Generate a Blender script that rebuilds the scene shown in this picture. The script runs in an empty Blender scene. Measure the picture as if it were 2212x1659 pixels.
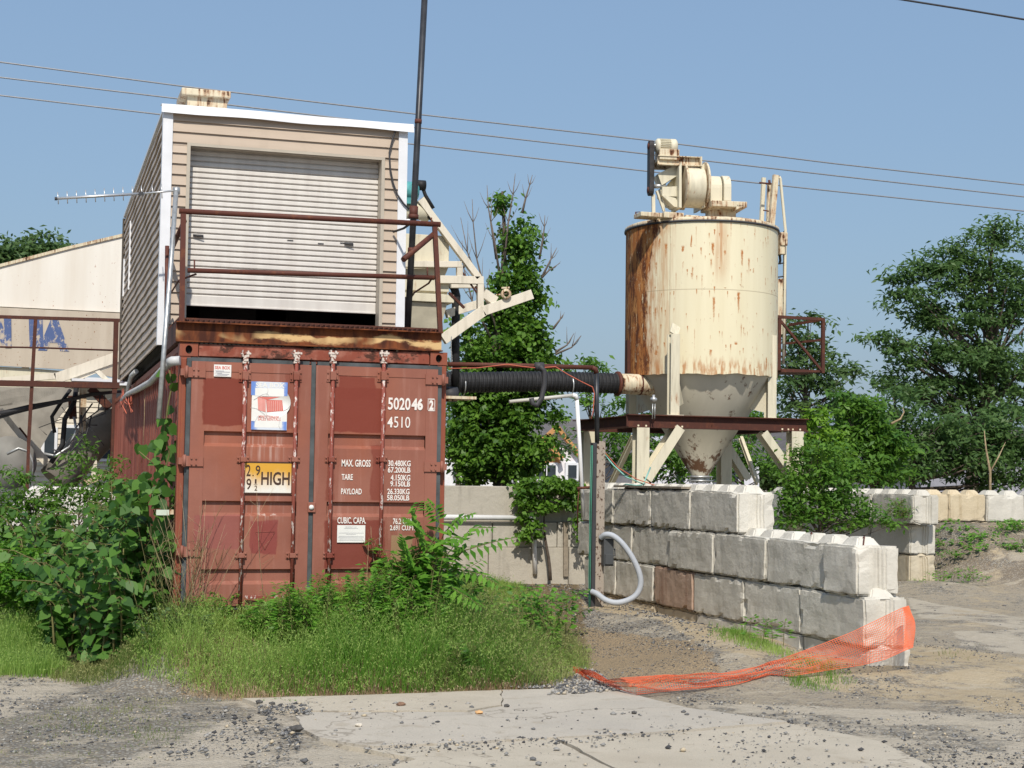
import bpy, bmesh, math, random
import numpy as np
from mathutils import Vector, Matrix
rad = math.radians
random.seed(7); RNG = np.random.default_rng(7)
scene = bpy.context.scene
COL = scene.collection
# ------------------------------------------------------------------ camera
FPX = 3360.0; PSI = rad(17.14); PITCH = math.atan(205/FPX); ROLL = 0.014
EYE = Vector((0, 0, 1.73))
fwd = Vector((math.sin(PSI)*math.cos(PITCH), math.cos(PSI)*math.cos(PITCH), math.sin(PITCH)))
rt0 = Vector((math.cos(PSI), -math.sin(PSI), 0)); up0 = rt0.cross(fwd)
RT = rt0*math.cos(ROLL)+up0*math.sin(ROLL); UP = up0*math.cos(ROLL)-rt0*math.sin(ROLL)
cam = bpy.data.cameras.new('camera'); cam.sensor_width = 36; cam.lens = 36*FPX/2212
cam.clip_start = 0.1; cam.clip_end = 3000
co = bpy.data.objects.new('camera', cam); COL.objects.link(co)
M3 = Matrix((RT, UP, -fwd)).transposed()
co.matrix_world = Matrix.Translation(EYE) @ M3.to_4x4()
scene.camera = co
# ------------------------------------------------------------------ light
SUN_EL = 47.0; SUN_AZ = 15.0      # sun stands behind the viewer, a little to the left
w = bpy.data.worlds.new('World'); scene.world = w; w.use_nodes = True
wn = w.node_tree.nodes; wl = w.node_tree.links
bg = wn['Background']; sky = wn.new('ShaderNodeTexSky'); sky.sky_type = 'NISHITA'
sky.sun_disc = False; sky.sun_elevation = rad(SUN_EL); sky.sun_rotation = rad(180+SUN_AZ)
sky.air_density = 1.5; sky.dust_density = 2.0; sky.ozone_density = 6; sky.altitude = 0
mxs = wn.new('ShaderNodeMix'); mxs.data_type = 'RGBA'; mxs.inputs[0].default_value = .62; mxs.inputs[7].default_value = (1.95, 2.85, 4.25, 1)   # thin even summer haze in the sky
wl.new(sky.outputs[0], mxs.inputs[6]); wl.new(mxs.outputs[2], bg.inputs[0]); bg.inputs[1].default_value = 0.115
sl = bpy.data.lights.new('sun', 'SUN'); sl.energy = 3.7; sl.angle = rad(0.8); sl.color = (1, .93, .82)
so = bpy.data.objects.new('sun', sl); COL.objects.link(so)
sd = Vector((-math.sin(rad(SUN_AZ))*math.cos(rad(SUN_EL)), -math.cos(rad(SUN_AZ))*math.cos(rad(SUN_EL)), math.sin(rad(SUN_EL))))
so.rotation_euler = (-sd).to_track_quat('-Z', 'Y').to_euler(); so.location = (-5, -10, 20)
scene.view_settings.view_transform = 'Standard'; scene.view_settings.look = 'None'
scene.view_settings.exposure = 0.25; scene.view_settings.gamma = 1
scene.render.engine = 'CYCLES'
scene.cycles.max_bounces = 6; scene.cycles.transparent_max_bounces = 8
# ------------------------------------------------------------------ survey helpers (sight lines of the photograph -> places)
def ray(x, y): return fwd*FPX + RT*(x-1106) - UP*(y-829.5)
def PYp(x, y, Y): d = ray(x, y); return EYE + d*((Y-EYE.y)/d.y)
def PXp(x, y, X): d = ray(x, y); return EYE + d*((X-EYE.x)/d.x)
def PZp(x, y, Z): d = ray(x, y); return EYE + d*((Z-EYE.z)/d.z)
# ------------------------------------------------------------------ objects
def tag(o, label=None, cat=None, group=None, kind=None):
    if label: o['label'] = label
    if cat: o['category'] = cat
    if group: o['group'] = group
    if kind: o['kind'] = kind
    return o
def thing(name, loc, label, cat, group=None):
    o = bpy.data.objects.new(name, None); COL.objects.link(o); o.location = loc; o.empty_display_size = .1
    return tag(o, label, cat, group)
def wloc(o):
    p = Vector(o.location)
    while o.parent: o = o.parent; p += o.location
    return p
def addm(name, me, mats, parent=None, origin=None):
    o = bpy.data.objects.new(name, me); COL.objects.link(o)
    for m in (mats if isinstance(mats, (list, tuple)) else [mats]): me.materials.append(m)
    if parent is not None: o.parent = parent
    elif origin is not None: o.location = origin
    return o
class MB:
    def __init__(s): s.v = []; s.f = []; s.mi = []; s.sm = []
    def add(s, vs, fs, m=0, smooth=False):
        b = len(s.v); s.v += [Vector(v) for v in vs]
        for f in fs: s.f.append([i+b for i in f]); s.mi.append(m); s.sm.append(smooth)
        return s
    def box(s, x0, x1, y0, y1, z0, z1, m=0):
        x0, x1 = sorted((x0, x1)); y0, y1 = sorted((y0, y1)); z0, z1 = sorted((z0, z1))
        v = [(x, y, z) for z in (z0, z1) for x, y in ((x0, y0), (x1, y0), (x1, y1), (x0, y1))]
        return s.add(v, [(0,3,2,1),(4,5,6,7),(0,1,5,4),(1,2,6,5),(2,3,7,6),(3,0,4,7)], m)
    def bar(s, p, q, w, h, m=0, up=(0,0,1)):
        p = Vector(p); q = Vector(q); d = (q-p).normalized(); u = Vector(up)
        if abs(d.dot(u)) > .98: u = Vector((0,1,0))
        a = d.cross(u).normalized()*(w/2); b = a.cross(d).normalized()*(h/2)
        v = [c+i*a+j*b for c in (p, q) for i, j in ((-1,-1),(1,-1),(1,1),(-1,1))]
        return s.add(v, [(0,3,2,1),(4,5,6,7),(0,1,5,4),(1,2,6,5),(2,3,7,6),(3,0,4,7)], m)
    def ibeam(s, p, q, w, h, t=.012, m=0, up=(0,0,1)):
        p = Vector(p); q = Vector(q); d = (q-p).normalized(); u = Vector(up)
        if abs(d.dot(u)) > .98: u = Vector((0,1,0))
        a = d.cross(u).normalized(); b = a.cross(d).normalized()
        s.bar(p+b*(h/2-t/2), q+b*(h/2-t/2), w, t, m, b); s.bar(p-b*(h/2-t/2), q-b*(h/2-t/2), w, t, m, b)
        return s.bar(p, q, t, h-2*t, m, b)
    def channel(s, p, q, w, h, t=.012, m=0, side=1, up=(0,0,1)):
        p = Vector(p); q = Vector(q); d = (q-p).normalized(); u = Vector(up)
        if abs(d.dot(u)) > .98: u = Vector((0,1,0))
        a = d.cross(u).normalized()*side; b = a.cross(d).normalized()
        s.bar(p+b*(h/2-t/2), q+b*(h/2-t/2), w, t, m, b); s.bar(p-b*(h/2-t/2), q-b*(h/2-t/2), w, t, m, b)
        return s.bar(p-a*(w/2-t/2), q-a*(w/2-t/2), t, h-2*t, m, b)
    def tube(s, pts, r, n=8, m=0, cap=True, smooth=True):
        pts = [Vector(p) for p in pts]; k = len(pts); rs = r if isinstance(r, (list, tuple)) else [r]*k
        b = len(s.v); ref = None
        for i, p in enumerate(pts):
            d = (pts[min(i+1, k-1)]-pts[max(i-1, 0)])
            if d.length < 1e-9: d = Vector((0,0,1))
            d.normalize()
            if ref is None: ref = d.orthogonal().normalized()
            ref = (ref-d*ref.dot(d))
            if ref.length < 1e-6: ref = d.orthogonal()
            ref.normalize(); e = d.cross(ref)
            for j in range(n):
                t = 2*math.pi*j/n; s.v.append(p+(ref*math.cos(t)+e*math.sin(t))*rs[i])
        for i in range(k-1):
            for j in range(n):
                s.f.append([b+i*n+j, b+i*n+(j+1)%n, b+(i+1)*n+(j+1)%n, b+(i+1)*n+j]); s.mi.append(m); s.sm.append(smooth)
        if cap:
            s.f.append([b+j for j in range(n)][::-1]); s.mi.append(m); s.sm.append(False)
            s.f.append([b+(k-1)*n+j for j in range(n)]); s.mi.append(m); s.sm.append(False)
        return s
    def lathe(s, c, prof, n=32, m=0, axis='Z', a0=0, a1=2*math.pi, smooth=True):
        c = Vector(c); b = len(s.v); full = abs(a1-a0-2*math.pi) < 1e-6; cols = n if full else n+1
        for r, z in prof:
            for j in range(cols):
                t = a0+(a1-a0)*j/n; x, y = r*math.cos(t), r*math.sin(t)
                s.v.append(c+Vector({'Z': (x, y, z), 'X': (z, x, y), 'Y': (x, z, y)}[axis]))
        for i in range(len(prof)-1):
            for j in range(n):
                j2 = (j+1) % cols
                s.f.append([b+i*cols+j, b+i*cols+j2, b+(i+1)*cols+j2, b+(i+1)*cols+j]); s.mi.append(m); s.sm.append(smooth)
        return s
    def prism(s, poly, off, m=0):
        off = Vector(off); n = len(poly); v = [Vector(p) for p in poly]; v2 = [p+off for p in v]
        return s.add(v+v2, [list(range(n))[::-1], [n+i for i in range(n)]]+[(i, (i+1) % n, n+(i+1) % n, n+i) for i in range(n)], m)
    def text(s, body, x0, x1, z0, z1, y, m=0, bold=0.0):
        cu = bpy.data.curves.new('lettering', 'FONT'); cu.body = body; cu.offset = bold; cu.resolution_u = 3
        o = bpy.data.objects.new('lettering', cu); COL.objects.link(o)
        bpy.context.view_layer.update()
        me = bpy.data.meshes.new_from_object(o.evaluated_get(bpy.context.evaluated_depsgraph_get()))
        vs = [v.co.copy() for v in me.vertices]; fs = [list(p.vertices) for p in me.polygons]
        bpy.data.objects.remove(o); bpy.data.curves.remove(cu); bpy.data.meshes.remove(me)
        if not vs: return s
        ax = min(v.x for v in vs); bx = max(v.x for v in vs); ay = min(v.y for v in vs); by = max(v.y for v in vs)
        return s.add([(x0+(v.x-ax)/(bx-ax)*(x1-x0), y, z0+(v.y-ay)/(by-ay)*(z1-z0)) for v in vs], fs, m)
    def spline(s, pts, r, n=8, k=6, **kw):
        P = [Vector(p) for p in pts]; out = []
        for i in range(len(P)-1):
            a = P[max(i-1, 0)]; b = P[i]; c = P[i+1]; d = P[min(i+2, len(P)-1)]
            for j in range(k):
                t = j/k; out.append(.5*((2*b)+(c-a)*t+(2*a-5*b+4*c-d)*t*t+(3*b-3*c+d-a)*t**3))
        return s.tube(out+[P[-1]], r, n, **kw)
    def build(s, name, mats, parent=None, bevel=0, origin=None, fix=True):
        o0 = wloc(parent) if parent is not None else (Vector(origin) if origin is not None else Vector((0,0,0)))
        me = bpy.data.meshes.new(name); me.from_pydata([v-o0 for v in s.v], [], s.f); 
        me.polygons.foreach_set('material_index', s.mi); me.polygons.foreach_set('use_smooth', s.sm); me.update()
        if fix:
            bm = bmesh.new(); bm.from_mesh(me); bmesh.ops.recalc_face_normals(bm, faces=bm.faces); bm.to_mesh(me); bm.free()
        o = addm(name, me, mats, parent, o0)
        if bevel:
            b = o.modifiers.new('bevel', 'BEVEL'); b.width = bevel; b.segments = 2; b.limit_method = 'ANGLE'; b.angle_limit = rad(35)
        return o
# ------------------------------------------------------------------ material node helper
class NT:
    def __init__(s, name, rough=.8, spec=.3):
        s.m = bpy.data.materials.new(name); s.m.use_nodes = True; s.t = s.m.node_tree
        s.b = s.t.nodes['Principled BSDF']; s.b.inputs['Roughness'].default_value = rough
        s.b.inputs['Specular IOR Level'].default_value = spec
    def _in(s, sock, v):
        if v is None: return
        if hasattr(v, 'is_output'): s.t.links.new(v, sock)
        else:
            if sock.type == 'RGBA' and len(v) == 3: v = (*v, 1)
            sock.default_value = v
    def n(s, typ, props={}, ins={}):
        k = s.t.nodes.new('ShaderNode'+typ)
        for a, b in props.items(): setattr(k, a, b)
        for a, b in ins.items(): s._in(k.inputs[a], b)
        return k
    def pos(s, scale=(1,1,1), loc=(0,0,0)):
        g = s.n('NewGeometry'); return s.n('Mapping', {}, {'Vector': g.outputs['Position'], 'Scale': scale, 'Location': loc}).outputs[0]
    def obj(s, scale=(1,1,1), rnd=False):
        g = s.n('TexCoord'); v = g.outputs['Object']
        if rnd:
            r = s.n('ObjectInfo').outputs['Random']; mm = s.n('Math', {'operation': 'MULTIPLY'}, {0: r, 1: 57.0}).outputs[0]
            v = s.n('VectorMath', {'operation': 'ADD'}, {0: v, 1: mm}).outputs[0]
        return s.n('Mapping', {}, {'Vector': v, 'Scale': scale}).outputs[0]
    def noise(s, vec, scale, detail=4, rough=.55, dist=0): 
        return s.n('TexNoise', {}, {'Vector': vec, 'Scale': scale, 'Detail': detail, 'Roughness': rough, 'Distortion': dist}).outputs[0]
    def ma(s, op, a, b=0.0, c=0.0, clamp=False): return s.n('Math', {'operation': op, 'use_clamp': clamp}, {0: a, 1: b, 2: c}).outputs[0]
    def ss(s, v, lo, hi): return s.n('MapRange', {'interpolation_type': 'SMOOTHSTEP'}, {'Value': v, 'From Min': lo, 'From Max': hi}).outputs[0]
    def lin(s, v, lo, hi, a=0., b=1.): return s.n('MapRange', {}, {'Value': v, 'From Min': lo, 'From Max': hi, 'To Min': a, 'To Max': b}).outputs[0]
    def mix(s, f, a, b, bt='MIX'):
        k = s.n('Mix', {'data_type': 'RGBA', 'blend_type': bt}); s._in(k.inputs[0], f); s._in(k.inputs[6], a); s._in(k.inputs[7], b); return k.outputs[2]
    def attr(s, nm): return s.n('Attribute', {'attribute_name': nm}).outputs['Fac']
    def xyz(s, v): k = s.n('SeparateXYZ', {}, {0: v}); return k.outputs
    def rect(s, x0, x1, z0, z1, soft=.02, wob=.03, wscale=9):
        g = s.n('NewGeometry').outputs['Position']; nz = s.noise(g, wscale, 3)
        d = s.ma('MULTIPLY', s.ma('SUBTRACT', nz, .5), wob*2); p = s.xyz(g)
        X = s.ma('ADD', p[0], d); Z = s.ma('ADD', p[2], d)
        a = s.ma('MULTIPLY', s.ss(X, x0-soft, x0+soft), s.ss(X, x1+soft, x1-soft))
        b = s.ma('MULTIPLY', s.ss(Z, z0-soft, z0+soft), s.ss(Z, z1+soft, z1-soft))
        return s.ma('MULTIPLY', a, b)
    def bump(s, h, strength=.3, dist=.02):
        s.t.links.new(s.n('Bump', {}, {'Height': h, 'Strength': strength, 'Distance': dist}).outputs[0], s.b.inputs['Normal']); return s
    def out(s, col, rough=None):
        s._in(s.b.inputs['Base Color'], col)
        if rough is not None: s._in(s.b.inputs['Roughness'], rough)
        return s.m
def flat(name, col, rough=.7, metal=0, var=.12, scale=6, bump=0):
    t = NT(name, rough); p = t.obj(); n = t.noise(p, scale, 5)
    t.b.inputs['Metallic'].default_value = metal
    if bump: t.bump(t.noise(p, scale*6, 4), bump, .01)
    return t.out(t.mix(t.lin(n, .3, .7), [c*(1-var) for c in col], [min(1, c*(1+var)) for c in col]))
RUST_D = (.045, .016, .009); RUST_M = (.14, .045, .016); RUST_O = (.33, .12, .03)
def weathered(name, base, rust=.5, scale=3, streak=.35, rough=.55, spots=.62, rustc=(RUST_D, RUST_M, RUST_O), grime=(.3,.27,.2)):
    """paint with rust patches, runs and grime; rust 0..1 raises the share of rust"""
    t = NT(name, rough); p = t.obj(); ps = t.obj((1, 1, .12))
    a = t.noise(p, scale, 8, .65); b = t.noise(ps, scale*7, 4, .6)
    f = t.ma('ADD', t.ma('MULTIPLY', a, 1-streak), t.ma('MULTIPLY', b, streak))
    lo = .74-rust*.42
    k = t.ss(f, lo, lo+.05); halo = t.ss(f, lo-.09, lo+.02)
    rc = t.mix(t.ss(t.noise(p, scale*5, 6, .7), .4, .62), rustc[0], rustc[1]); rc = t.mix(t.ss(t.noise(ps, scale*3, 5), .52, .7), rc, rustc[2])
    gr = t.ma('MULTIPLY', t.ss(t.noise(ps, scale*4, 5), .45, .75), .35)
    bc = t.mix(gr, base, grime); bc = t.mix(t.ma('MULTIPLY', halo, .55), bc, rustc[2])
    t.bump(t.ma('ADD', t.ma('MULTIPLY', k, -.5), t.ma('MULTIPLY', t.noise(p, 60, 4), .5)), .25, .006)
    return t.out(t.mix(k, bc, rc), t.lin(k, 0, 1, rough, .92))
def leafmat(name, dark, light, trans=.25, rough=.5):
    t = NT(name, rough, .35); r = t.attr('rnd')
    c = t.mix(t.lin(r, 0, 1), dark, light)
    tr = t.n('BsdfTranslucent', {}, {'Color': t.mix(.5, c, [min(1, x*1.6) for x in light])})
    ms = t.n('MixShader', {}, {0: trans}); t.out(c)
    o = t.t.nodes['Material Output']; t.t.links.new(t.b.outputs[0], ms.inputs[1]); t.t.links.new(tr.outputs[0], ms.inputs[2]); t.t.links.new(ms.outputs[0], o.inputs[0])
    return t.m
# ------------------------------------------------------------------ foliage helpers (real leaf faces)
def leaf_mesh(name, c, d, n, L, W, rnd, mats, parent=None, shape='rhomb', origin=None):
    """c centres/bases, d leaf directions, n normals; all (N,3); L,W (N,)"""
    d = d/np.linalg.norm(d, axis=1, keepdims=True); sd_ = np.cross(d, n); sd_ /= np.linalg.norm(sd_, axis=1, keepdims=True)+1e-9
    nn = np.cross(sd_, d); N = len(c); L = L[:, None]; W = W[:, None]
    if shape == 'rhomb': prof = [(0, 0, 0), (.45, .5, .04), (1, 0, -.08), (.45, -.5, .04)]
    elif shape == 'heart': prof = [(0, 0, 0), (-.08, .28, .02), (.15, .5, .05), (.45, .46, .04), (.78, .2, -.04), (1, 0, -.14), (.78, -.2, -.04), (.45, -.46, .04), (.15, -.5, .05), (-.08, -.28, .02)]
    elif shape == 'blade': prof = [(0, .5, 0), (.5, .42, .06), (1, 0, .0), (.5, -.42, .06), (0, -.5, 0)]
    k = len(prof); V = np.empty((N, k, 3))
    for i, (a, b, e) in enumerate(prof): V[:, i] = c+d*L*a+sd_*W*b+nn*L*e
    o0 = np.array(wloc(parent)) if parent is not None else (np.array(origin) if origin is not None else np.zeros(3))
    return raw_mesh(name, V.reshape(-1, 3)-o0, np.arange(N*k), k, rnd, mats, parent, o0)
def raw_mesh(name, V, idx, k, rnd, mats, parent=None, o0=None):
    me = bpy.data.meshes.new(name); nf = len(idx)//k
    me.vertices.add(len(V)); me.vertices.foreach_set('co', V.astype(np.float32).ravel())
    me.loops.add(len(idx)); me.loops.foreach_set('vertex_index', idx.astype(np.int32))
    me.polygons.add(nf); me.polygons.foreach_set('loop_start', (np.arange(nf)*k).astype(np.int32))
    try: me.polygons.foreach_set('loop_total', np.full(nf, k, np.int32))
    except Exception: pass
    me.update(calc_edges=True)
    if rnd is not None:
        a = me.attributes.new('rnd', 'FLOAT', 'FACE'); a.data.foreach_set('value', rnd.astype(np.float32))
    return addm(name, me, mats, parent, Vector(o0) if o0 is not None else None)
CROWN_FILL = 11.0
def rv(n): v = RNG.normal(size=(n, 3)); return v/np.linalg.norm(v, axis=1, keepdims=True)
def crown_points(lobes, clump, per_vol, leaves, flatten=.6, shell=.35):
    """lobes [(centre, rx, ry, rz)] -> leaf centres, clump centres, clump rnd"""
    P = []; Cc = []; R = []
    for c, rx, ry, rz in lobes:
        n = max(6, int(CROWN_FILL*per_vol*rx*ry*rz/clump**3))
        q = rv(n)*(RNG.uniform(shell, 1, n)**.5)[:, None]
        cc = np.array(c)+q*np.array([rx, ry, rz]); Cc.append(cc)
        cr = RNG.uniform(0, 1, n)
        s = clump*RNG.uniform(.6, 1.25, n)
        l = RNG.normal(size=(n, leaves, 3))*.5*s[:, None, None]*np.array([1, 1, flatten])
        P.append((cc[:, None, :]+l).reshape(-1, 3)); R.append(np.clip(np.repeat(cr, leaves)*.7+RNG.uniform(0, .3, n*leaves), 0, 1))
    return np.concatenate(P), np.concatenate(Cc), np.concatenate(R)
def tree(name, base, lobes, label, cat, mats, clump=.35, per_vol=.5, leaves=22, leaf=(.1, .05), trunk_r=.12, flatten=.55, limbs=26, group=None, droop=.3, fork=.35):
    base = Vector(base); t = thing(name, base, label, cat, group)
    P, Cc, R = crown_points(lobes, clump, per_vol, leaves, flatten)
    n = len(P); d = rv(n); d[:, 2] = d[:, 2]*.5-droop; nr = rv(n); nr[:, 2] = np.abs(nr[:, 2])+.7; nr[:, 1] -= .3
    L = RNG.uniform(.7, 1.3, n)*leaf[0]; W = L*leaf[1]/leaf[0]
    leaf_mesh('crown', P, d, nr, L, W, R, mats[0], t)
    top = max((Vector(l[0])+Vector((0, 0, l[3]*.6)) for l in lobes), key=lambda p: p.z)
    tr = MB(); h = top.z-base.z
    pts = []; K = 9
    for i in range(K+1):
        f = i/K; p = base.lerp(top, f)+Vector((math.sin(f*7+base.x)*.04*h*f*(1-f)*2, math.cos(f*5)*.03*h*f*(1-f), 0)); pts.append(p)
    tr.tube(pts, [trunk_r*(1-.88*i/K) for i in range(K+1)], 8)
    sel = RNG.choice(len(Cc), min(limbs, len(Cc)), replace=False)
    for j in sel:
        q = Vector(Cc[j]); hz = max(fork*h, min((q.z-base.z)*.72, h*.85)); i = hz/h*K; i0 = min(K-1, int(i)); s = pts[i0].lerp(pts[i0+1], i-i0)
        mid = s.lerp(q, .5)+Vector((0, 0, -.05*(q-s).length)); r0 = trunk_r*(1-.88*hz/h)*.5
        tr.tube([s, mid, q], [r0, r0*.6, r0*.15], 5, cap=False)
    tr.build('trunk', mats[1], t, fix=False)
    return t
def lobe(x, y, rx, ry, Y, dy=None):
    """crown lobe seen at (x,y) px with radii px, standing at depth Y"""
    c = PYp(x, y, Y); k = (c-EYE).dot(fwd)/FPX
    return (tuple(c), rx*k, (dy if dy else (rx*k*.8)), ry*k)
# ================================================================== MATERIALS
M = {}
M['trim'] = flat('white_trim_vinyl', (.72, .73, .76), .45, var=.05)
M['pvc'] = flat('white_pvc', (.75, .75, .75), .4, var=.06)
M['galv'] = flat('galvanised_steel', (.45, .46, .46), .4, .6, .2, 20)
M['alu'] = flat('aluminium', (.6, .6, .6), .35, .7, .1)
M['black'] = flat('black_rubber', (.026, .026, .028), .6, var=.4)
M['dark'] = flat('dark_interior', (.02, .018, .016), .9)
M['gasket'] = flat('door_gasket', (.075, .085, .09), .8, var=.35, scale=8)
M['cream'] = weathered('cream_paint_steel', (.66, .61, .47), .20, 4, .5)
M['cream_clean'] = weathered('offwhite_paint_steel', (.72, .66, .55), .09, 4, .5)
M['cream_rusty'] = weathered('cream_paint_rusted', (.66, .58, .42), .46, 5, .5)
M['brown'] = weathered('brown_oxide_steel', (.075, .026, .018), .35, 8, .3, .7, rustc=((.04,.014,.01),(.09,.03,.018),(.15,.05,.025)), grime=(.06,.03,.02))
M['pipe_brown'] = weathered('rusty_brown_pipe', (.10, .032, .022), .35, 9, .3, .65, rustc=((.05,.018,.012),(.12,.038,.022),(.2,.07,.03)), grime=(.08,.04,.03))
M['container'] = weathered('container_frame_paint', (.25, .07, .04), .33, 5, .5, .6, rustc=((.10,.028,.016),(.2,.06,.025),(.3,.1,.035)), grime=(.2,.1,.07))
M['pole'] = flat('dark_steel_pole', (.05, .052, .058), .4, .4, .35, 7)
M['teal'] = flat('teal_motor_paint', (.09, .33, .34), .5, var=.3, scale=12)
M['white_letter'] = flat('stencil_white', (.75, .7, .66), .7, var=.1, scale=40)
M['black_letter'] = flat('black_print', (.06, .03, .02), .6)
M['red_print'] = flat('faded_red_print', (.6, .16, .13), .6)
M['blue_print'] = flat('faded_blue_print', (.18, .28, .58), .6, var=.35, scale=30)
M['grey_print'] = flat('grey_print', (.42, .42, .44), .6)
M['paper'] = flat('white_paper', (.74, .73, .7), .6, var=.06)
M['wood'] = flat('weathered_wood', (.26, .22, .17), .9, var=.3, scale=14, bump=.3)
M['hose'] = flat('grey_hose', (.40, .43, .48), .6, var=.08)
M['greencable'] = flat('green_cable', (.08, .28, .2), .5)
M['redcable'] = flat('red_cable', (.5, .13, .08), .5)
M['cable'] = flat('dark_cable', (.05, .05, .055), .6)
M['wire'] = flat('overhead_wire', (.28, .29, .31), .5, .3)
M['bark'] = flat('bark', (.09, .07, .055), .95, var=.35, scale=12, bump=.5)
M['deadwood'] = flat('dead_grey_wood', (.17, .14, .12), .95, var=.3, scale=14)
M['stalk'] = flat('dry_stalk', (.33, .25, .15), .9, var=.35, scale=30)
M['stem'] = flat('reddish_stem', (.14, .13, .05), .8, var=.4, scale=10)
M['roof_grey'] = flat('shingle_grey', (.13, .12, .12), .95, var=.2, scale=3)
M['plank_orange'] = flat('bare_sheathing', (.5, .26, .1), .8, var=.2, scale=3)
M['glass'] = flat('dark_window', (.04, .05, .06), .15)
# siding
t = NT('beige_vinyl_siding', .5); p = t.obj((.3, .3, 3)); n1 = t.noise(p, 3, 5); c = t.mix(t.lin(n1, .3, .7), (.43, .345, .27), (.5, .405, .32))
z = t.noise(t.obj((2, 2, .3)), 2, 4); M['siding'] = t.out(t.mix(t.ma('MULTIPLY', t.ss(z, .5, .8), .4), c, (.3, .24, .18)))
t = NT('roller_door_paint', .45); p = t.obj((1, 1, .15)); c = t.mix(t.lin(t.noise(p, 9, 5), .35, .75), (.66, .63, .59), (.56, .525, .49))
M['shutter'] = t.out(c)
t = NT('lettering_band_paint', .7); ps = t.obj((1, 1, .15)); c = t.mix(t.lin(t.noise(ps, 4, 6), .3, .75), (.56, .49, .4), (.44, .37, .29))
sp = t.ss(t.noise(t.obj(), 30, 2), .68, .72); M['bin_dark'] = t.out(t.mix(sp, c, (.25, .12, .06)))
t = NT('bin_white_paint', .7); ps = t.obj((1, 1, .1)); c = t.mix(t.lin(t.noise(ps, 2.5, 6), .35, .8), (.77, .735, .67), (.62, .55, .46))
sp = t.ma('MULTIPLY', t.ss(t.noise(t.obj((1,1,.6)), 22, 2), .66, .71), t.ss(t.noise(t.obj(), 1.2, 2), .45, .6)); M['bin_white'] = t.out(t.mix(sp, c, (.35, .14, .07)))
# worn blue lettering
t = NT('worn_blue_lettering', .7); k = t.ss(t.noise(t.obj((1,1,.6)), 9, 10, .8), .52, .57); M['worn_blue'] = t.out(t.mix(k, (.08, .12, .26), (.48, .41, .33)))
# concrete of the blocks
def blockmat(name, a, b, stain=(.20,.19,.17), pos_red=None):
    t = NT(name, .9, .2); p = t.obj((1,1,1), True); r = t.n('ObjectInfo').outputs['Random']
    n = t.noise(p, 2.5, 8, .65); c = t.mix(t.lin(n, .3, .7), a, b)
    c = t.mix(t.lin(r, 0, 1, 0, .45), c, (.45, .43, .38))
    ps = t.obj((1, 1, .12), True); st = t.ss(t.noise(ps, 7, 5, .6), .5, .78); c = t.mix(t.ma('MULTIPLY', st, .55), c, stain)
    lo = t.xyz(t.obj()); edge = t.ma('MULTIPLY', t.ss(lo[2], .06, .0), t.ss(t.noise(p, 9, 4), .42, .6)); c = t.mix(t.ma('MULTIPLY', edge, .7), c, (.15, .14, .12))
    pit = t.ss(t.n('TexVoronoi', {}, {'Vector': p, 'Scale': 26.0}).outputs['Distance'], .0, .13); c = t.mix(t.ma('SUBTRACT', .35, t.ma('MULTIPLY', pit, .35)), c, (.13, .12, .1))
    wv = t.noise(t.obj((1, .15, 1), True), 12, 3)
    h = t.ma('ADD', t.ma('ADD', t.ma('MULTIPLY', t.noise(p, 5, 8, .7), 1.6), t.ma('MULTIPLY', pit, .35)), t.ma('MULTIPLY', wv, .15)); t.bump(h, .6, .02)
    return t.out(c)
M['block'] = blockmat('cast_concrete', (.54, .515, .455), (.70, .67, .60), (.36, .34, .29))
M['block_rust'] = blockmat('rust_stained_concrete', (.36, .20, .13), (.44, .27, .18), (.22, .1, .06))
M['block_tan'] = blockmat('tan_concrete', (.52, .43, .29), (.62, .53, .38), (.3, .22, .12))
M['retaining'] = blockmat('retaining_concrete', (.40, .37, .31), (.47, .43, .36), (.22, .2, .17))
# spotted paint on the post
t = NT('chipped_post_paint', .8); k = t.ss(t.noise(t.obj((1,1,.7)), 34, 4, .7), .56, .60); M['postpaint'] = t.out(t.mix(k, (.34, .29, .24), (.07, .035, .02)))
# container doors: faded oxide red with repainted rectangles
def D4(cx, cy): return ((600+cx*.7233)/1.808, (1200+cy*.7233)/1.808)
def R4(x0, y0, x1, y1, Y=13.93):
    a = PYp(*D4(x0, y0), Y); b = PYp(*D4(x1, y1), Y); return a.x, b.x, b.z, a.z
t = NT('container_door_paint', .55); g = t.pos(); n = t.noise(g, 1.6, 5); base = t.mix(t.lin(n, .3, .7), (.235, .085, .058), (.295, .118, .083))
st = t.ss(t.noise(t.pos((1, 1, .07)), 14, 5), .52, .75); base = t.mix(t.ma('MULTIPLY', st, .35), base, (.46, .25, .2))
om = t.ss(t.noise(t.pos((1, 1, .5)), 1.3, 4), .5, .7); base = t.mix(t.ma('MULTIPLY', om, .35), base, (.36, .10, .04))
for (r, c, k) in [((268, 382, 480, 640), (.185, .035, .02), .95), ((528, 1152, 663, 1333), (.22, .045, .04), .85), ((218, 1125, 470, 1300), (.26, .075, .07), .6),
                  ((1000, 368, 1200, 500), (.19, .037, .022), .9), ((955, 430, 1248, 680), (.19, .037, .022), .95), ((1178, 745, 1232, 1040), (.19, .04, .025), .75), ((940, 800, 975, 1040), (.19, .04, .025), .6),
                  ((925, 1150, 1245, 1408), (.18, .037, .025), .85), ((710, 360, 790, 660), (.2, .05, .03), .5)]:
    base = t.mix(t.ma('MULTIPLY', t.rect(*R4(*r), soft=.008, wob=.035, wscale=6), k), base, c)
base = t.mix(t.ma('MULTIPLY', t.rect(*R4(1283, 1232, 1395, 1380), soft=.004, wob=.006), .8), base, (.30, .2, .11))
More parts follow.
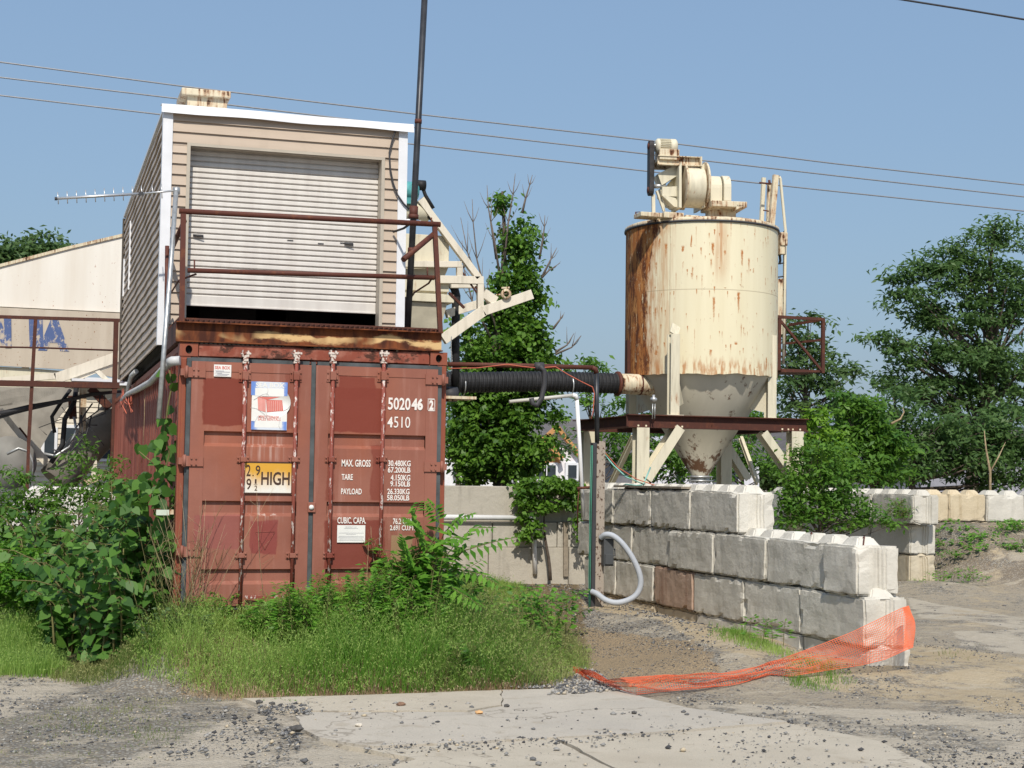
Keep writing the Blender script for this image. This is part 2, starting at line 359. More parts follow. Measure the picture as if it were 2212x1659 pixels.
ws = t.ma('MULTIPLY', t.ss(t.noise(t.pos((1, 1, .05)), 30, 3), .5, .7), t.rect(*R4(520, 1040, 690, 1150), soft=.05)); base = t.mix(t.ma('MULTIPLY', ws, .6), base, (.6, .5, .45))
ws = t.ma('MULTIPLY', t.ss(t.noise(t.pos((1, 1, .05)), 30, 3), .45, .7), t.rect(*R4(500, 680, 700, 830), soft=.05)); base = t.mix(t.ma('MULTIPLY', ws, .5), base, (.55, .4, .35))
sc = t.ss(t.noise(g, 45, 6, .7), .68, .72); base = t.mix(t.ma('MULTIPLY', sc, .6), base, (.1, .03, .02))
zb = t.ma('MULTIPLY', t.ss(t.xyz(g)[2], .8, .15), t.ss(t.noise(g, 5, 5), .4, .62)); base = t.mix(t.ma('MULTIPLY', zb, .6), base, (.2, .06, .025))
t.bump(t.noise(g, 5, 4), .15, .03); M['door'] = t.out(base)
t = NT('container_side_paint', .6); g = t.pos((1, 1, .15)); base = t.mix(t.ss(t.noise(g, 5, 6), .35, .75), (.19, .05, .035), (.33, .11, .075))
base = t.mix(t.ss(t.noise(t.pos(), 4, 7, .7), .58, .66), base, (.12, .035, .02)); M['container_side'] = t.out(base)
t = NT('locking_bar_paint', .6); k = t.ss(t.noise(t.pos((1, 1, .35)), 38, 5, .7), .56, .60); M['lockbar'] = t.out(t.mix(k, (.23, .06, .042), (.6, .52, .48)))
t = NT('cam_white_peel', .6); k = t.ss(t.noise(t.pos(), 40, 4), .5, .56); M['cam'] = t.out(t.mix(k, (.62, .54, .48), (.2, .06, .04)))
t = NT('header_paint', .65); g = t.pos((1, 1, 1.6)); k = t.ss(t.noise(g, 3.5, 8, .7), .5, .56); b0 = t.mix(t.ss(t.noise(t.pos(), 8, 6), .4, .65), (.24, .06, .035), (.34, .13, .09)); M['header'] = t.out(t.mix(k, b0, (.07, .025, .015)))
# edge beam of the platform: rust above, worn cream along its middle
t = NT('rusted_edge_beam', .85); g = t.pos((.5, 1, 1.2)); z = t.xyz(t.pos())[2]; n = t.noise(g, 5, 8, .68)
zz = t.ma('ABSOLUTE', t.ma('SUBTRACT', z, t.ma('ADD', 2.985, t.ma('MULTIPLY', t.ma('SUBTRACT', t.noise(t.pos((1.2, 0, 0)), 1.5, 3), .5), .22))))
k = t.ss(t.ma('ADD', t.ma('MULTIPLY', n, .19), t.ma('MULTIPLY', zz, -1.0)), .055, .08); k = t.ma('MULTIPLY', k, t.lin(t.ma('ADD', t.noise(t.pos((1,1,1)), 2.2, 3), t.ma('MULTIPLY', t.ss(t.xyz(t.pos())[0], 1.8, 2.4), .2)), .45, .62, .0, 1))
rc = t.mix(t.ss(t.noise(t.pos((1,1,.3)), 12, 6), .35, .65), (.06, .018, .01), (.2, .06, .02)); M['edge_beam'] = t.out(t.mix(k, rc, (.62, .42, .2)))
# sticker yellow over white
t = NT('height_sticker_face', .5); z0 = R4(490, 838, 745, 1005); zz = t.xyz(t.pos())[2]
k = t.ss(t.ma('ADD', zz, t.ma('MULTIPLY', t.noise(t.pos((1, 1, .2)), 18, 4), .16)), z0[2]+.08, z0[3]+.03); M['highsticker'] = t.out(t.mix(k, (.74, .72, .66), (.62, .33, .04)))
# silo shell
SC = Vector((9.87, 22.1, 0)); SR = 1.175
t = NT('silo_shell_paint', .6); g = t.n('NewGeometry').outputs['Position']; q = t.xyz(g)
ang = t.ma('ARCTAN2', t.ma('SUBTRACT', q[0], SC.x), t.ma('MULTIPLY', t.ma('SUBTRACT', q[1], SC.y), -1)); U = t.ma('MULTIPLY', ang, SR)
uv = t.n('CombineXYZ', {}, {0: U, 1: 0.0, 2: q[2]}).outputs[0]
uvs = t.n('Mapping', {}, {'Vector': uv, 'Scale': (1, 1, .22)}).outputs[0]; uvl = t.n('Mapping', {}, {'Vector': uv, 'Scale': (1, 1, .06)}).outputs[0]
big = t.noise(uvs, 3.2, 8, .7); fine = t.noise(uvs, 11, 7, .72)
bias = t.ma('MULTIPLY', t.ss(U, -.98, -1.75), .50); up_ = t.ma('MULTIPLY', t.ma('MULTIPLY', t.ss(q[2], 5.1, 5.5), t.ss(U, -.6, -1.2)), .16)
f = t.ma('ADD', t.ma('ADD', t.ma('ADD', t.ma('MULTIPLY', big, .6), t.ma('MULTIPLY', fine, .4)), bias), up_)
k = t.ss(f, .70, .74); halo = t.ss(f, .6, .74)
# drips hanging from small chips, in clusters and of several sizes
def drips(su, sz, thr, w0, w1, off):
    mp = t.n('Mapping', {}, {'Vector': uv, 'Scale': (su, 1, sz), 'Location': (off, 0, off)}).outputs[0]
    vz = t.n('TexVoronoi', {'feature': 'F1'}, {'Vector': mp, 'Scale': 1.0, 'Randomness': 1.0}); cell = t.xyz(vz.outputs['Position']); me_ = t.xyz(mp); cc_ = t.xyz(vz.outputs['Color'])
    du = t.ma('ABSOLUTE', t.ma('SUBTRACT', me_[0], cell[0])); dz = t.ma('SUBTRACT', cell[2], me_[2])
    wid = t.ma('MULTIPLY', t.ma('SUBTRACT', t.ma('ADD', w0, t.ma('MULTIPLY', t.noise(uv, 26, 5, .7), w1)), t.ma('MULTIPLY', dz, w1*.7)), t.ma('ADD', .4, cc_[2]))
    d = t.ma('MULTIPLY', t.ss(du, wid, t.ma('SUBTRACT', wid, w1*.5)), t.ma('MULTIPLY', t.ss(dz, -.03, .03), t.ss(dz, t.ma('ADD', .12, cc_[1]), .0)))
    return t.ma('MULTIPLY', d, t.ma('GREATER_THAN', t.ma('ADD', t.ma('MULTIPLY', cc_[0], .5), t.ma('MULTIPLY', t.noise(uv, 2.2, 2), .9)), thr))
drip = t.ma('MAXIMUM', drips(7, 1.3, .70, .02, .32, 0), drips(15, 3.6, .76, .0, .38, 5.3))
chip = t.ma('MULTIPLY', t.ss(t.ma('ADD', t.noise(uv, 12, 7, .72), t.ma('MULTIPLY', t.ss(t.ma('ABSOLUTE', t.ma('SUBTRACT', q[2], 4.62)), .1, .0), .07)), .665, .69), 1.0)
k = t.ma('MAXIMUM', k, chip)
run = t.ma('MULTIPLY', t.ss(t.ma('ABSOLUTE', t.ma('SUBTRACT', t.ma('ADD', U, t.ma('MULTIPLY', t.noise(uvl, 6, 4), .12)), -.13)), .15, .02), t.ma('MULTIPLY', t.ss(q[2], 4.5, 5.1), t.lin(t.noise(uvl, 16, 4), .4, .6, .25, 1)))
foot = t.ma('MULTIPLY', t.ss(q[2], 3.62, 3.42), t.ss(t.noise(uvs, 14, 5), .46, .62))
base = t.mix(t.lin(t.noise(uvl, 5, 5), .3, .7), (.76, .70, .51), (.69, .62, .43))
orange = t.ma('MAXIMUM', t.ma('MULTIPLY', halo, .65), t.ma('MAXIMUM', drip, t.ma('MAXIMUM', t.ma('MULTIPLY', run, .75), t.ma('MULTIPLY', foot, .75))))
base = t.mix(orange, base, (.42, .155, .035))
base = t.mix(t.ma('MULTIPLY', t.ma('MULTIPLY', t.ss(U, -.75, -1.2), t.ss(t.noise(uvl, 18, 6, .7), .42, .6)), .6), base, (.45, .2, .07)); seam = t.ma('MAXIMUM', t.ma('LESS_THAN', t.ma('ABSOLUTE', t.ma('SUBTRACT', q[2], 4.57)), .006), t.ma('LESS_THAN', t.ma('ABSOLUTE', t.ma('ADD', U, .97)), .005)); base = t.mix(t.ma('MULTIPLY', seam, .5), base, (.3, .22, .12))
rc = t.mix(t.ss(t.noise(uvs, 6, 9, .78), .44, .54), (.11, .036, .016), (.36, .13, .035)); rc = t.mix(t.ss(t.noise(uvs, 9, 9, .8), .50, .58), rc, (.48, .22, .07)); rc = t.mix(t.ss(t.noise(uvs, 13, 9, .8), .57, .61), rc, (.66, .54, .34))
t.bump(t.ma('ADD', t.ma('MULTIPLY', k, -.6), t.ma('MULTIPLY', t.noise(uv, 25, 4), .3)), .35, .01)
M['silo'] = t.out(t.mix(k, base, rc), t.lin(k, 0, 1, .55, .9))
t = NT('silo_cone_paint', .65); q = t.xyz(t.pos()); n = t.noise(t.pos((1, 1, .6)), 6, 8, .72)
base = t.mix(t.lin(t.noise(t.pos((1,1,.3)), 3, 4), .3, .7), (.50, .47, .38), (.60, .56, .46))
k = t.ss(t.ma('ADD', n, t.ma('MULTIPLY', t.ss(q[2], 2.5, 1.85), .17)), .59, .68); M['cone'] = t.out(t.mix(k, base, (.13, .07, .04)))
# foliage
M['leaf_ivy'] = leafmat('ivy_leaf', (.04, .11, .013), (.15, .29, .035), .35)
M['leaf_locust'] = leafmat('locust_leaf', (.05, .11, .032), (.12, .21, .06), .4)  # lighter, less saturated green: distance haze put into the leaf colour
M['leaf_far'] = leafmat('far_leaf', (.05, .105, .035), (.12, .20, .065), .4)  # haze over far trees mixed into this paler leaf colour too
M['leaf_bright'] = leafmat('young_leaf', (.10, .22, .02), (.22, .38, .04), .4)
M['leaf_mid'] = leafmat('shrub_leaf', (.045, .13, .018), (.15, .29, .04), .4)
M['leaf_knot'] = leafmat('broad_leaf', (.03, .09, .016), (.12, .26, .04), .35, .5)
M['leaf_grey'] = leafmat('grey_green_leaf', (.05, .10, .03), (.13, .20, .07), .3)
M['leaf_weed'] = leafmat('weed_leaf', (.05, .16, .014), (.17, .36, .04), .4)
M['grass'] = leafmat('grass_blade', (.10, .24, .022), (.34, .46, .12), .45, .6)
M['grass_low'] = leafmat('low_grass_blade', (.10, .16, .03), (.30, .30, .12), .3, .7)
M['drygrass'] = leafmat('dry_grass_blade', (.26, .17, .10), (.45, .34, .22), .3, .8)
# orange net
M['net'] = flat('orange_net_plastic', (.72, .15, .06), .55, var=.12, scale=5)
# stones
t = NT('stone', .9); r = t.attr('rnd'); k = t.n('ValToRGB'); t._in(k.inputs[0], r); cr = k.color_ramp
cr.elements[0].color = (.05, .05, .055, 1); cr.elements[1].color = (.48, .40, .28, 1); e = cr.elements.new(.45); e.color = (.17, .17, .17, 1); e = cr.elements.new(.8); e.color = (.33, .32, .3, 1); M['stone'] = t.out(k.outputs[0])

a_ = R4(526, 406, 724, 660); t = NT('sticker_corner_print', .6); q_ = t.xyz(t.pos()); xm_ = (a_[0]+a_[1])/2
k = t.ss(t.ma('ADD', t.ma('ABSOLUTE', t.ma('SUBTRACT', q_[0], xm_)), t.ma('MULTIPLY', t.noise(t.pos(), 30, 4), .05)), .11, .175); M['sticker_blue'] = t.out(t.mix(k, (.62, .66, .74), (.14, .25, .60)))
# ================================================================== GROUND
def poly_px(pts, z=0): return np.array([[*(PZp(x, y, z).xy)] for x, y in pts])
def sdf(P, poly):
    """signed distance (positive inside) of points P (N,2) to polygon"""
    d = np.full(len(P), 1e9); ins = np.zeros(len(P), bool); n = len(poly)
    for i in range(n):
        a = poly[i]; b = poly[(i+1) % n]; e = b-a; w_ = P-a; tt = np.clip((w_@e)/(e@e+1e-12), 0, 1)
        q = w_-tt[:, None]*e; d = np.minimum(d, np.hypot(q[:, 0], q[:, 1]))
        c = ((a[1] > P[:, 1]) != (b[1] > P[:, 1])) & (P[:, 0] < (b[0]-a[0])*(P[:, 1]-a[1])/(b[1]-a[1]+1e-12)+a[0]); ins ^= c
    return np.where(ins, d, -d)
def S(x): x = np.clip(x, 0, 1); return x*x*(3-2*x)
# small value noise on numpy for the terrain
_tab = np.random.default_rng(3).random((256, 256))
def vn(x, y):
    xi = np.floor(x).astype(int); yi = np.floor(y).astype(int); fx = S(x-xi); fy = S(y-yi)
    g = lambda i, j: _tab[(xi+i) % 256, (yi+j) % 256]
    return (g(0,0)*(1-fx)+g(1,0)*fx)*(1-fy)+(g(0,1)*(1-fx)+g(1,1)*fx)*fy
def fb(x, y, s=1., o=4): return sum(vn(x*s*2**i+i*17, y*s*2**i+i*31)*.5**i for i in range(o))/1.9
crest = poly_px([(1180,1300),(1300,1345),(1420,1368),(1500,1385),(1570,1425)], .12)
def segdist(P, line):
    d = np.full(len(P), 1e9)
    for a, b in zip(line[:-1], line[1:]):
        e = b-a; w_ = P-a; tt = np.clip((w_@e)/(e@e), 0, 1); q = w_-tt[:, None]*e; d = np.minimum(d, np.hypot(q[:, 0], q[:, 1]))
    return d
def ground_z(X, Y):
    P = np.stack([X, Y], 1)
    z = (fb(X, Y, 1.3, 4)-.5)*.05+(fb(X+9, Y, .3, 2)-.5)*.06
    z = z*S((Y-12)/2)*1.0+(fb(X, Y, 3, 3)-.5)*.012
    z += .04*S((Y-13)/3)*S((X-4)/2)                                     # yard rises a little behind
    z += .17*np.exp(-(segdist(P, crest)/.75)**2)                        # gravel ridge
    z += .34*np.exp(-(((X-4.9)/1.5)**2+((Y-21.3)/2.4)**2))              # gravel heap at the retaining wall
    z += .98*S((X-13.15)/1.3)*S((Y-19.3)/2.9)*(1-S((Y-40)/20))                           # dirt bank on the right
    z += .25*np.exp(-(((X-15.2)/1.0)**2+((Y-19.6)/1.0)**2))+.2*np.exp(-(((X-12.8)/.9)**2+((Y-20.3)/1.2)**2))
    z += .40*S((Y-12.45)/1.35)*S((X-.5)/.8)*S((5.0-X)/1.6)*S((34-Y)/6)
    z += .08*S((Y-11.6)/.8)*S((X-5.6)/1.2)
    return z
def gz(x, y): return float(ground_z(np.array([x], float), np.array([y], float))[0])
def axis(parts):
    out = [np.array([parts[0][0]])]
    for a, b, s in parts: out.append(np.linspace(a, b, max(2, int(round((b-a)/s))+1))[1:])
    return np.concatenate(out)
gx = axis([(-900, -100, 100), (-100, -20, 10), (-20, -4, .8), (-4, 12, .07), (12, 20, .14), (20, 40, 1.), (40, 140, 10), (140, 1000, 100)])
gy = axis([(-60, 5, 5), (5, 8, .5), (8, 15.5, .055), (15.5, 26, .12), (26, 40, .8), (40, 140, 8), (140, 1500, 100)])
GX, GY = np.meshgrid(gx, gy); fx_, fy_ = GX.ravel(), GY.ravel(); P2 = np.stack([fx_, fy_], 1)
V = np.stack([fx_, fy_, ground_z(fx_, fy_)], 1)
nx, ny = len(gx), len(gy); ii = (np.arange(ny-1)[:, None]*nx+np.arange(nx-1)[None, :]).ravel()
idx = np.stack([ii, ii+1, ii+nx+1, ii+nx], 1).ravel()
g = raw_mesh('ground', V, idx, 4, None, [], None, np.zeros(3)); tag(g, kind='structure')
g.data.polygons.foreach_set('use_smooth', [True]*len(g.data.polygons))
def soft(poly, s): return S(.5+sdf(P2, poly)/s)
sand = np.maximum.reduce([soft(poly_px([(1185,1290),(1300,1300),(1720,1400),(1900,1450),(1990,1400),(2212,1430),(2300,1500),(2212,1530),(1800,1480),(1560,1440),(1420,1380),(1240,1345)], .05), .35),
    soft(poly_px([(2110,1225),(2180,1230),(2212,1290),(2150,1320),(1980,1335),(1990,1300),(2090,1270)], .3), .6)*.42])
mud = soft(poly_px([(1250,1370),(1500,1420),(1560,1460),(1310,1480),(1230,1430)], .05), .4)
pale = np.maximum.reduce([soft(poly_px([(180,1640),(330,1590),(500,1556),(640,1590),(720,1606),(900,1640),(900,1740),(150,1740)]), .25), soft(poly_px([(500,1500),(700,1500),(720,1620),(560,1560)]), .25), soft(poly_px([(-40,1472),(150,1478),(235,1510),(180,1535),(-40,1555)]), .12), soft(poly_px([(1960,1305),(2130,1330),(2212,1352),(2212,1372),(1990,1345)], .05), .25),
    soft(poly_px([(2060,1375),(2240,1372),(2240,1425),(2080,1405)], .05), .2), soft(poly_px([(1500,1515),(2230,1545),(2230,1700),(1500,1700)]), .3)*.75])
soil = np.maximum.reduce([soft(poly_px([(-40,1200),(1240,1200),(1270,1440),(1180,1485),(500,1508),(330,1470),(-40,1452)]), .3)])
grav = np.maximum.reduce([soft(poly_px([(180,1470),(420,1470),(560,1545),(300,1640),(-40,1700),(-40,1560)]), .5)*.62, soft(poly_px([(960,1225),(1250,1260),(1560,1410),(1540,1440),(1230,1365),(1100,1290),(960,1290)], .2), .3),
    soft(poly_px([(1500,1520),(1800,1540),(2212,1590),(2212,1640),(1800,1580),(1480,1540)]), .4)*.5, S((V[:,2]-.25)/.25)*S((fx_-12)/1.5)])
for nm, a in (('sand', sand), ('mud', mud), ('pale', pale), ('soil', soil), ('grav', grav)):
    at = g.data.attributes.new(nm, 'FLOAT', 'POINT'); at.data.foreach_set('value', a.astype(np.float32))
t = NT('yard_ground', .95, .15); gp = t.pos(); wob = t.ma('MULTIPLY', t.ma('SUBTRACT', t.noise(gp, 3.5, 8, .7), .5), 1.5)
def mk(nm): return t.ss(t.ma('ADD', t.attr(nm), wob), .35, .62)
fine = t.noise(gp, 70, 4, .75); med = t.noise(gp, 9, 6, .65); big = t.noise(gp, .8, 4)
pebble = t.n('TexVoronoi', {}, {'Vector': gp, 'Scale': 42.0}); pc = t.xyz(pebble.outputs['Color'])[0]; pd = pebble.outputs['Distance']
gcol = t.mix(pc, (.17, .165, .155), (.50, .475, .42)); gcol = t.mix(t.ss(t.xyz(pebble.outputs['Color'])[1], .86, .9), gcol, (.5, .40, .26)); gcol = t.mix(t.ss(pd, .3, .6), gcol, (.17, .15, .12))
base = t.mix(t.lin(med, .3, .7), (.33, .28, .205), (.46, .395, .30)); base = t.mix(t.ma('MULTIPLY', t.ss(t.ma('ADD', med, t.ma('MULTIPLY', fine, .5)), .7, .85), .75), base, gcol)
c = base
c = t.mix(mk('pale'), c, t.mix(t.lin(med, .3, .7), (.54, .48, .385), (.44, .385, .30)))
c = t.mix(mk('grav'), c, t.mix(t.lin(big, .3, .7, .1, .35), gcol, (.26, .24, .20)))
c = t.mix(t.ma('MULTIPLY', t.ss(t.xyz(gp)[0], 13.0, 13.8), t.ss(t.xyz(gp)[2], .15, .4)), c, t.mix(.45, gcol, (.24, .18, .12)))
c = t.mix(mk('sand'), c, t.mix(t.lin(t.ma('ADD', t.ma('MULTIPLY', med, .6), t.ma('MULTIPLY', big, .4)), .35, .65), (.42, .33, .205), (.50, .415, .29)))
sg = t.ma('MULTIPLY', t.ss(t.ma('ADD', t.noise(gp, 1.4, 7, .72), t.ma('MULTIPLY', fine, .25)), .64, .72), .85); c = t.mix(sg, c, gcol)
sg2 = t.ma('MULTIPLY', t.ss(t.noise(t.pos((.5, 1, 1), (4, 2, 0)), 2.1, 7, .7), .54, .62), .6); c = t.mix(sg2, c, (.52, .455, .35))
c = t.mix(mk('mud'), c, t.mix(t.ss(fine, .46, .6), (.40, .30, .18), (.15, .125, .10)))
c = t.mix(mk('soil'), c, t.mix(t.lin(fine, .35, .65), (.13, .095, .05), (.24, .18, .10)))
c = t.mix(t.lin(fine, .3, .7, .0, .28), c, (.12, .10, .08))
t.bump(t.ma('ADD', t.ma('MULTIPLY', fine, .5), t.ma('ADD', t.ma('MULTIPLY', med, 1.2), t.ma('MULTIPLY', pd, -.5))), .8, .025)
g.data.materials.append(t.out(c))
# concrete slabs of the old yard floor, laid just above the ground
def slab(pts, z, mat, jit=.02, label=None):
    pp = poly_px(pts, z); out = []
    for i in range(len(pp)):
        a, b = pp[i], pp[(i+1) % len(pp)]; n = max(1, int(np.hypot(*(b-a))/.12))
        for k in range(n):
            q = a+(b-a)*k/n; out.append(q+np.array([vn(q[0:1]*7, q[1:2]*7)[0]-.5, vn(q[0:1]*7+50, q[1:2]*7)[0]-.5])*jit*2)
    mb = MB(); mb.prism([(x, y, z) for x, y in out], (0, 0, -.06)); o = mb.build('concrete_slab', mat, origin=(0, 0, 0)); return tag(o, kind='structure')
def slabmat(name, a, b, stain):
    t = NT(name, .9, .2); g = t.pos(); n = t.noise(g, 2.2, 8, .65); c = t.mix(t.lin(n, .3, .7), a, b)
    c = t.mix(t.ma('MULTIPLY', t.ss(t.noise(g, .7, 4), .45, .7), .6), c, stain)
    cr = t.n('TexVoronoi', {'feature': 'DISTANCE_TO_EDGE'}, {'Vector': t.n('VectorMath', {'operation': 'ADD'}, {0: g, 1: t.n('TexNoise', {}, {'Vector': g, 'Scale': 2.5, 'Detail': 6.0}).outputs[1]}).outputs[0], 'Scale': .33}).outputs['Distance']
    c = t.mix(t.ma('MULTIPLY', t.ss(cr, .006, .002), .5), c, (.16, .13, .1))
    sp = t.ss(t.noise(g, 55, 3, .7), .64, .69); c = t.mix(t.ma('MULTIPLY', sp, .55), c, (.15, .13, .11)); f = t.noise(g, 90, 4, .7); c = t.mix(t.lin(f, .35, .65, 0, .25), c, (.2, .18, .15))
    sp2 = t.ma('MULTIPLY', t.ss(t.noise(g, 5, 5, .7), .56, .66), .4); c = t.mix(sp2, c, (.30, .25, .18))
    t.bump(t.ma('ADD', f, t.ma('MULTIPLY', n, .8)), .4, .01); return t.out(c)
sm_grey = slabmat('slab_grey', (.45, .41, .345), (.52, .47, .395), (.41, .375, .325))
sm_tan = slabmat('slab_tan', (.46, .41, .325), (.54, .48, .385), (.41, .355, .275))
slab([(520,1508),(850,1499),(1085,1490),(1083,1522),(1010,1535),(660,1535),(590,1530)], .030, sm_tan)
slab([(1087,1490),(1190,1487),(1250,1452),(1300,1462),(1375,1500),(1480,1528),(1600,1545),(1705,1558),(1380,1583),(1000,1602),(800,1612),(690,1592),(655,1574),(640,1548),(662,1538),(1012,1538),(1085,1525)], .026, sm_grey)
slab([(700,1600),(800,1618),(1000,1608),(1195,1597),(1330,1664),(1500,1740),(560,1740),(900,1640)], .022, sm_tan)
slab([(1205,1595),(1390,1588),(1708,1563),(1900,1600),(2060,1680),(2100,1740),(1510,1740),(1345,1666)], .022, sm_tan)
# loose stones
def stones(n, poly, rmin, rmax, z0=None, seed=1, dens=None, dark=0):
    r = np.random.default_rng(seed); pp = poly_px(poly, .03); lo, hi = pp.min(0), pp.max(0)
    P = r.uniform(lo, hi, (n, 2)); m = sdf(P, pp) > -.05
    m &= (fb(P[:, 0], P[:, 1], 2.0, 3) > (dens if dens else 0)); P = P[m]; k = len(P)
    s = rmin+(rmax-rmin)*r.random(k)**4
    oc = np.array([(1,0,0),(-1,0,0),(0,1,0),(0,-1,0),(0,0,1),(0,0,-1)], float); fc = np.array([(0,2,4),(2,1,4),(1,3,4),(3,0,4),(2,0,5),(1,2,5),(3,1,5),(0,3,5)])
    a = r.uniform(0, 6.28, k); Q = oc[None]*s[:, None, None]*(r.uniform(.55, 1.2, (k, 6, 1)))
    Q = Q*np.array([1, .8, .55]); ca, sa = np.cos(a), np.sin(a); X = Q[..., 0]*ca[:, None]-Q[..., 1]*sa[:, None]; Y = Q[..., 0]*sa[:, None]+Q[..., 1]*ca[:, None]
    X += .3*Q[..., 2]; z = np.maximum(ground_z(P[:, 0], P[:, 1]), z0 if z0 is not None else -9)
    VV = np.stack([X+P[:, 0:1], Y+P[:, 1:2], Q[..., 2]+z[:, None]+s[:, None]*.2], 2)
    I = (fc[None]+6*np.arange(k)[:, None, None]).ravel(); rn = r.random(k)**(1+dark); return VV.reshape(-1, 3), I, np.repeat(rn, 8)
L_ = [stones(6500, [(150,1465),(430,1470),(700,1600),(300,1640),(-60,1700),(-60,1455)], .004, .022, None, 1, .42, .3),
      stones(1700, [(420,1500),(640,1560),(700,1612),(900,1640),(560,1700),(300,1600)], .006, .032, .02, 2, .45, .5),
      stones(1500, [(540,1505),(640,1500),(700,1610),(640,1620)], .006, .03, .03, 3, .4, .5),
      stones(4500, [(1090,1478),(1260,1440),(1330,1490),(1200,1500)], .005, .03, .03, 4, .25, 0),
      stones(5000, [(1470,1500),(2280,1560),(2280,1700),(1800,1590),(1480,1545)], .004, .024, .0, 5, .46, .3),
      stones(7000, [(1500,1440),(1960,1400),(2280,1480),(2280,1560),(1450,1510)], .004, .020, None, 6, .45, .3),
      stones(15000, [(965,1215),(1250,1262),(1560,1410),(1520,1440),(1230,1365),(1080,1300),(965,1290)], .008, .026, None, 7, .0, .8),
      stones(6000, [(1230,1360),(1520,1425),(1560,1465),(1300,1475),(1220,1420)], .005, .014, None, 8, .3, 1),
      stones(16000, [(1960,1240),(2090,1160),(2280,1130),(2280,1440),(1980,1330)], .008, .032, None, 9, .42, .2),
      stones(1200, [(600,1495),(1700,1555),(2100,1700),(500,1700)], .004, .02, .03, 10, .35, .2),
      stones(2500, [(1400,1580),(1800,1560),(2280,1640),(2280,1700),(1700,1700)], .004, .018, .02, 11, .5, .3),
      stones(5000, [(1700,1450),(1990,1390),(2280,1440),(2280,1520),(1700,1500)], .004, .02, None, 21, .40, .2),
      stones(260, [(700,1510),(1600,1540),(2200,1640),(2000,1700),(600,1700)], .01, .034, .028, 12, .2, .3),
      stones(900, [(780,1606),(1200,1590),(1480,1565),(1480,1580),(1200,1606),(800,1628)], .005, .022, .024, 13, .3, .4)]
b = 0; VV = []; II = []; RR = []
for v, i, r in L_: VV.append(v); II.append(i+b); RR.append(r); b += len(v)
tag(raw_mesh('gravel', np.concatenate(VV), np.concatenate(II), 3, np.concatenate(RR), M['stone'], None, np.zeros(3)), kind='stuff')
def rock(x, y, s, m, label, z0=.03):
    p = PZp(x, y, z0); bm = bmesh.new(); bmesh.ops.create_icosphere(bm, subdivisions=2, radius=s)
    for v in bm.verts: v.co *= 1+random.uniform(-.22, .22); v.co.z *= .55
    me = bpy.data.meshes.new('rock'); bm.to_mesh(me); bm.free(); o = addm('rock', me, m, None, (p.x, p.y, z0+s*.3)); tag(o, label, 'rock', 'loose rocks on the slab')
mr = flat('rock_brown', (.2, .12, .08), .9, var=.3, scale=30, bump=.4); mo = flat('rock_orange', (.6, .36, .17), .9, var=.15, scale=20); mg = flat('rock_dark', (.09, .085, .08), .9, var=.3, scale=30, bump=.4)
mp = flat('rock_pale', (.55, .5, .42), .9, var=.15, scale=20)
rock(866,1524,.035,mr,'small brown rock on the tan slab edge near the tall grass'); rock(1035,1541,.028,mo,'small orange stone lying alone on the grey slab'); rock(775,1568,.026,mp,'pale cream stone at the lower left of the orange stone on the slab')
rock(560,1519,.03,mg,'left one of two dark rocks at the left corner of the slab'); rock(588,1522,.026,mg,'right one of two dark rocks at the left corner of the slab'); rock(1095,1526,.022,mg,'small dark rock beside the crack end in the slab')
rock(640,1578,.045,mg,'largest dark chunk in the gravel left of the grey slab', .03); rock(1370,1541,.022,mg,'flat dark stone chip on the right part of the grey slab')
# ================================================================== BLOCK WALLS
BL, BW, BH = 1.22, .445, .455
def block_mesh(L, H=BH, W=BW, knobs=2, seed=0):
    """cast block lying along Y: origin at its near (-Y) left (-X) bottom corner"""
    r = random.Random(seed); mb = MB(); g = .055; c = .02
    out = [(0,0),(W/2-.075,0),(W/2-.045,g),(W/2+.045,g),(W/2+.075,0),(W,0),(W,L),(W/2+.075,L),(W/2+.045,L-g),(W/2-.045,L-g),(W/2-.075,L),(0,L)]
    mb.prism([(x, y, 0) for x, y in out], (0, 0, H))
    o = mb.build('concrete_block', M['block'], fix=True); me = o.data; bm = bmesh.new(); bm.from_mesh(me)
    bmesh.ops.bevel(bm, geom=[e for e in bm.edges], offset=c, segments=2, affect='EDGES', clamp_overlap=True)
    for kz in range(1, 7): bmesh.ops.bisect_plane(bm, geom=bm.verts[:]+bm.edges[:]+bm.faces[:], plane_co=(0, 0, H*kz/7), plane_no=(0, 0, 1))
    for ky in range(1, int(L/.07)): bmesh.ops.bisect_plane(bm, geom=bm.verts[:]+bm.edges[:]+bm.faces[:], plane_co=(0, L*ky/int(L/.07), 0), plane_no=(0, 1, 0))
    from mathutils import noise as mn
    so = Vector((seed*3.7, 1.3, 2.1))
    for v in bm.verts:
        ed = sum((abs(v.co.x-W/2) > W/2-.03, abs(v.co.y-L/2) > L/2-.03, abs(v.co.z-H/2) > H/2-.03)); nz = mn.noise_vector(v.co*7+so)*.007+mn.noise_vector(v.co*2.2+so)*.009
        if ed >= 2: q = max(0, mn.noise(v.co*9+so*2)-.15); cen = Vector((W/2, L/2, H/2)); nz += Vector([-1 if a > 0 else 1 for a in (v.co-cen)])*q*.05
        v.co += nz
    if knobs:
        n = max(1, round(L/.42))
        for k in range(n):
            y = L*(k+.5)/n; a = min(.17, L/n*.42); q = bmesh.ops.create_cube(bm, size=1)['verts']
            for v in q:
                s = 1 if v.co.z < 0 else .55
                v.co = Vector((W/2+v.co.x*.28*s, y+v.co.y*2*a*s, H-.03+(v.co.z+.5)*(.105)))
            bmesh.ops.bevel(bm, geom=list({e for v in q for e in v.link_edges}), offset=.015, segments=2, affect='EDGES')
    bm.to_mesh(me); bm.free(); bpy.data.objects.remove(o); me.materials.clear(); return me
_bm = {}
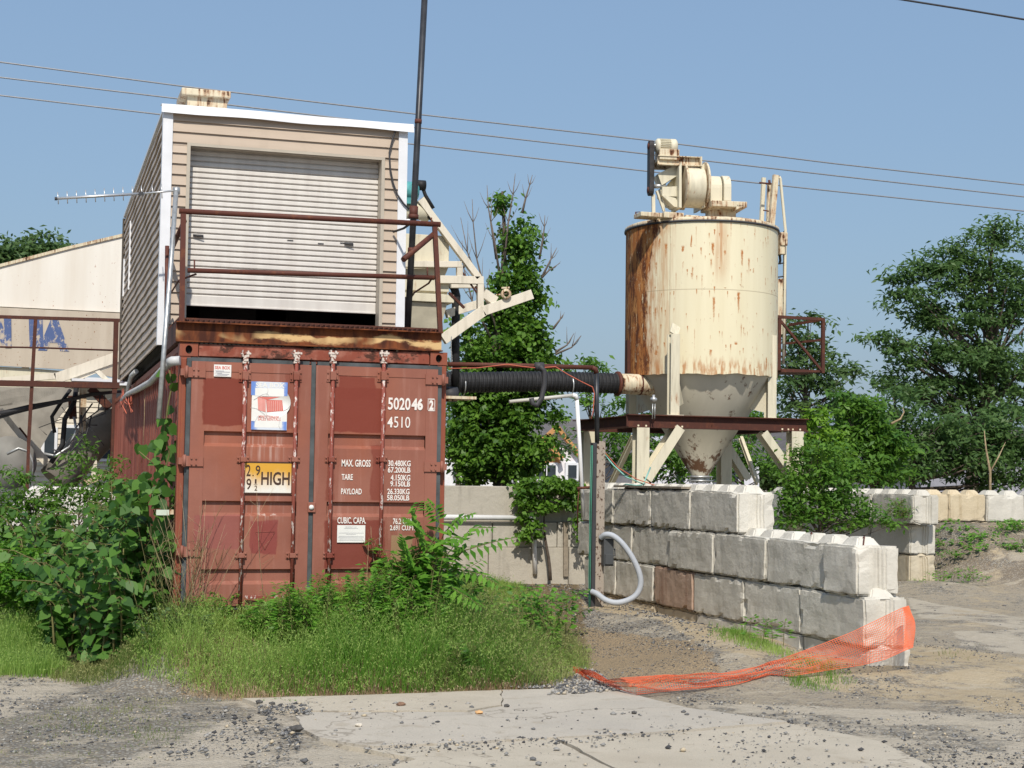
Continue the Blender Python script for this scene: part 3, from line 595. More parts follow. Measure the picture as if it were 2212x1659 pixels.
def put_block(x, y, z, L, label, group, mat='block', rz=0, knobs=2, H=BH, W=BW):
    key = (round(L, 2), knobs, round(H, 2), mat, random.randint(0, 2))
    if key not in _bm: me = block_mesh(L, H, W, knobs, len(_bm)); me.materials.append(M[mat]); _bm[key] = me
    o = bpy.data.objects.new('concrete_block', _bm[key]); COL.objects.link(o)
    o.location = (x+random.uniform(-.012, .012), y, z); o.rotation_euler = (random.uniform(-.004, .004), 0, rz+random.uniform(-.006, .006))
    return tag(o, label, 'concrete block', group)
XW = 7.25
ords = ['first', 'second', 'third', 'fourth', 'fifth', 'sixth', 'seventh', 'eighth', 'ninth']
def ypx(x, y): return PXp(x, y, XW).y
def c3(x, y): return ((2200+x*.67812)/1.808, (1800+y*.67812)/1.808)
courses = [
 ('bottom visible', 0.245, [(1730,900),(1355,850),(1035,790),(747,730),(515,690),(297,650)], 'block'),
 ('second', 0.707, [(1700,600),(1505,600),(1165,560),(865,500),(607,480),(387,460)], 'block'),
 ('top', 1.169, [(1000,270),(725,260),(500,255),(290,250)], 'block')]
for nm, z, js, m in courses:
    ys = [ypx(*c3(*j)) for j in js]
    while ys[-1] < 19.9: ys.append(min(ys[-1]+BL, 20.35))
    for i in range(len(ys)-1):
        L = ys[i+1]-ys[i]-.012; mt = 'block_rust' if (nm == 'bottom visible' and i == 3) else 'block'
        desc = {('bottom visible', 0): 'grey block at the near end of the bottom course, behind the orange net', ('bottom visible', 3): 'rust stained reddish block in the bottom course of the long wall',
                ('second', 0): 'short block at the near end of the middle course, pale grooved end', ('top', 0): 'bulging grey block at the near end of the top course'}.get((nm, i))
        lab = desc or '%s grey concrete block from the near end in the %s course of the long wall' % (ords[i], {'bottom visible': 'bottom', 'second': 'middle', 'top': 'top'}[nm])
        put_block(XW+random.uniform(-.02, .02), ys[i], z, L, lab, 'cast concrete blocks of the long stacked wall', mt)
ys = [ypx(*c3(*j)) for j in [(1735,1060),(1355,990),(1028,930),(750,880),(520,830)]]
while ys[-1] < 19.9: ys.append(min(ys[-1]+BL, 20.35))
for i in range(len(ys)-1): put_block(XW+.03, ys[i], -.215, ys[i+1]-ys[i]-.012, '%s half buried footing block from the near end under the long wall' % ords[i], 'cast concrete blocks of the long stacked wall', 'block_tan' if i > 2 else 'block')
# second wall, same make, further back on the right
X2 = 12.87
def c5(x, y): return ((3200+x*.60288)/1.808, (1700+y*.60288)/1.808)
Y2 = 21.0
for r_, (z, n, off, m) in enumerate([(.2, 4, .0, 'block_tan'), (.662, 4, .0, 'block'), (1.124, 4, -.28, 'block')]):
    for i in range(n):
        nmz = ['bottom', 'middle', 'top'][r_]
        if i > 0 and r_ == 0: continue
        put_block(X2-.12*(r_ == 2), Y2+off+i*(BL+.01), z, BL, ['%s course end block of the short far wall, ' % nmz + ['yellowish and chipped', 'pale with a tan grooved end', 'pale with a rough left face'][r_],
            '%s course block just behind the end of the short far wall' % nmz, '%s course third block of the short far wall partly behind shrubs' % nmz, '%s course last block of the short far wall behind shrubs' % nmz][i], 'cast concrete blocks of the short far wall', m)
# far wall running to the right behind the dirt bank
Y3 = 22.6
def xat(x, y): return PYp(x, y, Y3).x
xs = [xat(*c5(*j)) for j in [(700,400),(838,400),(1080,400),(1330,400)]]; xs += [xs[-1]+1.0, xs[-1]+2.0]
for r_, z in enumerate([.66, 1.122]):
    xx = xs if r_ else [xs[0]+.3, xs[0]+1.5, xs[0]+2.7]
    for i in range(len(xx)-1):
        o = put_block(xx[i+1]-.01, Y3, z, xx[i+1]-xx[i]-.02, ('%s block from the left in the top course of the far cross wall, ' % ords[i] + ['yellow tan', 'mossy tan', 'pale pitted', 'pale', 'cream'][min(i, 4)]) if r_ else '%s yellowish block from the left in the low course of the far cross wall' % ords[i],
            'cast concrete blocks of the far cross wall', 'block_tan' if (i < 2 or not r_) else 'block', rz=math.pi/2)
# slate plank on the long wall
mb = MB(); a = PXp(1333, 1052, XW+.05); b_ = PXp(1492, 1046, XW+.12)
mb.bar((XW+.1, b_.y, 1.655), (XW+.1, a.y, 1.655), .2, .025); tag(mb.build('board', M['wood'], origin=((XW+.1), a.y, 1.64)), 'thin grey board lying on the top course of the long block wall', 'board')
# ================================================================== RETAINING WALL (back left)
YR = 22.7; zt = PYp(1050, 1050, YR).z
rw = thing('retaining_wall', (5.6, YR, 0), 'weathered concrete retaining wall behind the gravel, ivy hanging over it', 'wall')
x0 = 3.2; xe = XW+1.8; zm = PYp(1100, 1128, YR).z; zl = PYp(1100, 1182, YR).z
mb = MB(); mb.box(x0, xe, YR+.10, YR+.5, zm+.003, zt); mb.build('upper_panel', M['retaining'], rw, .012)
mb = MB(); xa = PYp(1203, 1150, YR).x; xb = PYp(1227, 1150, YR).x
for p, q in ((x0, PYp(1063,1150,YR).x), (PYp(1063,1150,YR).x+.012, xa), (xa+.012, xe)): mb.box(p, q, YR, YR+.5, zl, zm)
mb.build('middle_panel', M['retaining'], rw, .01)
mb = MB()
for p, q in ((x0, PYp(1053,1210,YR).x), (PYp(1053,1210,YR).x+.012, xb), (xb+.012, xe)): mb.box(p, q, YR-.03, YR+.5, -.2, zl-.004)
mb.build('lower_panel', M['retaining'], rw, .01)
mb = MB(); a = PYp(1222, 1128, YR-.06); b_ = PYp(1222, 1245, YR-.06); mb.bar(b_, a, .07, .03, up=(0, 1, 0)); tag(mb.build('plank', M['wood'], origin=(b_.x, b_.y, b_.z)), 'narrow grey plank leaning upright against the retaining wall', 'plank')
pp = thing('drain_pipe', (PYp(1150,1236,YR-.1).x, YR-.1, PYp(1150,1236,YR-.1).z), 'white plastic pipe lying along the retaining wall ledge and dropping down it', 'pipe')
mb = MB(); yy = YR-.06; mb.tube([(3.4, yy, PYp(970,1116,yy).z), PYp(1150, 1119, yy)], .04, 10); mb.build('long_pipe', M['pvc'], pp)
mb = MB(); mb.tube([PYp(1152, 1119, yy), PYp(1156, 1240, yy)], .038, 10); mb.build('down_pipe', M['pvc'], pp)

for (cx, cy), lab in (((1425,425),'bent rusty lifting loop between the knobs in the middle of the wall step'),((1728,458),'bent rusty lifting loop near the end of the wall step')):
    p = PXp(*c3(cx, cy), XW+.16); mb = MB(); mb.spline([(p.x-.03, p.y-.05, 1.15), (p.x-.01, p.y-.03, 1.215), (p.x+.01, p.y+.0, 1.24), (p.x+.01, p.y+.04, 1.21), (p.x, p.y+.06, 1.15)], .007, 6); tag(mb.build('lifting_loop', M['pipe_brown'], origin=(p.x, p.y, 1.15)), lab, 'rebar loop')
# ================================================================== SHIPPING CONTAINER
CX0, CX1, CY0, CY1, CH = 1.235, 3.678, 14.0, 26.19, 2.896
ct = thing('shipping_container', ((CX0+CX1)/2, CY0, 0), 'faded rust red high cube shipping container standing in tall grass', 'container')
mb = MB(); mb.box(CX0, CX0+.10, CY0, CY0+.12, .51, CH-.12)
mb.box(CX0+.02, CX0+.06, CY0-.012, CY0, .5, CH-.14); mb.build('corner_post', M['container'], ct, .006)
mb = MB(); mb.box(CX1-.09, CX1, CY0, CY0+.12, .51, CH-.12); mb.build('corner_post', M['container'], ct, .006)
for x in (CX0, CX1-.12):
    mb = MB(); mb.box(x, x+.12, CY1-.12, CY1, .4, CH-.12); mb.build('corner_post', M['container'], ct, .006)
mb = MB(); mb.box(CX0+.165, CX1-.165, CY0+.003, CY0+.12, CH-.115, CH-.006); mb.box(CX0+.11, CX1-.1, CY0+.02, CY0+.12, CH-.15, CH-.118); mb.build('door_header', M['header'], ct, .005)
mb = MB(); mb.box(CX0+.165, CX1-.165, CY0, CY0+.12, .40, .545); mb.build('door_sill', M['container'], ct, .005)
def casting(x, y, z):
    o = MB(); W, D, H = .162, .178, .118
    # face with an oval hole: ring of quads
    cx, cz = x+W/2, z+H/2; n = 20; outer = []; inner = []
    for i in range(n):
        a = 2*math.pi*i/n; c, s_ = math.cos(a), math.sin(a); k = 1/max(abs(c)/(W/2), abs(s_)/(H/2)); outer.append((cx+c*k, y, cz+s_*k)); inner.append((cx+c*.03, y, cz+s_*.038))
    inn2 = [(p[0], y+.05, p[2]) for p in inner]; v = outer+inner+inn2
    o.add(v, [(i, (i+1) % n, n+(i+1) % n, n+i) for i in range(n)]); o.add(v, [(n+i, n+(i+1) % n, 2*n+(i+1) % n, 2*n+i) for i in range(n)]); o.add(inn2, [list(range(n))], 1)
    o.add([(x, y, z), (x+W, y, z), (x+W, y+D, z), (x, y+D, z), (x, y, z+H), (x+W, y, z+H), (x+W, y+D, z+H), (x, y+D, z+H)], [(0,1,2,3),(4,5,6,7),(1,2,6,5),(3,0,4,7),(2,3,7,6)])
    o.build('corner_casting', [M['container'], M['dark']], ct, fix=False)
for x in (CX0-.004, CX1+.004-.162):
    for z in (.39, CH-.118): casting(x, CY0-.006, z)
# corrugated sides, roof, rear
def corr(x, sgn, name):
    mb = MB(); y = CY0+.12; pat = [(0, 0), (.072, 0), (.14, .036), (.212, .036), (.28, 0)]; vs = []
    while y < CY1-.12:
        for a, d in pat[:-1]:
            if y+a < CY1-.12: vs.append((x+sgn*d, y+a))
        y += .28
    n = len(vs); V = [(a, b, .5) for a, b in vs]+[(a, b, CH-.07) for a, b in vs]
    mb.add(V, [(i, i+1, n+i+1, n+i) for i in range(n-1)]); o = mb.build(name, M['container_side'], ct, fix=False); return o
corr(CX0+.005, 1, 'side_panel'); corr(CX1-.005, -1, 'side_panel')
mb = MB()
for x in (CX0+.001, CX1-.061):
    mb.box(x, x+.06, CY0+.12, CY1-.12, CH-.07, CH-.01); mb.box(x, x+.06, CY0+.12, CY1-.12, .40, .52)
mb.build('side_rail', M['container'], ct, .004)
mb = MB(); mb.box(CX0+.06, CX1-.06, CY0+.12, CY1-.1, CH-.05, CH-.02); mb.box(CX0+.1, CX1-.1, CY1-.08, CY1-.03, .42, CH-.1); mb.box(CX0+.06, CX1-.06, CY0+.12, CY1-.1, .44, .5); mb.build('roof_panel', M['container_side'], ct)
# doors
DY = 13.93+.0; xm = PYp(*D4(855, 800), DY).x
dz0, dz1 = .575, PYp(*D4(500, 300), DY).z
rec = [PYp(*D4(500, y), DY).z for y in (672, 1046, 1414, 1785)]
def door(x0, x1, name):
    d = bpy.data.objects.new(name, None)
    prof = [(dz0, 0), (dz0+.02, 0)]
    for z in rec[::-1]:
        if z < .75: continue
        prof += [(z-.135, 0), (z-.105, .034), (z-.012, .034), (z, 0)]
    prof += [(dz1, 0)]
    mb = MB(); a, b = x0+.12, x1-.11; n = len(prof)
    V = [(a, DY+p[1], p[0]) for p in prof]+[(b, DY+p[1], p[0]) for p in prof]
    mb.add(V, [(i, n+i, n+i+1, i+1) for i in range(n-1)])
    for e in (a, b):
        for z in rec:
            if z < .75: continue
            mb.add([(e, DY, z-.135), (e, DY+.034, z-.105), (e, DY+.034, z-.012), (e, DY, z)], [(0, 1, 2, 3)])
    for p, q in ((x0, a-.0), (b, x1)):
        mb.box(p, q-.0, DY-.004, DY+.055, dz0, dz1)
    mb.box(a, b, DY+.04, DY+.055, dz0, dz1)
    mb.box(a+.002, b-.002, DY-.005, DY+.02, dz1-.085, dz1-.002); mb.box(a+.002, b-.002, DY-.005, DY+.02, dz0+.002, dz0+.07)
    return mb.build(name, M['door'], ct)
dl = door(CX0+.10, xm-.022, 'door'); dr = door(xm+.022, CX1-.10, 'door')
mb = MB(); g = M['gasket']
for d, x0, x1 in ((dl, CX0+.06, xm), (dr, xm, CX1-.06)):
    mb = MB(); mb.box(x0, x0+.038 if d is dl else x0+.02, DY+.01, DY+.06, dz0-.02, dz1+.03); mb.box(x1-.038 if d is dr else x1-.02, x1, DY+.01, DY+.06, dz0-.02, dz1+.03)
    mb.box(x0+.038, x1-.038, DY+.012, DY+.06, dz1+.001, dz1+.034); mb.box(x0+.038, x1-.038, DY+.012, DY+.06, dz0-.03, dz0-.001); mb.build('gasket', g, d)
# hinges
for d, x, ys, sg in ((dl, CX0+.035, (350, 830, 1320), 1), (dr, CX1-.035, (392, 862, 1345), -1)):
    for y in ys:
        z = PYp(*D4(190 if sg > 0 else 1520, y), DY).z; mb = MB()
        mb.box(x, x+sg*.185, DY-.018, DY-.005, z-.045, z+.045); mb.tube([(x+sg*.02, DY-.022, z-.055), (x+sg*.02, DY-.022, z+.055)], .014, 8)
        mb.box(x-sg*.03, x+sg*.02, DY-.012, CY0, z-.03, z+.03)
        for i in (-.025, .025): mb.tube([(x+sg*.12, DY-.03, z+i), (x+sg*.12, DY-.016, z+i)], .009, 6); mb.tube([(x+sg*.08, DY-.03, z+i), (x+sg*.08, DY-.016, z+i)], .009, 6)
        mb.build('hinge', M['door'], d)
# locking bars
BY = DY-.038
for d, cx in ((dl, 492), (dl, 768), (dr, 966), (dr, 1240)):
    x = PYp(*D4(cx, 500), BY).x; mb = MB(); ztop = PYp(*D4(cx, 262), BY).z
    mb.tube([(x, BY, .46), (x, BY, ztop)], .0175, 10)
    b = mb.build('locking_bar', M['lockbar'], d)
    mb = MB(); zz = ztop; mb.box(x-.028, x+.028, BY-.018, BY+.05, zz-.07, zz-.05); mb.box(x-.022, x+.022, BY-.024, BY+.03, zz-.05, zz+.012); mb.box(x-.045, x+.045, BY-.03, BY+.02, zz+.01, zz+.03); mb.box(x-.032, x-.016, BY-.028, BY+.05, zz-.012, zz+.05); mb.box(x+.012, x+.028, BY-.028, BY+.05, zz-.012, zz+.045)
    mb.build('cam_keeper', M['cam'], b, .003)
    for y in (370, 822, 1340):
        z = PYp(*D4(cx, y), BY).z; mb = MB(); h = .055 if y == 370 else .03
        mb.box(x-.055, x+.055, DY-.012, DY-.006, z-h, z+h); mb.box(x-.026, x+.026, BY-.024, DY-.012, z-h*.7, z+h*.7)
        for sx in (-1, 1):
            for sz in (-.5, .5): mb.tube([(x+sx*.043, DY-.024, z+sz*h), (x+sx*.043, DY-.01, z+sz*h)], .008, 6)
        mb.build('bar_bracket', M['door'], b, .003)
# handle keeper with white patch between the doors
p = PYp(*D4(852, 1080), DY); mb = MB(); mb.box(p.x-.035, p.x+.035, DY-.02, DY-.006, p.z-.045, p.z+.045); o = mb.build('door_clip', M['door'], dl, .004)
mb = MB(); mb.lathe((p.x-.004, DY-.03, p.z), [(.0, 0), (.022, 0), (.022, .008)], 14, axis='Y'); mb.build('paint_spot', M['paper'], o)
for cx, dd in ((492, dl), (768, dl), (966, dr), (1240, dr)):
    x = PYp(*D4(cx, 1500), BY).x
    mb = MB(); mb.bar((x, BY-.012, .66), (x+(.30 if cx in (492, 966) else -.30), BY-.03, .65), .014, .028); mb.build('lock_handle', M['lockbar'], dd, .003)
# lettering
LY = DY-.0062
def T(mb, body, x0, y0, x1, y1, m=0, bold=.022, Y=LY):
    a = PYp(*D4(x0, y1), Y); b = PYp(*D4(x1, y0), Y); mb.text(body, a.x, b.x, a.z, b.z, Y, m, bold)
mb = MB()
for a in [('5020', 1265,490,1388,553,0,.02), ('46', 1392,492,1455,555,0,.05), ('2', 1488,502,1512,554,0,.05), ('4', 1262,592,1292,648,0,.04), ('510', 1297,592,1386,650,0,.0), ('MAX. GROSS', 1015,824,1172,860), ('30.480KG', 1266,828,1388,858), ('67.200LB', 1264,864,1387,893),
          ('TARE', 1015,901,1076,932), ('4.150KG', 1280,905,1386,936), ('9.150LB', 1278,940,1385,968), ('PAYLOAD', 1012,979,1124,1010), ('26.330KG', 1262,980,1382,1010), ('58.050LB', 1260,1015,1381,1043),
          ('CUBIC. CAPA.', 992,1134,1147,1168), ('76.2 CU.M.', 1292,1140,1412,1172), ('2.691 CU.FT.', 1276,1177,1412,1205)]:
    mb = MB(); T(mb, *a); mb.build('lettering', M['white_letter'], dr, fix=False)
mb = MB()
for x0, y0, x1, y1 in ((1480,494,1520,498),(1480,556,1520,560),(1480,494,1484,560),(1516,494,1520,560)):
    a = PYp(*D4(x0, y1), LY); b = PYp(*D4(x1, y0), LY); mb.box(a.x, b.x, LY-.0005, LY, a.z, b.z)
mb.build('lettering_box', M['white_letter'], dr, fix=False)
def plate(mb, x0, y0, x1, y1, Y, m=0):
    a = PYp(*D4(x0, y1), Y); b = PYp(*D4(x1, y0), Y); mb.box(a.x, b.x, Y, Y+.0012, a.z, b.z, m); return a, b
mb = MB(); plate(mb, 490, 838, 745, 1005, LY-.008)
yy = LY-.0095
for x0, y0, x1, y1 in ((488,836,747,840),(488,1003,747,1007),(488,836,492,1007),(743,836,747,1007),(541,957,560,959)):
    a = PYp(*D4(x0, y1), yy); b = PYp(*D4(x1, y0), yy); mb.box(a.x, b.x, yy, yy+.0008, a.z, b.z, 1)
for a in [('2', 500,850,525,912), ('.', 533,905,541,912), ('9', 550,854,577,908), ('9', 500,925,528,985), ('1', 546,928,556,953), ('2', 544,963,560,990), ('HIGH', 580,890,736,960)]: T(mb, *a, 1, .022 if len(a[0]) > 1 else .012, yy)
mb.build('height_sticker', [M['highsticker'], M['black_letter']], dl, fix=False)
# storage company sticker with container drawing
mb = MB(); Y0 = LY-.008; plate(mb, 526, 406, 724, 660, Y0, 0)
yy = Y0-.0015
a = PYp(*D4(660, 515), Y0-.001); rr = abs(PYp(*D4(740, 515), Y0).x-a.x); mb.lathe((a.x, Y0-.0002, a.z), [(0, -.0006), (rr, 0), (rr, -.0006), (rr, .0015)], 28, axis='Y')
for x0, y0, x1, y1 in ((526,406,724,474),(526,618,718,660)): plate(mb, x0, y0, x1, y1, yy, 1)
for i_, (x0, y0, x1, y1) in enumerate(((548,440,704,478),(545,600,694,648))): plate(mb, x0, y0, x1, y1, yy-.0006, 0)
# red container drawing
def pl(pts, m, Y): mb.add([PYp(*D4(*q), Y) for q in pts], [tuple(range(len(pts)))], m)
pl([(608,500),(694,502),(700,560),(612,566)], 2, yy-.001); pl([(560,484),(606,498),(606,566),(566,556)], 4, yy-.001)
for i in range(6): pl([(564+i*7,486+i*2),(567+i*7,487+i*2),(567+i*7,557+i*1.5),(564+i*7,556+i*1.5)], 2, yy-.0014)
for i in range(8): pl([(616+i*10,506),(619+i*10,506),(620+i*10,560),(617+i*10,561)], 4, yy-.0014)
pl([(612,500),(684,484),(606,484),(562,482)], 2, yy-.001)
T(mb, 'SEA BOX', 552,410,708,432, 0, .03, yy-.0012); T(mb, 'MINI STORAGE', 567,586,676,597, 2, .015, yy-.0012); T(mb, 'SALES RENTALS', 562,600,686,611, 2, .015, yy-.0012)
for q in ([(520,540),(560,548),(600,580),(618,612)], [(540,500),(590,470),(612,466),(622,476)], [(612,566),(606,600),(560,590)], [(700,560),(724,548),(738,530)], [(612,420),(618,452),(610,474)], [(684,590),(676,640),(684,660)], [(560,590),(546,620),(530,614)]):
    mb.tube([PYp(*D4(*k), yy-.0018) for k in q], .0012, 4, 3)
mb.build('company_sticker', [M['paper'], M['sticker_blue'], M['red_print'], M['grey_print'], flat('pale_red_print', (.72, .4, .36), .6)], dl, fix=False)
mb = MB(); plate(mb, 325, 312, 420, 373, Y0, 0); T(mb, 'SEA BOX', 331,319,414,334, 1, .03, Y0-.001)
for i, (xa, xb) in enumerate(((332,380),(336,412),(330,370),(344,408),(333,398))): plate(mb, xa, 342+i*6, xb, 344.5+i*6, Y0-.001, 2)
mb.build('small_sticker', [M['paper'], M['red_print'], M['grey_print']], dl, fix=False)
mb = MB(); plate(mb, 990, 1177, 1143, 1270, Y0, 0); T(mb, 'PROPERTY OF', 1036,1184,1096,1190, 1, .0, Y0-.001)
for i, (xa, xb) in enumerate(((1030,1104),(1000,1134),(1040,1092),(1000,1134),(996,1136),(1004,1130),(998,1136))): plate(mb, xa, (1193, 1218, 1225, 1236, 1243, 1250, 1257)[i], xb, (1193, 1218, 1225, 1236, 1243, 1250, 1257)[i]+2, Y0-.001, 1)
mb.build('paper_notice', [M['paper'], M['grey_print']], dr, fix=False)
mb = MB()
tri = [(548,1212),(655,1212),(600,1310)]
for i in range(3): mb.tube([PYp(*D4(*tri[i]), LY-.0005), PYp(*D4(*tri[(i+1) % 3]), LY-.0005)], .0012, 4)
mb.build('scratched_triangle', M['header'], dl)
# small green plate on the corner
mb = MB(); p = PYp(350, 1106, 13.96); mb.box(p.x-.05, p.x+.06, 13.95, 13.958, p.z-.028, p.z+.02); mb.box(p.x+.06, p.x+.1, 13.951, 13.959, p.z-.02, p.z+.022, 1); mb.build('bent_plate', [flat('pale_green_paint', (.5,.56,.46), .6), M['cream_rusty']], ct)
# ================================================================== PLATFORM ON THE CONTAINER
PX0, PX1 = PYp(381, 720, 13.98).x, PYp(957, 740, 13.98).x
PT = 3.085; pf = thing('walkway_platform', ((PX0+PX1)/2, 14.6, 2.9), 'rusted steel platform with pipe railing on top of the red container', 'platform')
mb = MB(); mb.channel((PX0, 14.01, 2.995), (PX1, 14.01, 2.995), .07, .18, .01, side=1); mb.build('edge_beam', M['edge_beam'], pf)
mb = MB()
for x in (PX0+.035, PX1-.035, (PX0+PX1)/2): mb = MB(); mb.bar((x, 14.05, 2.99), (x, 15.55, 2.99), .06, .17); mb.build('cross_beam', M['brown'], pf)
mb = MB(); x = PX0+.02
while x < PX1: mb.box(x, x+.008, 13.985, 15.6, PT+.0, PT+.028); x += .045
y = 13.99
while y < 15.6: mb.box(PX0+.01, PX1-.01, y, y+.008, PT+.02, PT+.033); y += .1
mb.build('grating_deck', M['brown'], pf)
def P14(x, y, Y=14.0): return PYp(x, y, Y)
mb = MB(); mb.tube([P14(387, 456), P14(951, 485)], .026, 10); mb.build('top_rail', M['pipe_brown'], pf)
mb = MB(); mb.tube([P14(405, 584), P14(938, 600)], .023, 10); mb.build('middle_rail', M['pipe_brown'], pf)
for a, b, rr in (((396, 462), (392, 706), .024), ((939, 490), (951, 722), .022)):
    mb = MB(); p, q = P14(*a), P14(*b); q.z = PT; mb.bar(p, q, rr*1.9, rr*1.9); mb.build('post', M['pipe_brown'], pf)
pr_ = P14(945, 496)
mb = MB(); e = PYp(872, 562, 14.0); mb.tube([P14(938, 505, 14.02), PYp(871, 561, 13.75)], .026, 10); mb.build('loose_tube', M['pipe_brown'], pf)
mb = MB(); mb.tube([P14(398, 478, 14.03), PYp(368, 545, 15.3)], .024, 8); mb.tube([PYp(361, 531, 15.25), PYp(359, 712, 15.25)], .02, 8); mb.build('side_rail', M['pipe_brown'], pf)
mb = MB(); mb.tube([P14(424, 592, 14.02), P14(412, 596, 14.05), PYp(386, 606, 14.5), PYp(366, 638, 15.2), PYp(364, 665, 15.25)], .009, 6)
mb.tube([P14(932, 603, 14.02), P14(926, 612, 14.05), P14(895, 632, 14.4), P14(880, 655, 15.2)], .009, 6)
mb.tube([P14(420, 561), P14(420, 590)], .007, 6); mb.tube([P14(932, 470), P14(932, 486)], .007, 6); mb.tube([P14(923, 577), P14(924, 600)], .007, 6); mb.build('bent_rod', M['pipe_brown'], pf)
# ================================================================== SHED ON THE CONTAINER
SX0, SX1, SY0, SY1 = 1.165, 3.56, 15.4, 22.2
sh = thing('equipment_shed', ((SX0+SX1)/2, SY0, 2.9), 'beige vinyl sided shed with a half open roller door on top of the container', 'shed')
zb0 = 3.08; zl_ = PYp(360, 240, SY0).z; zr_ = PYp(875, 275, SY0).z; zt_ = (zl_+zr_)/2
ox0, ox1 = PYp(405, 500, SY0).x, PYp(822, 500, SY0).x; oz1 = PYp(615, 331, SY0).z
def clap(mb, p, q, z0, z1, nrm, step=.1, wav=0, n=1, zbase=0):
    """clapboards between plan points p,q; each course leans out to its lower lip"""
    p = Vector((*p, 0)); q = Vector((*q, 0)); nrm = Vector((*nrm, 0)); L = (q-p).length
    k = math.floor((z0-zbase)/step); zz = zbase+k*step
    while zz < z1-1e-4:
        a, b = max(zz, z0), min(zz+step, z1)
        if b-a > .004:
            ra = 1-(a-zz)/step; rb = 1-(b-zz)/step; V = []
            for i in range(n+1):
                s = p.lerp(q, i/n); f = i/n*L
                dz = wav*(math.sin(f*3.1+zz*2.5)+.6*math.sin(f*7.3+zz*4)+.5*math.sin(f*1.3+1)); dn = wav*.35*math.sin(f*5+zz*9)
                w0 = Vector((0, 0, dz if a > z0+.002 else 0)); w1 = Vector((0, 0, dz if b < z1-.002 else 0))
                V += [s+nrm*(.002+.021*ra+dn)+Vector((0, 0, a))+w0, s+nrm*(.002+.021*ra-.018+dn)+Vector((0, 0, a))+w0, s+nrm*(.003+.004*rb+dn)+Vector((0, 0, b))+w1]
            for i in range(n):
                c = i*3; mb.add([V[c], V[c+1], V[c+2], V[c+3], V[c+4], V[c+5]], [(0, 3, 5, 2), (0, 1, 4, 3)])
        zz += step
mb = MB(); nf = (0, -1)
clap(mb, (SX0, SY0), (ox0, SY0), zb0, oz1, nf, .1056, zbase=zb0); clap(mb, (ox1, SY0), (SX1, SY0), zb0, oz1, nf, .1056, zbase=zb0); clap(mb, (SX0, SY0), (SX1, SY0), oz1, zt_, nf, .1056, zbase=zb0)
mb.build('front_wall', M['siding'], sh, fix=False)
mb = MB(); clap(mb, (SX0, SY1), (SX0, SY0), zb0-.08, zt_, (-1, 0), .1056, .0045, 60, zb0); mb.build('side_wall', M['siding'], sh, fix=False)
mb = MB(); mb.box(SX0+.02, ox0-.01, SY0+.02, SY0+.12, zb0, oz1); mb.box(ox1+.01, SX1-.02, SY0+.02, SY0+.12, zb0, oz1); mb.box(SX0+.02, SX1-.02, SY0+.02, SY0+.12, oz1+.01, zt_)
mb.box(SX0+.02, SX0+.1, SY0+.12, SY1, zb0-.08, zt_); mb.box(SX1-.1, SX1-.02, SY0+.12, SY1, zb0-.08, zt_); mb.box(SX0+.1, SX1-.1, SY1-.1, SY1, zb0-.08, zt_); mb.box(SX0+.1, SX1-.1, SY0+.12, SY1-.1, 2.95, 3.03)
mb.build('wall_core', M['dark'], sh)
mb = MB(); mb.box(SX0+.5, SX0+1.1, SY0+1.3, SY0+1.9, 3.03, 3.9); mb.box(SX0+1.5, SX0+2.0, SY0+1.8, SY0+2.4, 3.03, 3.8); mb.build('stored_boxes', flat('dusty_grey', (.1,.1,.1), .9), sh)
mb = MB(); mb.box(SX0-.03, SX1+.03, SY0-.04, SY1+.03, zt_, zt_+.03); mb.build('roof', M['trim'], sh)
tw = .085
mb = MB(); mb.box(SX0-.028, SX0+tw-.02, SY0-.03, SY0-.0, zb0-.1, zt_); mb.box(SX0-.03, SX0-.005, SY0-.028, SY0+.08, zb0-.1, zt_-.003); mb.build('corner_trim', M['trim'], sh)
mb = MB(); mb.box(SX1-tw+.02, SX1+.026, SY0-.03, SY0-.0, zb0-.02, zt_); mb.box(SX1+.004, SX1+.028, SY0-.028, SY0+.08, zb0-.02, zt_-.003); mb.build('corner_trim', M['trim'], sh)
# dented fascia
mb = MB(); n = 24; V = []
for i in range(n+1):
    x = SX0-.05+(SX1-SX0+.13)*i/n; f = i/n; wv = .004*math.sin(f*9)+.008*max(0, math.sin(f*21)-.4); z0 = zt_+.042
    V += [(x, SY0-.075-wv, z0-.085-.005*math.sin(f*14)), (x, SY0-.062, z0+.004*math.sin(f*6)), (x, SY0+.12, z0+.02)]
mb.add(V, [(i*3, i*3+3, i*3+4, i*3+1) for i in range(n)]+[(i*3+1, i*3+4, i*3+5, i*3+2) for i in range(n)]); 
o = mb.build('roof_fascia', M['trim'], sh, fix=False); sm_ = o.modifiers.new('s', 'SOLIDIFY'); sm_.thickness = .004
# door opening trim, roller door
mb = MB(); mb.box(ox0-.028, ox0+.006, SY0-.026, SY0+.14, zb0, oz1+.03); mb.box(ox1-.006, ox1+.028, SY0-.026, SY0+.14, zb0, oz1+.03); mb.box(ox0+.006, ox1-.006, SY0-.024, SY0+.14, oz1, oz1+.028); mb.build('door_trim', flat('beige_trim', (.45,.40,.33), .5, var=.06), sh)
rd = MB(); yb = SY0+.14; zbot = PYp(600, 668, yb).z; top = oz1+.05; z = top; pitch = .0552; V = []; k = 0
while z > zbot+.10:
    for j, (dz, dy) in enumerate(((0, .014), (.006, .012), (.010, -.002), (.016, -.006), (.046, -.008), (.052, -.001), (.0545, .013))): V.append((z-dz, yb+dy))
    z -= pitch
V.append((zbot+.1, yb+.006)); n = len(V)
rd.add([(ox0+.008, b, a) for a, b in V]+[(ox1-.008, b, a) for a, b in V], [(i, i+1, n+i+1, n+i) for i in range(n-1)])
o = rd.build('roller_door', M['shutter'], sh, fix=False)
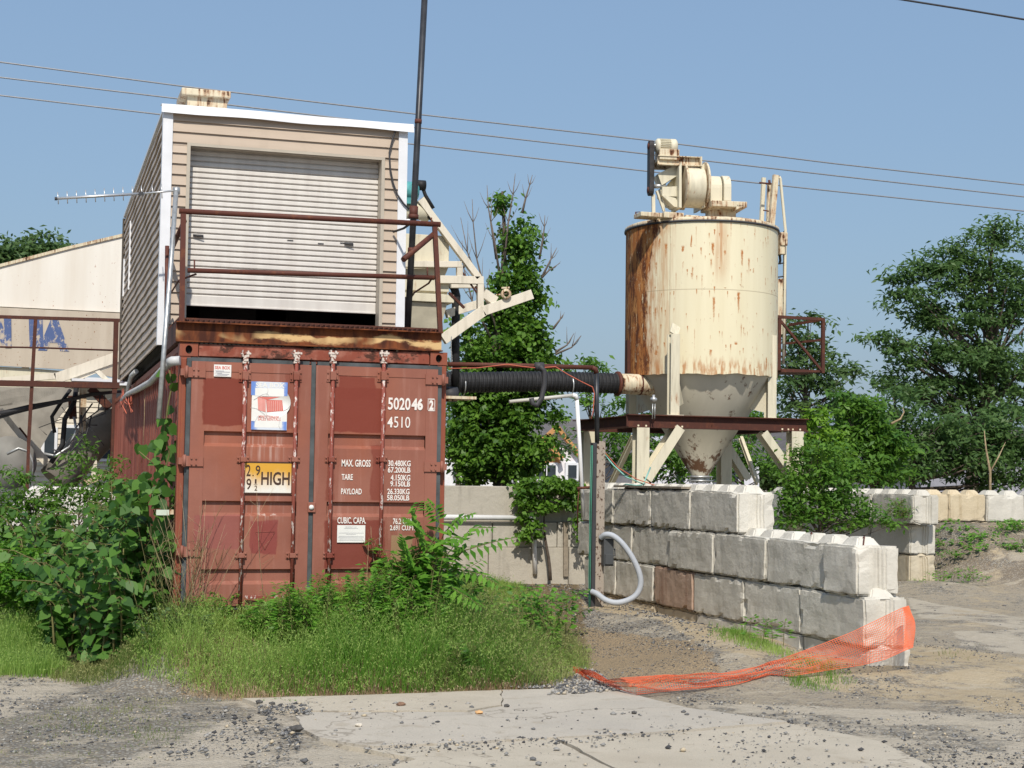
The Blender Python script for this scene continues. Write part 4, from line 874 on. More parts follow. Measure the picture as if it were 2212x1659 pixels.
mb = MB(); mb.box(ox0+.008, ox1-.008, yb-.012, yb+.02, zbot, zbot+.1); mb.box(ox0+.008, ox1-.008, yb-.02, yb+.02, zbot-.006, zbot+.012); mb.build('bottom_bar', M['shutter'], o, .004)
mb = MB()
for x, y, w_ in ((428, 509, .05), (753, 527, .045)):
    p = PYp(x, y, yb-.012); mb.box(p.x-w_, p.x+w_, yb-.03, yb-.01, p.z-.006, p.z+.010); mb.tube([(p.x-w_, yb-.03, p.z), (p.x+w_, yb-.045, p.z-.012)], .006, 6)
for x, y in ((627, 519), (693, 526), (741, 525)):
    p = PYp(x, y, yb-.012); mb.box(p.x-.03, p.x+.03, yb-.014, yb-.010, p.z-.004, p.z+.004)
mb.build('door_latch', M['cable'], o)
# tall narrow window casings on the side wall
for a, b, yy in (((283, 478), (283, 618), None), ((269, 560), (267, 640), None)):
    p = PXp(*a, SX0-.02); q = PXp(*b, SX0-.02)
    w_ = MB(); w_.box(SX0-.035, SX0-.012, p.y-.04, p.y+.03, q.z, p.z); w_.build('window_casing', M['trim'], sh)
mb = MB(); mb.box(SX0-.04, SX0+.0, SY1-.05, SY1+.02, zb0-.05, zt_-.02); mb.build('rear_trim', flat('dark_rear_trim', (.08,.07,.06), .8), sh)
# roof vent box
v0 = thing('roof_vent', (1.5, 16.6, zt_+.03), 'rusty cream sheet metal box on the left end of the shed roof', 'vent')
YV = 16.7; a = PYp(404, 232, YV); b = PYp(491, 210, YV)
mb = MB(); mb.box(a.x, b.x, YV, YV+.5, zt_+.03, b.z); mb.build('vent_body', M['cream_rusty'], v0, .004)
a2 = PYp(392, 212, YV-.05); b2 = PYp(499, 202, YV-.05); mb = MB(); mb.box(a2.x, b2.x, YV-.05, YV+.58, b.z-.02, b.z+.055); mb.build('vent_lid', M['cream_rusty'], v0, .01)
# cable loop and gooseneck disc at the right corner of the shed
mb = MB(); mb.tube([PYp(*q, SY0-.05) for q in ((861,280),(856,278),(848,300),(841,330),(843,365),(849,395),(858,420),(872,440),(884,452))], .009, 6); tag(mb.build('cable', M['cable'], origin=PYp(860, 280, SY0-.05)), 'thin dark cable hanging down the beige siding by the right corner', 'cable')
lp = thing('disc_lamp', PYp(889, 478, 15.1), 'white disc shaped lamp cover at the right corner of the shed', 'lamp'); mb = MB(); c = PYp(890, 480, 15.05)
mb.lathe(c, [(0, .03), (.06, .026), (.1, .01), (.108, -.004), (.1, -.004), (0, .0)], 24); mb.build('lamp_shade', M['trim'], lp); mb = MB(); mb.tube([c+Vector((0, 0, -.002)), c+Vector((-.06, .1, -.05)), c+Vector((-.12, .3, -.06))], .012, 8); mb.build('lamp_arm', M['cable'], lp)
# tall black pole
mb = MB(); p0 = PYp(880, 712, 14.5); p0.z = PT; p1 = PYp(919, -40, 14.5); sp_ = thing('steel_pole', p0, 'tall dark steel pole rising past the top of the photo beside the shed', 'pole')
mb.tube([p0, p1], .031, 12); mb.build('pole_tube', M['pole'], sp_)
mb = MB()
for y, hh, rr in ((452, .055, .042), (462, .02, .05), (532, .02, .038), (260, .02, .035)):
    mb = MB(); f = (712-y)/752; c = p0.lerp(p1, f); d = (p1-p0).normalized(); mb.tube([c-d*hh, c+d*hh], rr, 12); mb.build('coupling', M['pipe_brown'], sp_)
# antenna
ya = 14.75; mt_ = PYp(345, 880, 13.97); an = thing('yagi_antenna', mt_, 'yagi antenna on a thin galvanised mast at the left corner of the shed', 'antenna')
mb = MB(); mb.tube([PYp(343, 905, 13.95), PYp(359, 700, 14.1), PYp(370, 560, 14.45), PYp(381, 408, 14.75)], .023, 10); mb.build('mast', M['galv'], an)
A = PYp(118, 429, 14.75); B = PYp(386, 411, 14.75); mb = MB(); mb.tube([A, PYp(312, 418, 14.75)], .013, 8); mb.tube([PYp(312, 418, 14.75), B], .009, 8); mb.build('boom', M['alu'], an)
mb = MB(); mb.tube([A, A+Vector((.02, 0, 0))], .016, 8); mb.build('end_cap', M['cable'], an)
mb = MB(); mb.bar(PYp(300, 419, 14.75), PYp(310, 418, 14.75), .03, .03); mb.build('feed_box', M['cable'], an)
mb = MB(); mb.tube([PYp(381, 405, 14.75), PYp(381, 420, 14.75)], .035, 8); mb.build('mast_clamp', M['galv'], an)
for i in range(12):
    x = 125+i*20.1+(3 if i > 9 else 0); y = 428.5-(x-118)*.0672; hh = 13+i*.25; mb = MB(); mb.tube([PYp(x-.5, y-hh, 14.75), PYp(x+1, y+hh, 14.75)], .0045, 5); mb.build('element', M['alu'], an)
# conduit along the container side
mb = MB(); xx = CX0-.06
mb.tube([PYp(389, 779, 13.95), PYp(372, 780, 13.97), PYp(366, 783, 14.0)], .042, 12)
mb.tube([PXp(368, 783, xx), PXp(350, 800, xx), PXp(325, 826, xx), PXp(300, 840, xx), PXp(276, 852, xx), PXp(264, 866, xx)], .035, 10)
mb.tube([PXp(276, 850, xx), PXp(279, 830, xx), PXp(284, 812, xx), PXp(294, 802, xx)], .03, 8)
tag(mb.build('conduit', flat('grey_white_conduit', (.5,.5,.5), .5), origin=PXp(368, 783, xx)), 'pale plastic conduit clipped along the top of the container side', 'conduit')
mb = MB(); rr = random.Random(4)
for i in range(14):
    x = 262+rr.random()*22; mb.tube([PXp(x, 838+rr.random()*20, xx), PXp(x+rr.uniform(-5, 5), 860+rr.random()*14, xx-.03), PXp(x+rr.uniform(-9, 9), 872+rr.random()*22, xx-.02)], .007, 4)
tag(mb.build('frayed_cables', M['redcable'], origin=PXp(270, 860, xx)), 'bundle of frayed copper coloured cable ends at the far top of the container side', 'cable')
mb = MB(); mb.tube([PXp(313, 838, xx), PXp(312, 900, xx), PXp(309, 960, xx), PXp(306, 1000, xx)], .004, 4); tag(mb.build('string', M['stalk'], origin=PXp(313, 838, xx)), 'thin pale string hanging down the container side', 'string')
# ================================================================== BATCH PLANT ON THE LEFT
YH = 27.5
def H(x, y, Y=YH): return PYp(x, y, Y)
hp = thing('aggregate_bin', (H(120, 790).x, YH, 0), 'large off white steel bin with worn blue letters behind the container', 'bin')
mb = MB(); k = [H(-160, 640), H(0, 576), H(150, 536), H(275, 508), H(300, 668), H(300, 690), H(0, 662), H(-160, 655)]
mb.prism([H(-160, 632), H(0, 576), H(150, 537), H(330, 495), H(330, 678), H(0, 662), H(-160, 655)], (0, 2.6, 0)); mb.build('upper_wall', M['bin_white'], hp)
mb = MB(); mb.prism([H(-160, 657, YH-.06), H(0, 664, YH-.06), H(330, 680, YH-.06), H(330, 835, YH-.06), H(180, 800, YH-.06), H(0, 790, YH-.06), H(-160, 786, YH-.06)], (0, .06, 0)); mb.build('lettered_band', M['bin_dark'], hp)
mb = MB(); mb.bar(H(-160, 634), H(0, 574), .06, .05); mb.bar(H(0, 574), H(150, 535), .06, .05); mb.bar(H(150, 535), H(330, 493), .06, .05); mb.build('top_rim', M['cream_rusty'], hp)
mb = MB(); yy = YH-.066
def LT(body, x0, x1, y0, y1, bold=.03): a = PYp(x0, y1, yy); b = PYp(x1, y0, yy); mb.text(body, a.x, b.x, a.z, b.z, yy, 0, bold)
def LP(*polys):
    mb = MB()
    for i, p in enumerate(polys): mb.prism([H(x, y, yy-.004*i-.001) for x, y in p], (0, .0035, 0))
    mb.build('faded_letter', M['worn_blue'], hp)
mb = MB(); LT('A', 82, 152, 687, 757, .07); mb.build('faded_letter', M['worn_blue'], hp, fix=False)
LP([(62,686),(92,687),(94,752),(64,752)])
LP([(-34,684),(-14,684),(-14,750),(-34,750)], [(-20,684),(-2,684),(24,750),(6,750)], [(8,684),(24,684),(25,751),(11,751)])
mb = MB(); mb.prism([H(-160, 790), H(0, 792), H(60, 795), H(190, 806), H(120, 850), H(70, 870), H(-20, 880), H(-160, 870)], (0, 2.2, 0)); mb.build('hopper_bottom', M['cream'], hp)
for x in (-60, 310):
    a = H(x, 700, YH+1); mb = MB(); mb.bar((a.x, YH+1.2, 0), (a.x, YH+1.2, a.z), .2, .2); mb.build('leg', M['cream_clean'], hp)
# rusty walkway railing beside it
YW = 25.2; wr = thing('walkway_railing', H(160, 830, YW), 'rust brown pipe railing and walkway in front of the off white bin', 'railing')
mb = MB(); mb.bar(H(-80, 682, YW), H(259, 692, YW), .05, .05); mb.build('top_rail', M['brown'], wr)
mb = MB(); mb.tube([H(-80, 748, YW), H(80, 751, YW), H(255, 757, YW)], .014, 6); mb.build('middle_rail', M['brown'], wr)
mb = MB(); mb.bar(H(-80, 826, YW), H(258, 833, YW), .10, .09); mb.build('walkway_beam', M['brown'], wr)
mb = MB(); a = H(-80, 826, YW); b = H(258, 833, YW); mb.box(a.x-1, b.x, YW+.06, YW+.65, a.z+.0, a.z+.035); mb.build('walkway_deck', M['brown'], wr)
mb = MB(); mb.bar(H(77, 688, YW), H(62, 955, YW), .055, .055); mb.build('post', M['brown'], wr)
mb = MB(); mb.bar(H(251, 692, YW), H(247, 850, YW), .075, .075); mb.build('post', M['brown'], wr)
mb = MB(); a = H(247, 850, YW); mb.bar(a, (a.x, YW, 0), .06, .06); a = H(62, 955, YW); mb.bar(a, (a.x, YW, 0), .05, .05); mb.build('support_leg', M['brown'], wr)
# frame, chutes and braces under the bin
fr = thing('conveyor_frame', (H(150, 900, 26).x, 26, 0), 'cream steel frame and braces with grey conveyor chutes under the bin', 'conveyor')
YF = 26.2
def fb_(name, m, *segs, **kw):
    for a, b, w_, h_ in segs: mb = MB(); mb.bar(H(*a, kw.get('Y', YF)), H(*b, kw.get('Y', YF)), w_, h_); mb.build(name, m, fr)
fb_('feed_boom', M['cream_clean'], ((262, 768), (120, 818), .12, .17), ((120, 812), (-60, 828), .12, .10), ((150, 815), (262, 770), .05, .2))
fb_('diagonal_brace', M['cream_clean'], ((0, 885), (60, 960), .1, .09), ((60, 955), (125, 1025), .12, .13), ((196, 788), (240, 830), .08, .07))
fb_('diagonal_brace', M['brown'], ((40, 925), (88, 985), .06, .06), ((195, 838), (236, 880), .12, .13))
fb_('upright', M['cream_rusty'], ((180, 820), (175, 1045), .11, .11)); fb_('upright', M['cream_clean'], ((205, 975), (202, 1035), .08, .09), ((245, 770), (248, 850), .035, .04))
fb_('upright', M['brown'], ((155, 855), (158, 905), .12, .12))
fb_('lower_rail', M['cream_rusty'], ((178, 1045), (258, 1015), .08, .09))
mb = MB(); mb.box(H(150, 833).x, H(258, 833).x, YF-.3, YF, H(150, 830).z-.03, H(150, 830).z+.01); mb.build('gutter', M['trim'], fr)
mb = MB(); mb.tube([H(285, 872, 26.4), H(215, 935, 26.4), H(120, 1040, 26.2)], .30, 24); mb.build('chute', flat('screw_tube_grey', (.24,.22,.19), .7, var=.25, scale=3), fr)
mb = MB(); mb.tube([H(165, 838, 26.0), H(160, 870, 25.9), H(140, 905, 25.9), H(135, 960, 25.9), H(110, 1000, 25.9)], .04, 10); mb.tube([H(152, 842, 26.0), H(128, 875, 25.9), H(112, 900, 25.9), H(118, 935, 25.9)], .03, 8); mb.build('black_hose', M['black'], fr)
mb = MB(); q = [H(-40, 835), H(150, 838), H(172, 848), H(128, 900), H(84, 975), H(60, 1000), H(20, 960), H(-40, 945)]; mb.prism(q, (0, .6, 0)); mb.build('chute', flat('shaded_chute_grey', (.30,.275,.235), .8, var=.25, scale=3), fr)  # grey-brown colour includes the shade beneath the bin
mb = MB(); mb.lathe(H(20, 1000, 26.0), [(.0, -.4), (.42, -.4), (.42, .4), (.0, .4)], 28, axis='Y'); mb.build('drum', flat('drum_grey', (.2,.195,.18), .7, var=.2, scale=3), fr)
mb = MB(); mb.tube([H(15, 980, 25.6), H(40, 968, 25.6), H(62, 975, 25.6), H(72, 1000, 25.6), H(70, 1035, 25.6)], .018, 8); mb.build('drum_guard', M['galv'], fr)
mb = MB(); rr = random.Random(9)
for i in range(9):
    o_ = rr.uniform(-6, 6); mb.tube([H(-30, 900+o_+i*1.5, 25.7), H(60, 882+o_, 25.7), H(130, 868+o_*.6, 25.7), H(200, 852+o_*.5, 25.7), H(262, 846+o_*.3, 25.7)], rr.uniform(.008, .018), 6)
for i in range(7):
    x = rr.uniform(120, 230); y = rr.uniform(850, 900); mb.tube([H(x, y, 25.7), H(x+rr.uniform(-20, 20), y+rr.uniform(10, 60), 25.7), H(x+rr.uniform(-50, 10), y+rr.uniform(40, 100), 25.7), H(x+rr.uniform(-70, 0), y+rr.uniform(60, 110), 25.7)], rr.uniform(.006, .014), 6)
mb.tube([H(0, 893, 25.5), H(40, 884, 25.5), H(75, 876, 25.5)], .035, 8)
tag(mb.build('cable_bundle', M['cable'], origin=H(130, 870, 25.7)), 'tangled bundle of dark cables slung under the walkway to the container', 'cables')
mb = MB(); mb.tube([H(95, 980, 25.8), H(120, 985, 25.8), H(150, 965, 25.8), H(165, 930, 25.8), H(160, 900, 25.8)], .022, 8); tag(mb.build('hose', M['galv'], origin=H(120, 985, 25.8)), 'thick grey hose curving below the cable bundle beside the bin frame', 'hose')
# sided building behind
bd = thing('sided_building', (H(150, 1000, 33).x, 33, 0), 'cream sided low building seen through the frame under the bin', 'building')
mb = MB(); a = H(-260, 840, 33); b = H(330, 840, 33); clap(mb, (a.x, 33), (b.x, 33), 0, a.z+.2, (0, -1), .11, zbase=0); mb.build('wall', flat('cream_siding', (.62,.56,.46), .6, var=.08), bd, fix=False)
mb = MB(); mb.box(a.x, b.x, 33.03, 36, 0, a.z+.2); mb.box(a.x-.1, b.x+.1, 32.7, 36.3, a.z+.2, a.z+.34); mb.build('roof', M['trim'], bd)
for x0, x1, y0, y1 in ((140, 185, 925, 990), (95, 118, 930, 990), (205, 262, 935, 990), (-30, 10, 930, 1000)):
    p, q = H(x0, y1, 32.95), H(x1, y0, 32.95); mb = MB(); mb.box(p.x-.06, q.x+.06, 32.95, 33.0, p.z-.06, q.z+.06); wi = mb.build('window', M['trim'], bd); mb = MB(); mb.box(p.x, q.x, 32.94, 32.96, p.z, q.z); mb.build('pane', M['glass'], wi)
# white tank behind bushes
tk = MB(); a = H(70, 1050, 24.3); b = H(262, 1050, 24.3); tk.prism([(a.x-1.6, 24.3, 0), (b.x, 24.3, 0), (b.x, 24.3, H(250, 1075, 24.3).z), (H(225, 1040, 24.3).x, 24.3, H(225, 1055, 24.3).z), (a.x, 24.3, H(70, 1050, 24.3).z), (a.x-.4, 24.3, 1.1), (a.x-1.6, 24.3, .95)], (0, .8, 0))
tag(tk.build('white_trough', flat('chalky_white', (.66,.64,.62), .8, var=.12, scale=4, bump=.3), origin=(a.x, 24.3, 0), bevel=.04), 'chalky white concrete hopper body behind the bushes left of the container', 'trough')
# ================================================================== BATCHER RIGHT OF THE SHED
def c6(x, y): return (829.6+x*.3334, 331.9+y*.3334)
YB = 17.5
def B5(x, y, Y=YB): return PYp(*c6(x, y), Y)
bt = thing('cement_batcher', (B5(280, 900).x, YB, 0), 'cream steel batching hopper and frame standing behind the right side of the container', 'hopper')
def bb(name, m, segs, Y=YB, par=None):
    for a, b, w_, h_ in segs: mb = MB(); mb.bar(B5(*a, Y), B5(*b, Y), w_, h_); mb.build(name, m, par or bt, .003)
cc = M['cream_clean']
bb('diagonal_beam', cc, [((232, 300), (612, 806), .08, .075)]); bb('diagonal_beam', cc, [((645, 905), (722, 958), .07, .11)])
bb('boom_arm', cc, [((380, 1205), (640, 1020), .09, .125), ((636, 1022), (955, 912), .09, .115)]); bb('boom_arm', cc, [((400, 1040), (610, 975), .09, .1)], YB+.7)
bb('top_beam', cc, [((120, 716), (500, 718), .07, .07), ((488, 722), (488, 800), .07, .06)]); bb('middle_beam', cc, [((360, 816), (640, 822), .08, .09)]); bb('frame_post', cc, [((622, 834), (622, 1045), .074, .074)])
bb('middle_beam', cc, [((430, 850), (620, 850), .08, .08)], YB+.6)
bb('dark_strut', M['brown'], [((505, 765), (600, 900), .02, .02), ((420, 900), (520, 1000), .03, .03), ((590, 860), (640, 930), .02, .02)])
mb = MB(); mb.prism([B5(200, 335), B5(262, 275), B5(302, 350), B5(255, 345)], (0, .3, 0)); mb.build('head_plate', cc, bt)
mb = MB(); a, b = B5(110, 700), B5(430, 530); mb.box(a.x, b.x, YB+.05, YB+.75, a.z, b.z); mb.build('upper_hopper', M['cream'], bt, .006)
mb = MB(); a, b = B5(110, 790), B5(420, 735); mb.prism([B5(110, 735, YB+.1), B5(418, 735, YB+.1), B5(390, 800, YB+.1), B5(110, 800, YB+.1)], (0, .6, 0)); mb.build('throat', flat('dusty_cream', (.5,.46,.37), .7, var=.15), bt)
mb = MB(); a, b = B5(105, 880), B5(425, 800); mb.box(a.x, b.x, YB+.02, YB+.78, a.z, b.z); a, b = B5(105, 950), B5(455, 915); mb.box(a.x, b.x, YB, YB+.82, a.z, b.z); a, b = B5(108, 915), B5(420, 881); mb.box(a.x, b.x, YB+.06, YB+.74, a.z, b.z); mb.build('weigh_box', M['cream'], bt, .006)
mb = MB()
q0 = [B5(112, 955), B5(415, 955)]; q1 = [B5(170, 1150), B5(330, 1150)]
x0, x1, z0 = q0[0].x, q0[1].x, q0[0].z; u0, u1, w0 = q1[0].x, q1[1].x, 3.0
mb.add([(x0, YB+.04, z0), (x1, YB+.04, z0), (x1, YB+.78, z0), (x0, YB+.78, z0), (u0, YB+.25, w0), (u1, YB+.25, w0), (u1, YB+.55, w0), (u0, YB+.55, w0)], [(0,1,2,3),(4,5,6,7),(0,1,5,4),(1,2,6,5),(2,3,7,6),(3,0,4,7)]); mb.build('cone', flat('dusty_cream_cone', (.5,.46,.36), .7, var=.15), bt)
mb = MB(); c = B5(225, 380, YB+.1); mb.lathe(c, [(0, -.25), (.11, -.25), (.13, -.2), (.13, .08), (.09, .12), (0, .12)], 24, axis='X'); mb.build('gear_case', M['cream'], bt)
mb = MB(); c = B5(165, 245, YB); mb.lathe(c, [(0, -.14), (.1, -.14), (.115, -.1), (.115, .05), (.08, .1), (0, .1)], 20, axis='X'); mb.box(c.x-.08, c.x+.05, YB-.1, YB+.1, c.z-.16, c.z-.09); mb.build('motor', M['teal'], bt)
mb = MB(); mb.tube([B5(240, 190), B5(250, 220), B5(268, 270), B5(320, 355)], .022, 8); mb.lathe(B5(240, 205), [(0, -.05), (.06, -.05), (.06, .05), (0, .05)], 14, axis='X'); mb.tube([B5(270, 345), B5(275, 400), B5(300, 425), B5(325, 430), B5(330, 415)], .016, 8); mb.build('belt_and_hose', M['black'], bt)
mb = MB(); mb.lathe(B5(790, 910, YB-.06), [(.035, -.02), (.062, -.02), (.062, .02), (.035, .02), (.035, -.02)], 20, axis='Y'); mb.bar(B5(725, 915), B5(820, 905), .02, .015); mb.bar(B5(760, 870), B5(812, 868), .02, .02); mb.build('lifting_ring', M['cream_rusty'], bt)
for x in (130, 320):
    mb = MB(); p = B5(x, 950); mb.bar((p.x, YB+.9, 0), (p.x, YB+.9, p.z), .09, .09); mb.build('leg', M['brown'], bt)
mb = MB(); a = B5(140, 930); mb.bar(B5(140, 930, 16.9), (B5(140, 930, 16.9).x, 16.9, 2.9), .1, .06); mb.build('bracket', M['brown'], bt)
# vertical black pipe with elbow
vp = thing('standpipe', (B5(462, 1100, 18.2).x, 18.2, 0), 'thick black vertical pipe beside the container right corner', 'pipe'); mb = MB()
mb.tube([B5(425, 840, 18.2), B5(455, 870, 18.2), B5(468, 920, 18.2), B5(462, 1200, 18.2), B5(462, 1540, 18.2)], .052, 12); mb.build('pipe_run', M['black'], vp)
mb = MB(); c = B5(430, 1560, 18.0); mb.lathe(c, [(0, -.08), (.09, -.08), (.09, .08), (0, .08)], 16, axis='X'); mb.build('valve', M['cable'], vp)
# chain
mb = MB(); x0 = B5(432, 1200, 17.3)
for i in range(46):
    y = 1190+i*5.2; p = B5(437-3*math.sin(i/7), y, 17.3); k = Vector((.006, 0, 0)) if i % 2 else Vector((0, .006, 0)); mb.tube([p-k, p+Vector((0, 0, .012)), p+k, p+Vector((0, 0, -.012)), p-k], .0028, 4)
tag(mb.build('chain', M['galv'], origin=x0), 'thin pale chain hanging below the cream boom arm', 'chain')
mb = MB(); a = PYp(966, 862, 16.5); b = PYp(1013, 866, 16.5); mb.box(3.69, b.x, 16.2, 16.5, a.z-.01, a.z+.02); mb.prism([(3.69, 16.35, a.z-.01), (b.x-.06, 16.35, a.z-.01), (3.69, 16.35, a.z-.1)], (0, .03, 0)); tag(mb.build('shelf_bracket', M['cream_rusty'], origin=(3.7, 16.4, a.z)), 'rusty shelf plate sticking out of the container right side', 'shelf')
# ================================================================== DUCT AND PIPES
YD = 21.85
du = thing('corrugated_duct', PYp(1150, 832, YD), 'long black corrugated flexible duct between container and silo', 'duct')
A = Vector((3.7, YD, PYp(975, 833, YD).z)); Bq = PYp(1340, 829, YD); L = (Bq-A).length; prof = []; z = 0; r0 = .155
while z < L: prof += [(r0*.88, z), (r0, z+.014), (r0, z+.034), (r0*.88, z+.048)]; z += .058
mb = MB(); n = 24; m_ = len(prof)
for i, (r, zz) in enumerate(prof):
    f = zz/L; c = A.lerp(Bq, f)+Vector((0, 0, -.03*math.sin(f*math.pi*2.0)*f)); 
    for j in range(n): a = 2*math.pi*j/n; mb.v.append(c+Vector((0, math.cos(a)*r, math.sin(a)*r)))
for i in range(m_-1):
    for j in range(n): mb.f.append([i*n+j, i*n+(j+1) % n, (i+1)*n+(j+1) % n, (i+1)*n+j]); mb.mi.append(0); mb.sm.append(False)
mb.build('duct_hose', M['black'], du, fix=False)
for x in (1000, 1232):
    c = PYp(x, 832, YD); mb = MB(); mb.lathe(c, [(r0+.004, -.008), (r0+.008, 0), (r0+.004, .008)], 24, axis='X'); mb.build('hose_clamp', M['galv'], du)
mb = MB(); c = PYp(1334, 829, YD); mb.lathe(c, [(.1, -.02), (.185, -.02), (.19, .0), (.185, .02), (.1, .02)], 24, axis='X'); mb.build('flange', M['pipe_brown'], du)
YP = 18.3
pg = PZp(1276, 1326, .17); post = thing('steel_post', pg, 'spotted cream and dark steel angle post standing in the sand with green cables', 'post')
PYs = pg.y; b = PYp(1296, 953, PYs); mb = MB(); mb.bar((b.x+.005, PYs, -.1), (b.x+.01, PYs, b.z), .105, .04, up=(0, 1, 0)); mb.build('face_plate', M['postpaint'], post, .003)
mb = MB(); mb.bar((b.x-.075, PYs+.02, -.1), (b.x-.07, PYs+.02, b.z-.02), .045, .09, up=(0, 1, 0)); mb.build('back_angle', M['cable'], post)
mb = MB()
for dx in (-9, -6): mb.tube([PYp(1286+dx, 962, PYs-.04), PYp(1283+dx, 1100, PYs-.04), PYp(1281+dx, 1250, PYs-.04), PYp(1278+dx*.6, 1328, PYs-.04)], .0045, 6)
mb.build('green_cable', M['greencable'], post)
op = thing('overhead_pipe', (b.x-.05, PYs+.02, 0), 'rusty overhead pipe bending down to the spotted post', 'pipe')
mb = MB(); pts = [PYp(968, 787, PYs), PYp(1130, 790, PYs), PYp(1278, 794, PYs), PYp(1286, 797, PYs), PYp(1288.5, 806, PYs), PYp(1289, 880, PYs), PYp(1290, 958, PYs)]; mb.tube(pts[:3], .028, 10, 0); mb.build('horizontal_pipe', M['pipe_brown'], op)
mb = MB(); mb.tube(pts[2:5], .032, 10); mb.build('elbow', M['pipe_brown'], op); mb = MB(); mb.tube(pts[4:], .028, 10); mb.build('down_pipe', M['pole'], op)
mb = MB(); mb.tube([PYp(*q, PYs-.06) for q in ((970,796),(1030,795),(1095,787),(1130,792),(1160,795),(1200,792),(1225,808),(1255,824),(1280,836),(1284,850),(1281,890),(1277,905))], .006, 5); tag(mb.build('red_wire', M['redcable'], origin=PYp(1095, 787, PYs)), 'thin red wire slung along the overhead rusty pipe', 'wire')
mb = MB(); mb.tube([PYp(*q, PYs-.08) for q in ((1165,790),(1175,800),(1176,830),(1170,860),(1160,876),(1150,872),(1148,860))], .032, 8); mb.lathe(PYp(1165, 792, PYs-.05), [(0, -.06), (.05, -.05), (.05, .05), (0, .06)], 12, axis='X'); tag(mb.build('hose_loop', M['cable'], origin=PYp(1165, 790, PYs)), 'short dark strap hanging in a loop from the overhead pipe across the duct', 'hose')
pv = thing('pvc_pipe', PYp(1262, 1118, 19.3), 'white plastic elbow pipe leaning down from under the black duct', 'pipe')
mb = MB(); mb.tube([PYp(1100, 868, 19.3), PYp(1238, 854, 19.3)], .024, 10); mb.build('upper_run', M['wood'] if 0 else flat('dirty_pvc', (.55,.53,.48), .5), pv)
mb = MB(); mb.tube([PYp(1236, 854, 19.3), PYp(1243, 855, 19.3), PYp(1246, 863, 19.3)], .033, 10); mb.tube([PYp(1246, 860, 19.3), PYp(1253, 980, 19.3), PYp(1260, 1118, 19.3)], .027, 10); mb.build('down_pipe', M['pvc'], pv)
mb = MB(); mb.tube([PYp(1250, 1060, 19.2), PYp(1248, 1054, 19.2), PYp(1258, 1054, 19.2), PYp(1280, 1052, 19.0)], .018, 8); mb.tube([PYp(1251, 1054, 19.2), PYp(1248, 1090, 19.2), PYp(1248, 1140, 19.2)], .008, 6); tag(mb.build('rusty_hook', M['pipe_brown'], origin=PYp(1250, 1060, 19.2)), 'small rusty pipe stub holding the white pipe beside the spotted post', 'pipe')
mb = MB(); hz = PYs-.05; pts = [(1298,1162),(1308,1155),(1325,1158),(1345,1175),(1365,1203),(1380,1235),(1384,1262),(1375,1284),(1355,1297),(1330,1302),(1308,1296),(1290,1283),(1278,1278)]
sm2 = []
for i in range(len(pts)-1):
    for f in (0, .5): sm2.append(PYp(pts[i][0]*(1-f)+pts[i+1][0]*f, pts[i][1]*(1-f)+pts[i+1][1]*f, hz-.25*math.sin(math.pi*(i+f)/(len(pts)-1))))
sm2.append(PYp(*pts[-1], hz)); mb.spline(sm2[::2], .034, 12); tag(mb.build('grey_hose', M['hose'], origin=PYp(1298, 1162, hz)), 'light grey flexible hose curving out of the spotted post in a wide loop', 'hose')
sb = thing('switch_box', PYp(1308, 1190, PYs-.03), 'dark grey electrical box with lever on the spotted post', 'electrical box'); a = PYp(1300, 1206, PYs-.06); q = PYp(1323, 1152, PYs-.06)
gm = flat('dark_grey_box', (.07,.075,.08), .5); ss_ = PYp(1299, 1222, PYs-.03); q = PYp(1321, 1163, PYs-.03)
mb = MB(); mb.box(ss_.x, q.x, PYs-.11, PYs+.0, ss_.z, q.z); mb.build('box_body', gm, sb, .006)
mb = MB(); mb.box(ss_.x+.01, q.x-.01, PYs-.13, PYs-.11, ss_.z+.02, ss_.z+.14); mb.build('box_cover', gm, sb, .004)
mb = MB(); mb.tube([PYp(1320, 1186, PYs-.1), PYp(1328, 1186, PYs-.1), PYp(1328, 1200, PYs-.1), PYp(1321, 1202, PYs-.1)], .01, 6); mb.build('lever', gm, sb)
mb = MB(); mb.tube([PXp(1300, 975, 7.0), PXp(1325, 1005, 7.1), PXp(1352, 1030, 7.2), PXp(1390, 1046, 7.35), PXp(1405, 1010, 7.6)], .01, 6); mb.tube([PXp(1345, 1050, 7.3), PXp(1352, 1046, 7.3), PXp(1375, 1049, 7.35), PXp(1392, 1047, 7.4)], .01, 6)
tag(mb.build('green_hose', flat('mint_hose', (.22,.48,.42), .5), origin=PXp(1352, 1030, 7.2)), 'thin mint green hose sagging from the post to the block wall top', 'hose')
mb = MB(); mb.tube([PXp(1302, 972, 7.0), PXp(1335, 1010, 7.1), PXp(1375, 1035, 7.3), PXp(1420, 1050, 7.4)], .006, 5); tag(mb.build('orange_wire', M['redcable'], origin=PXp(1335, 1010, 7.1)), 'thin orange wire sagging beside the mint hose above the wall', 'wire')
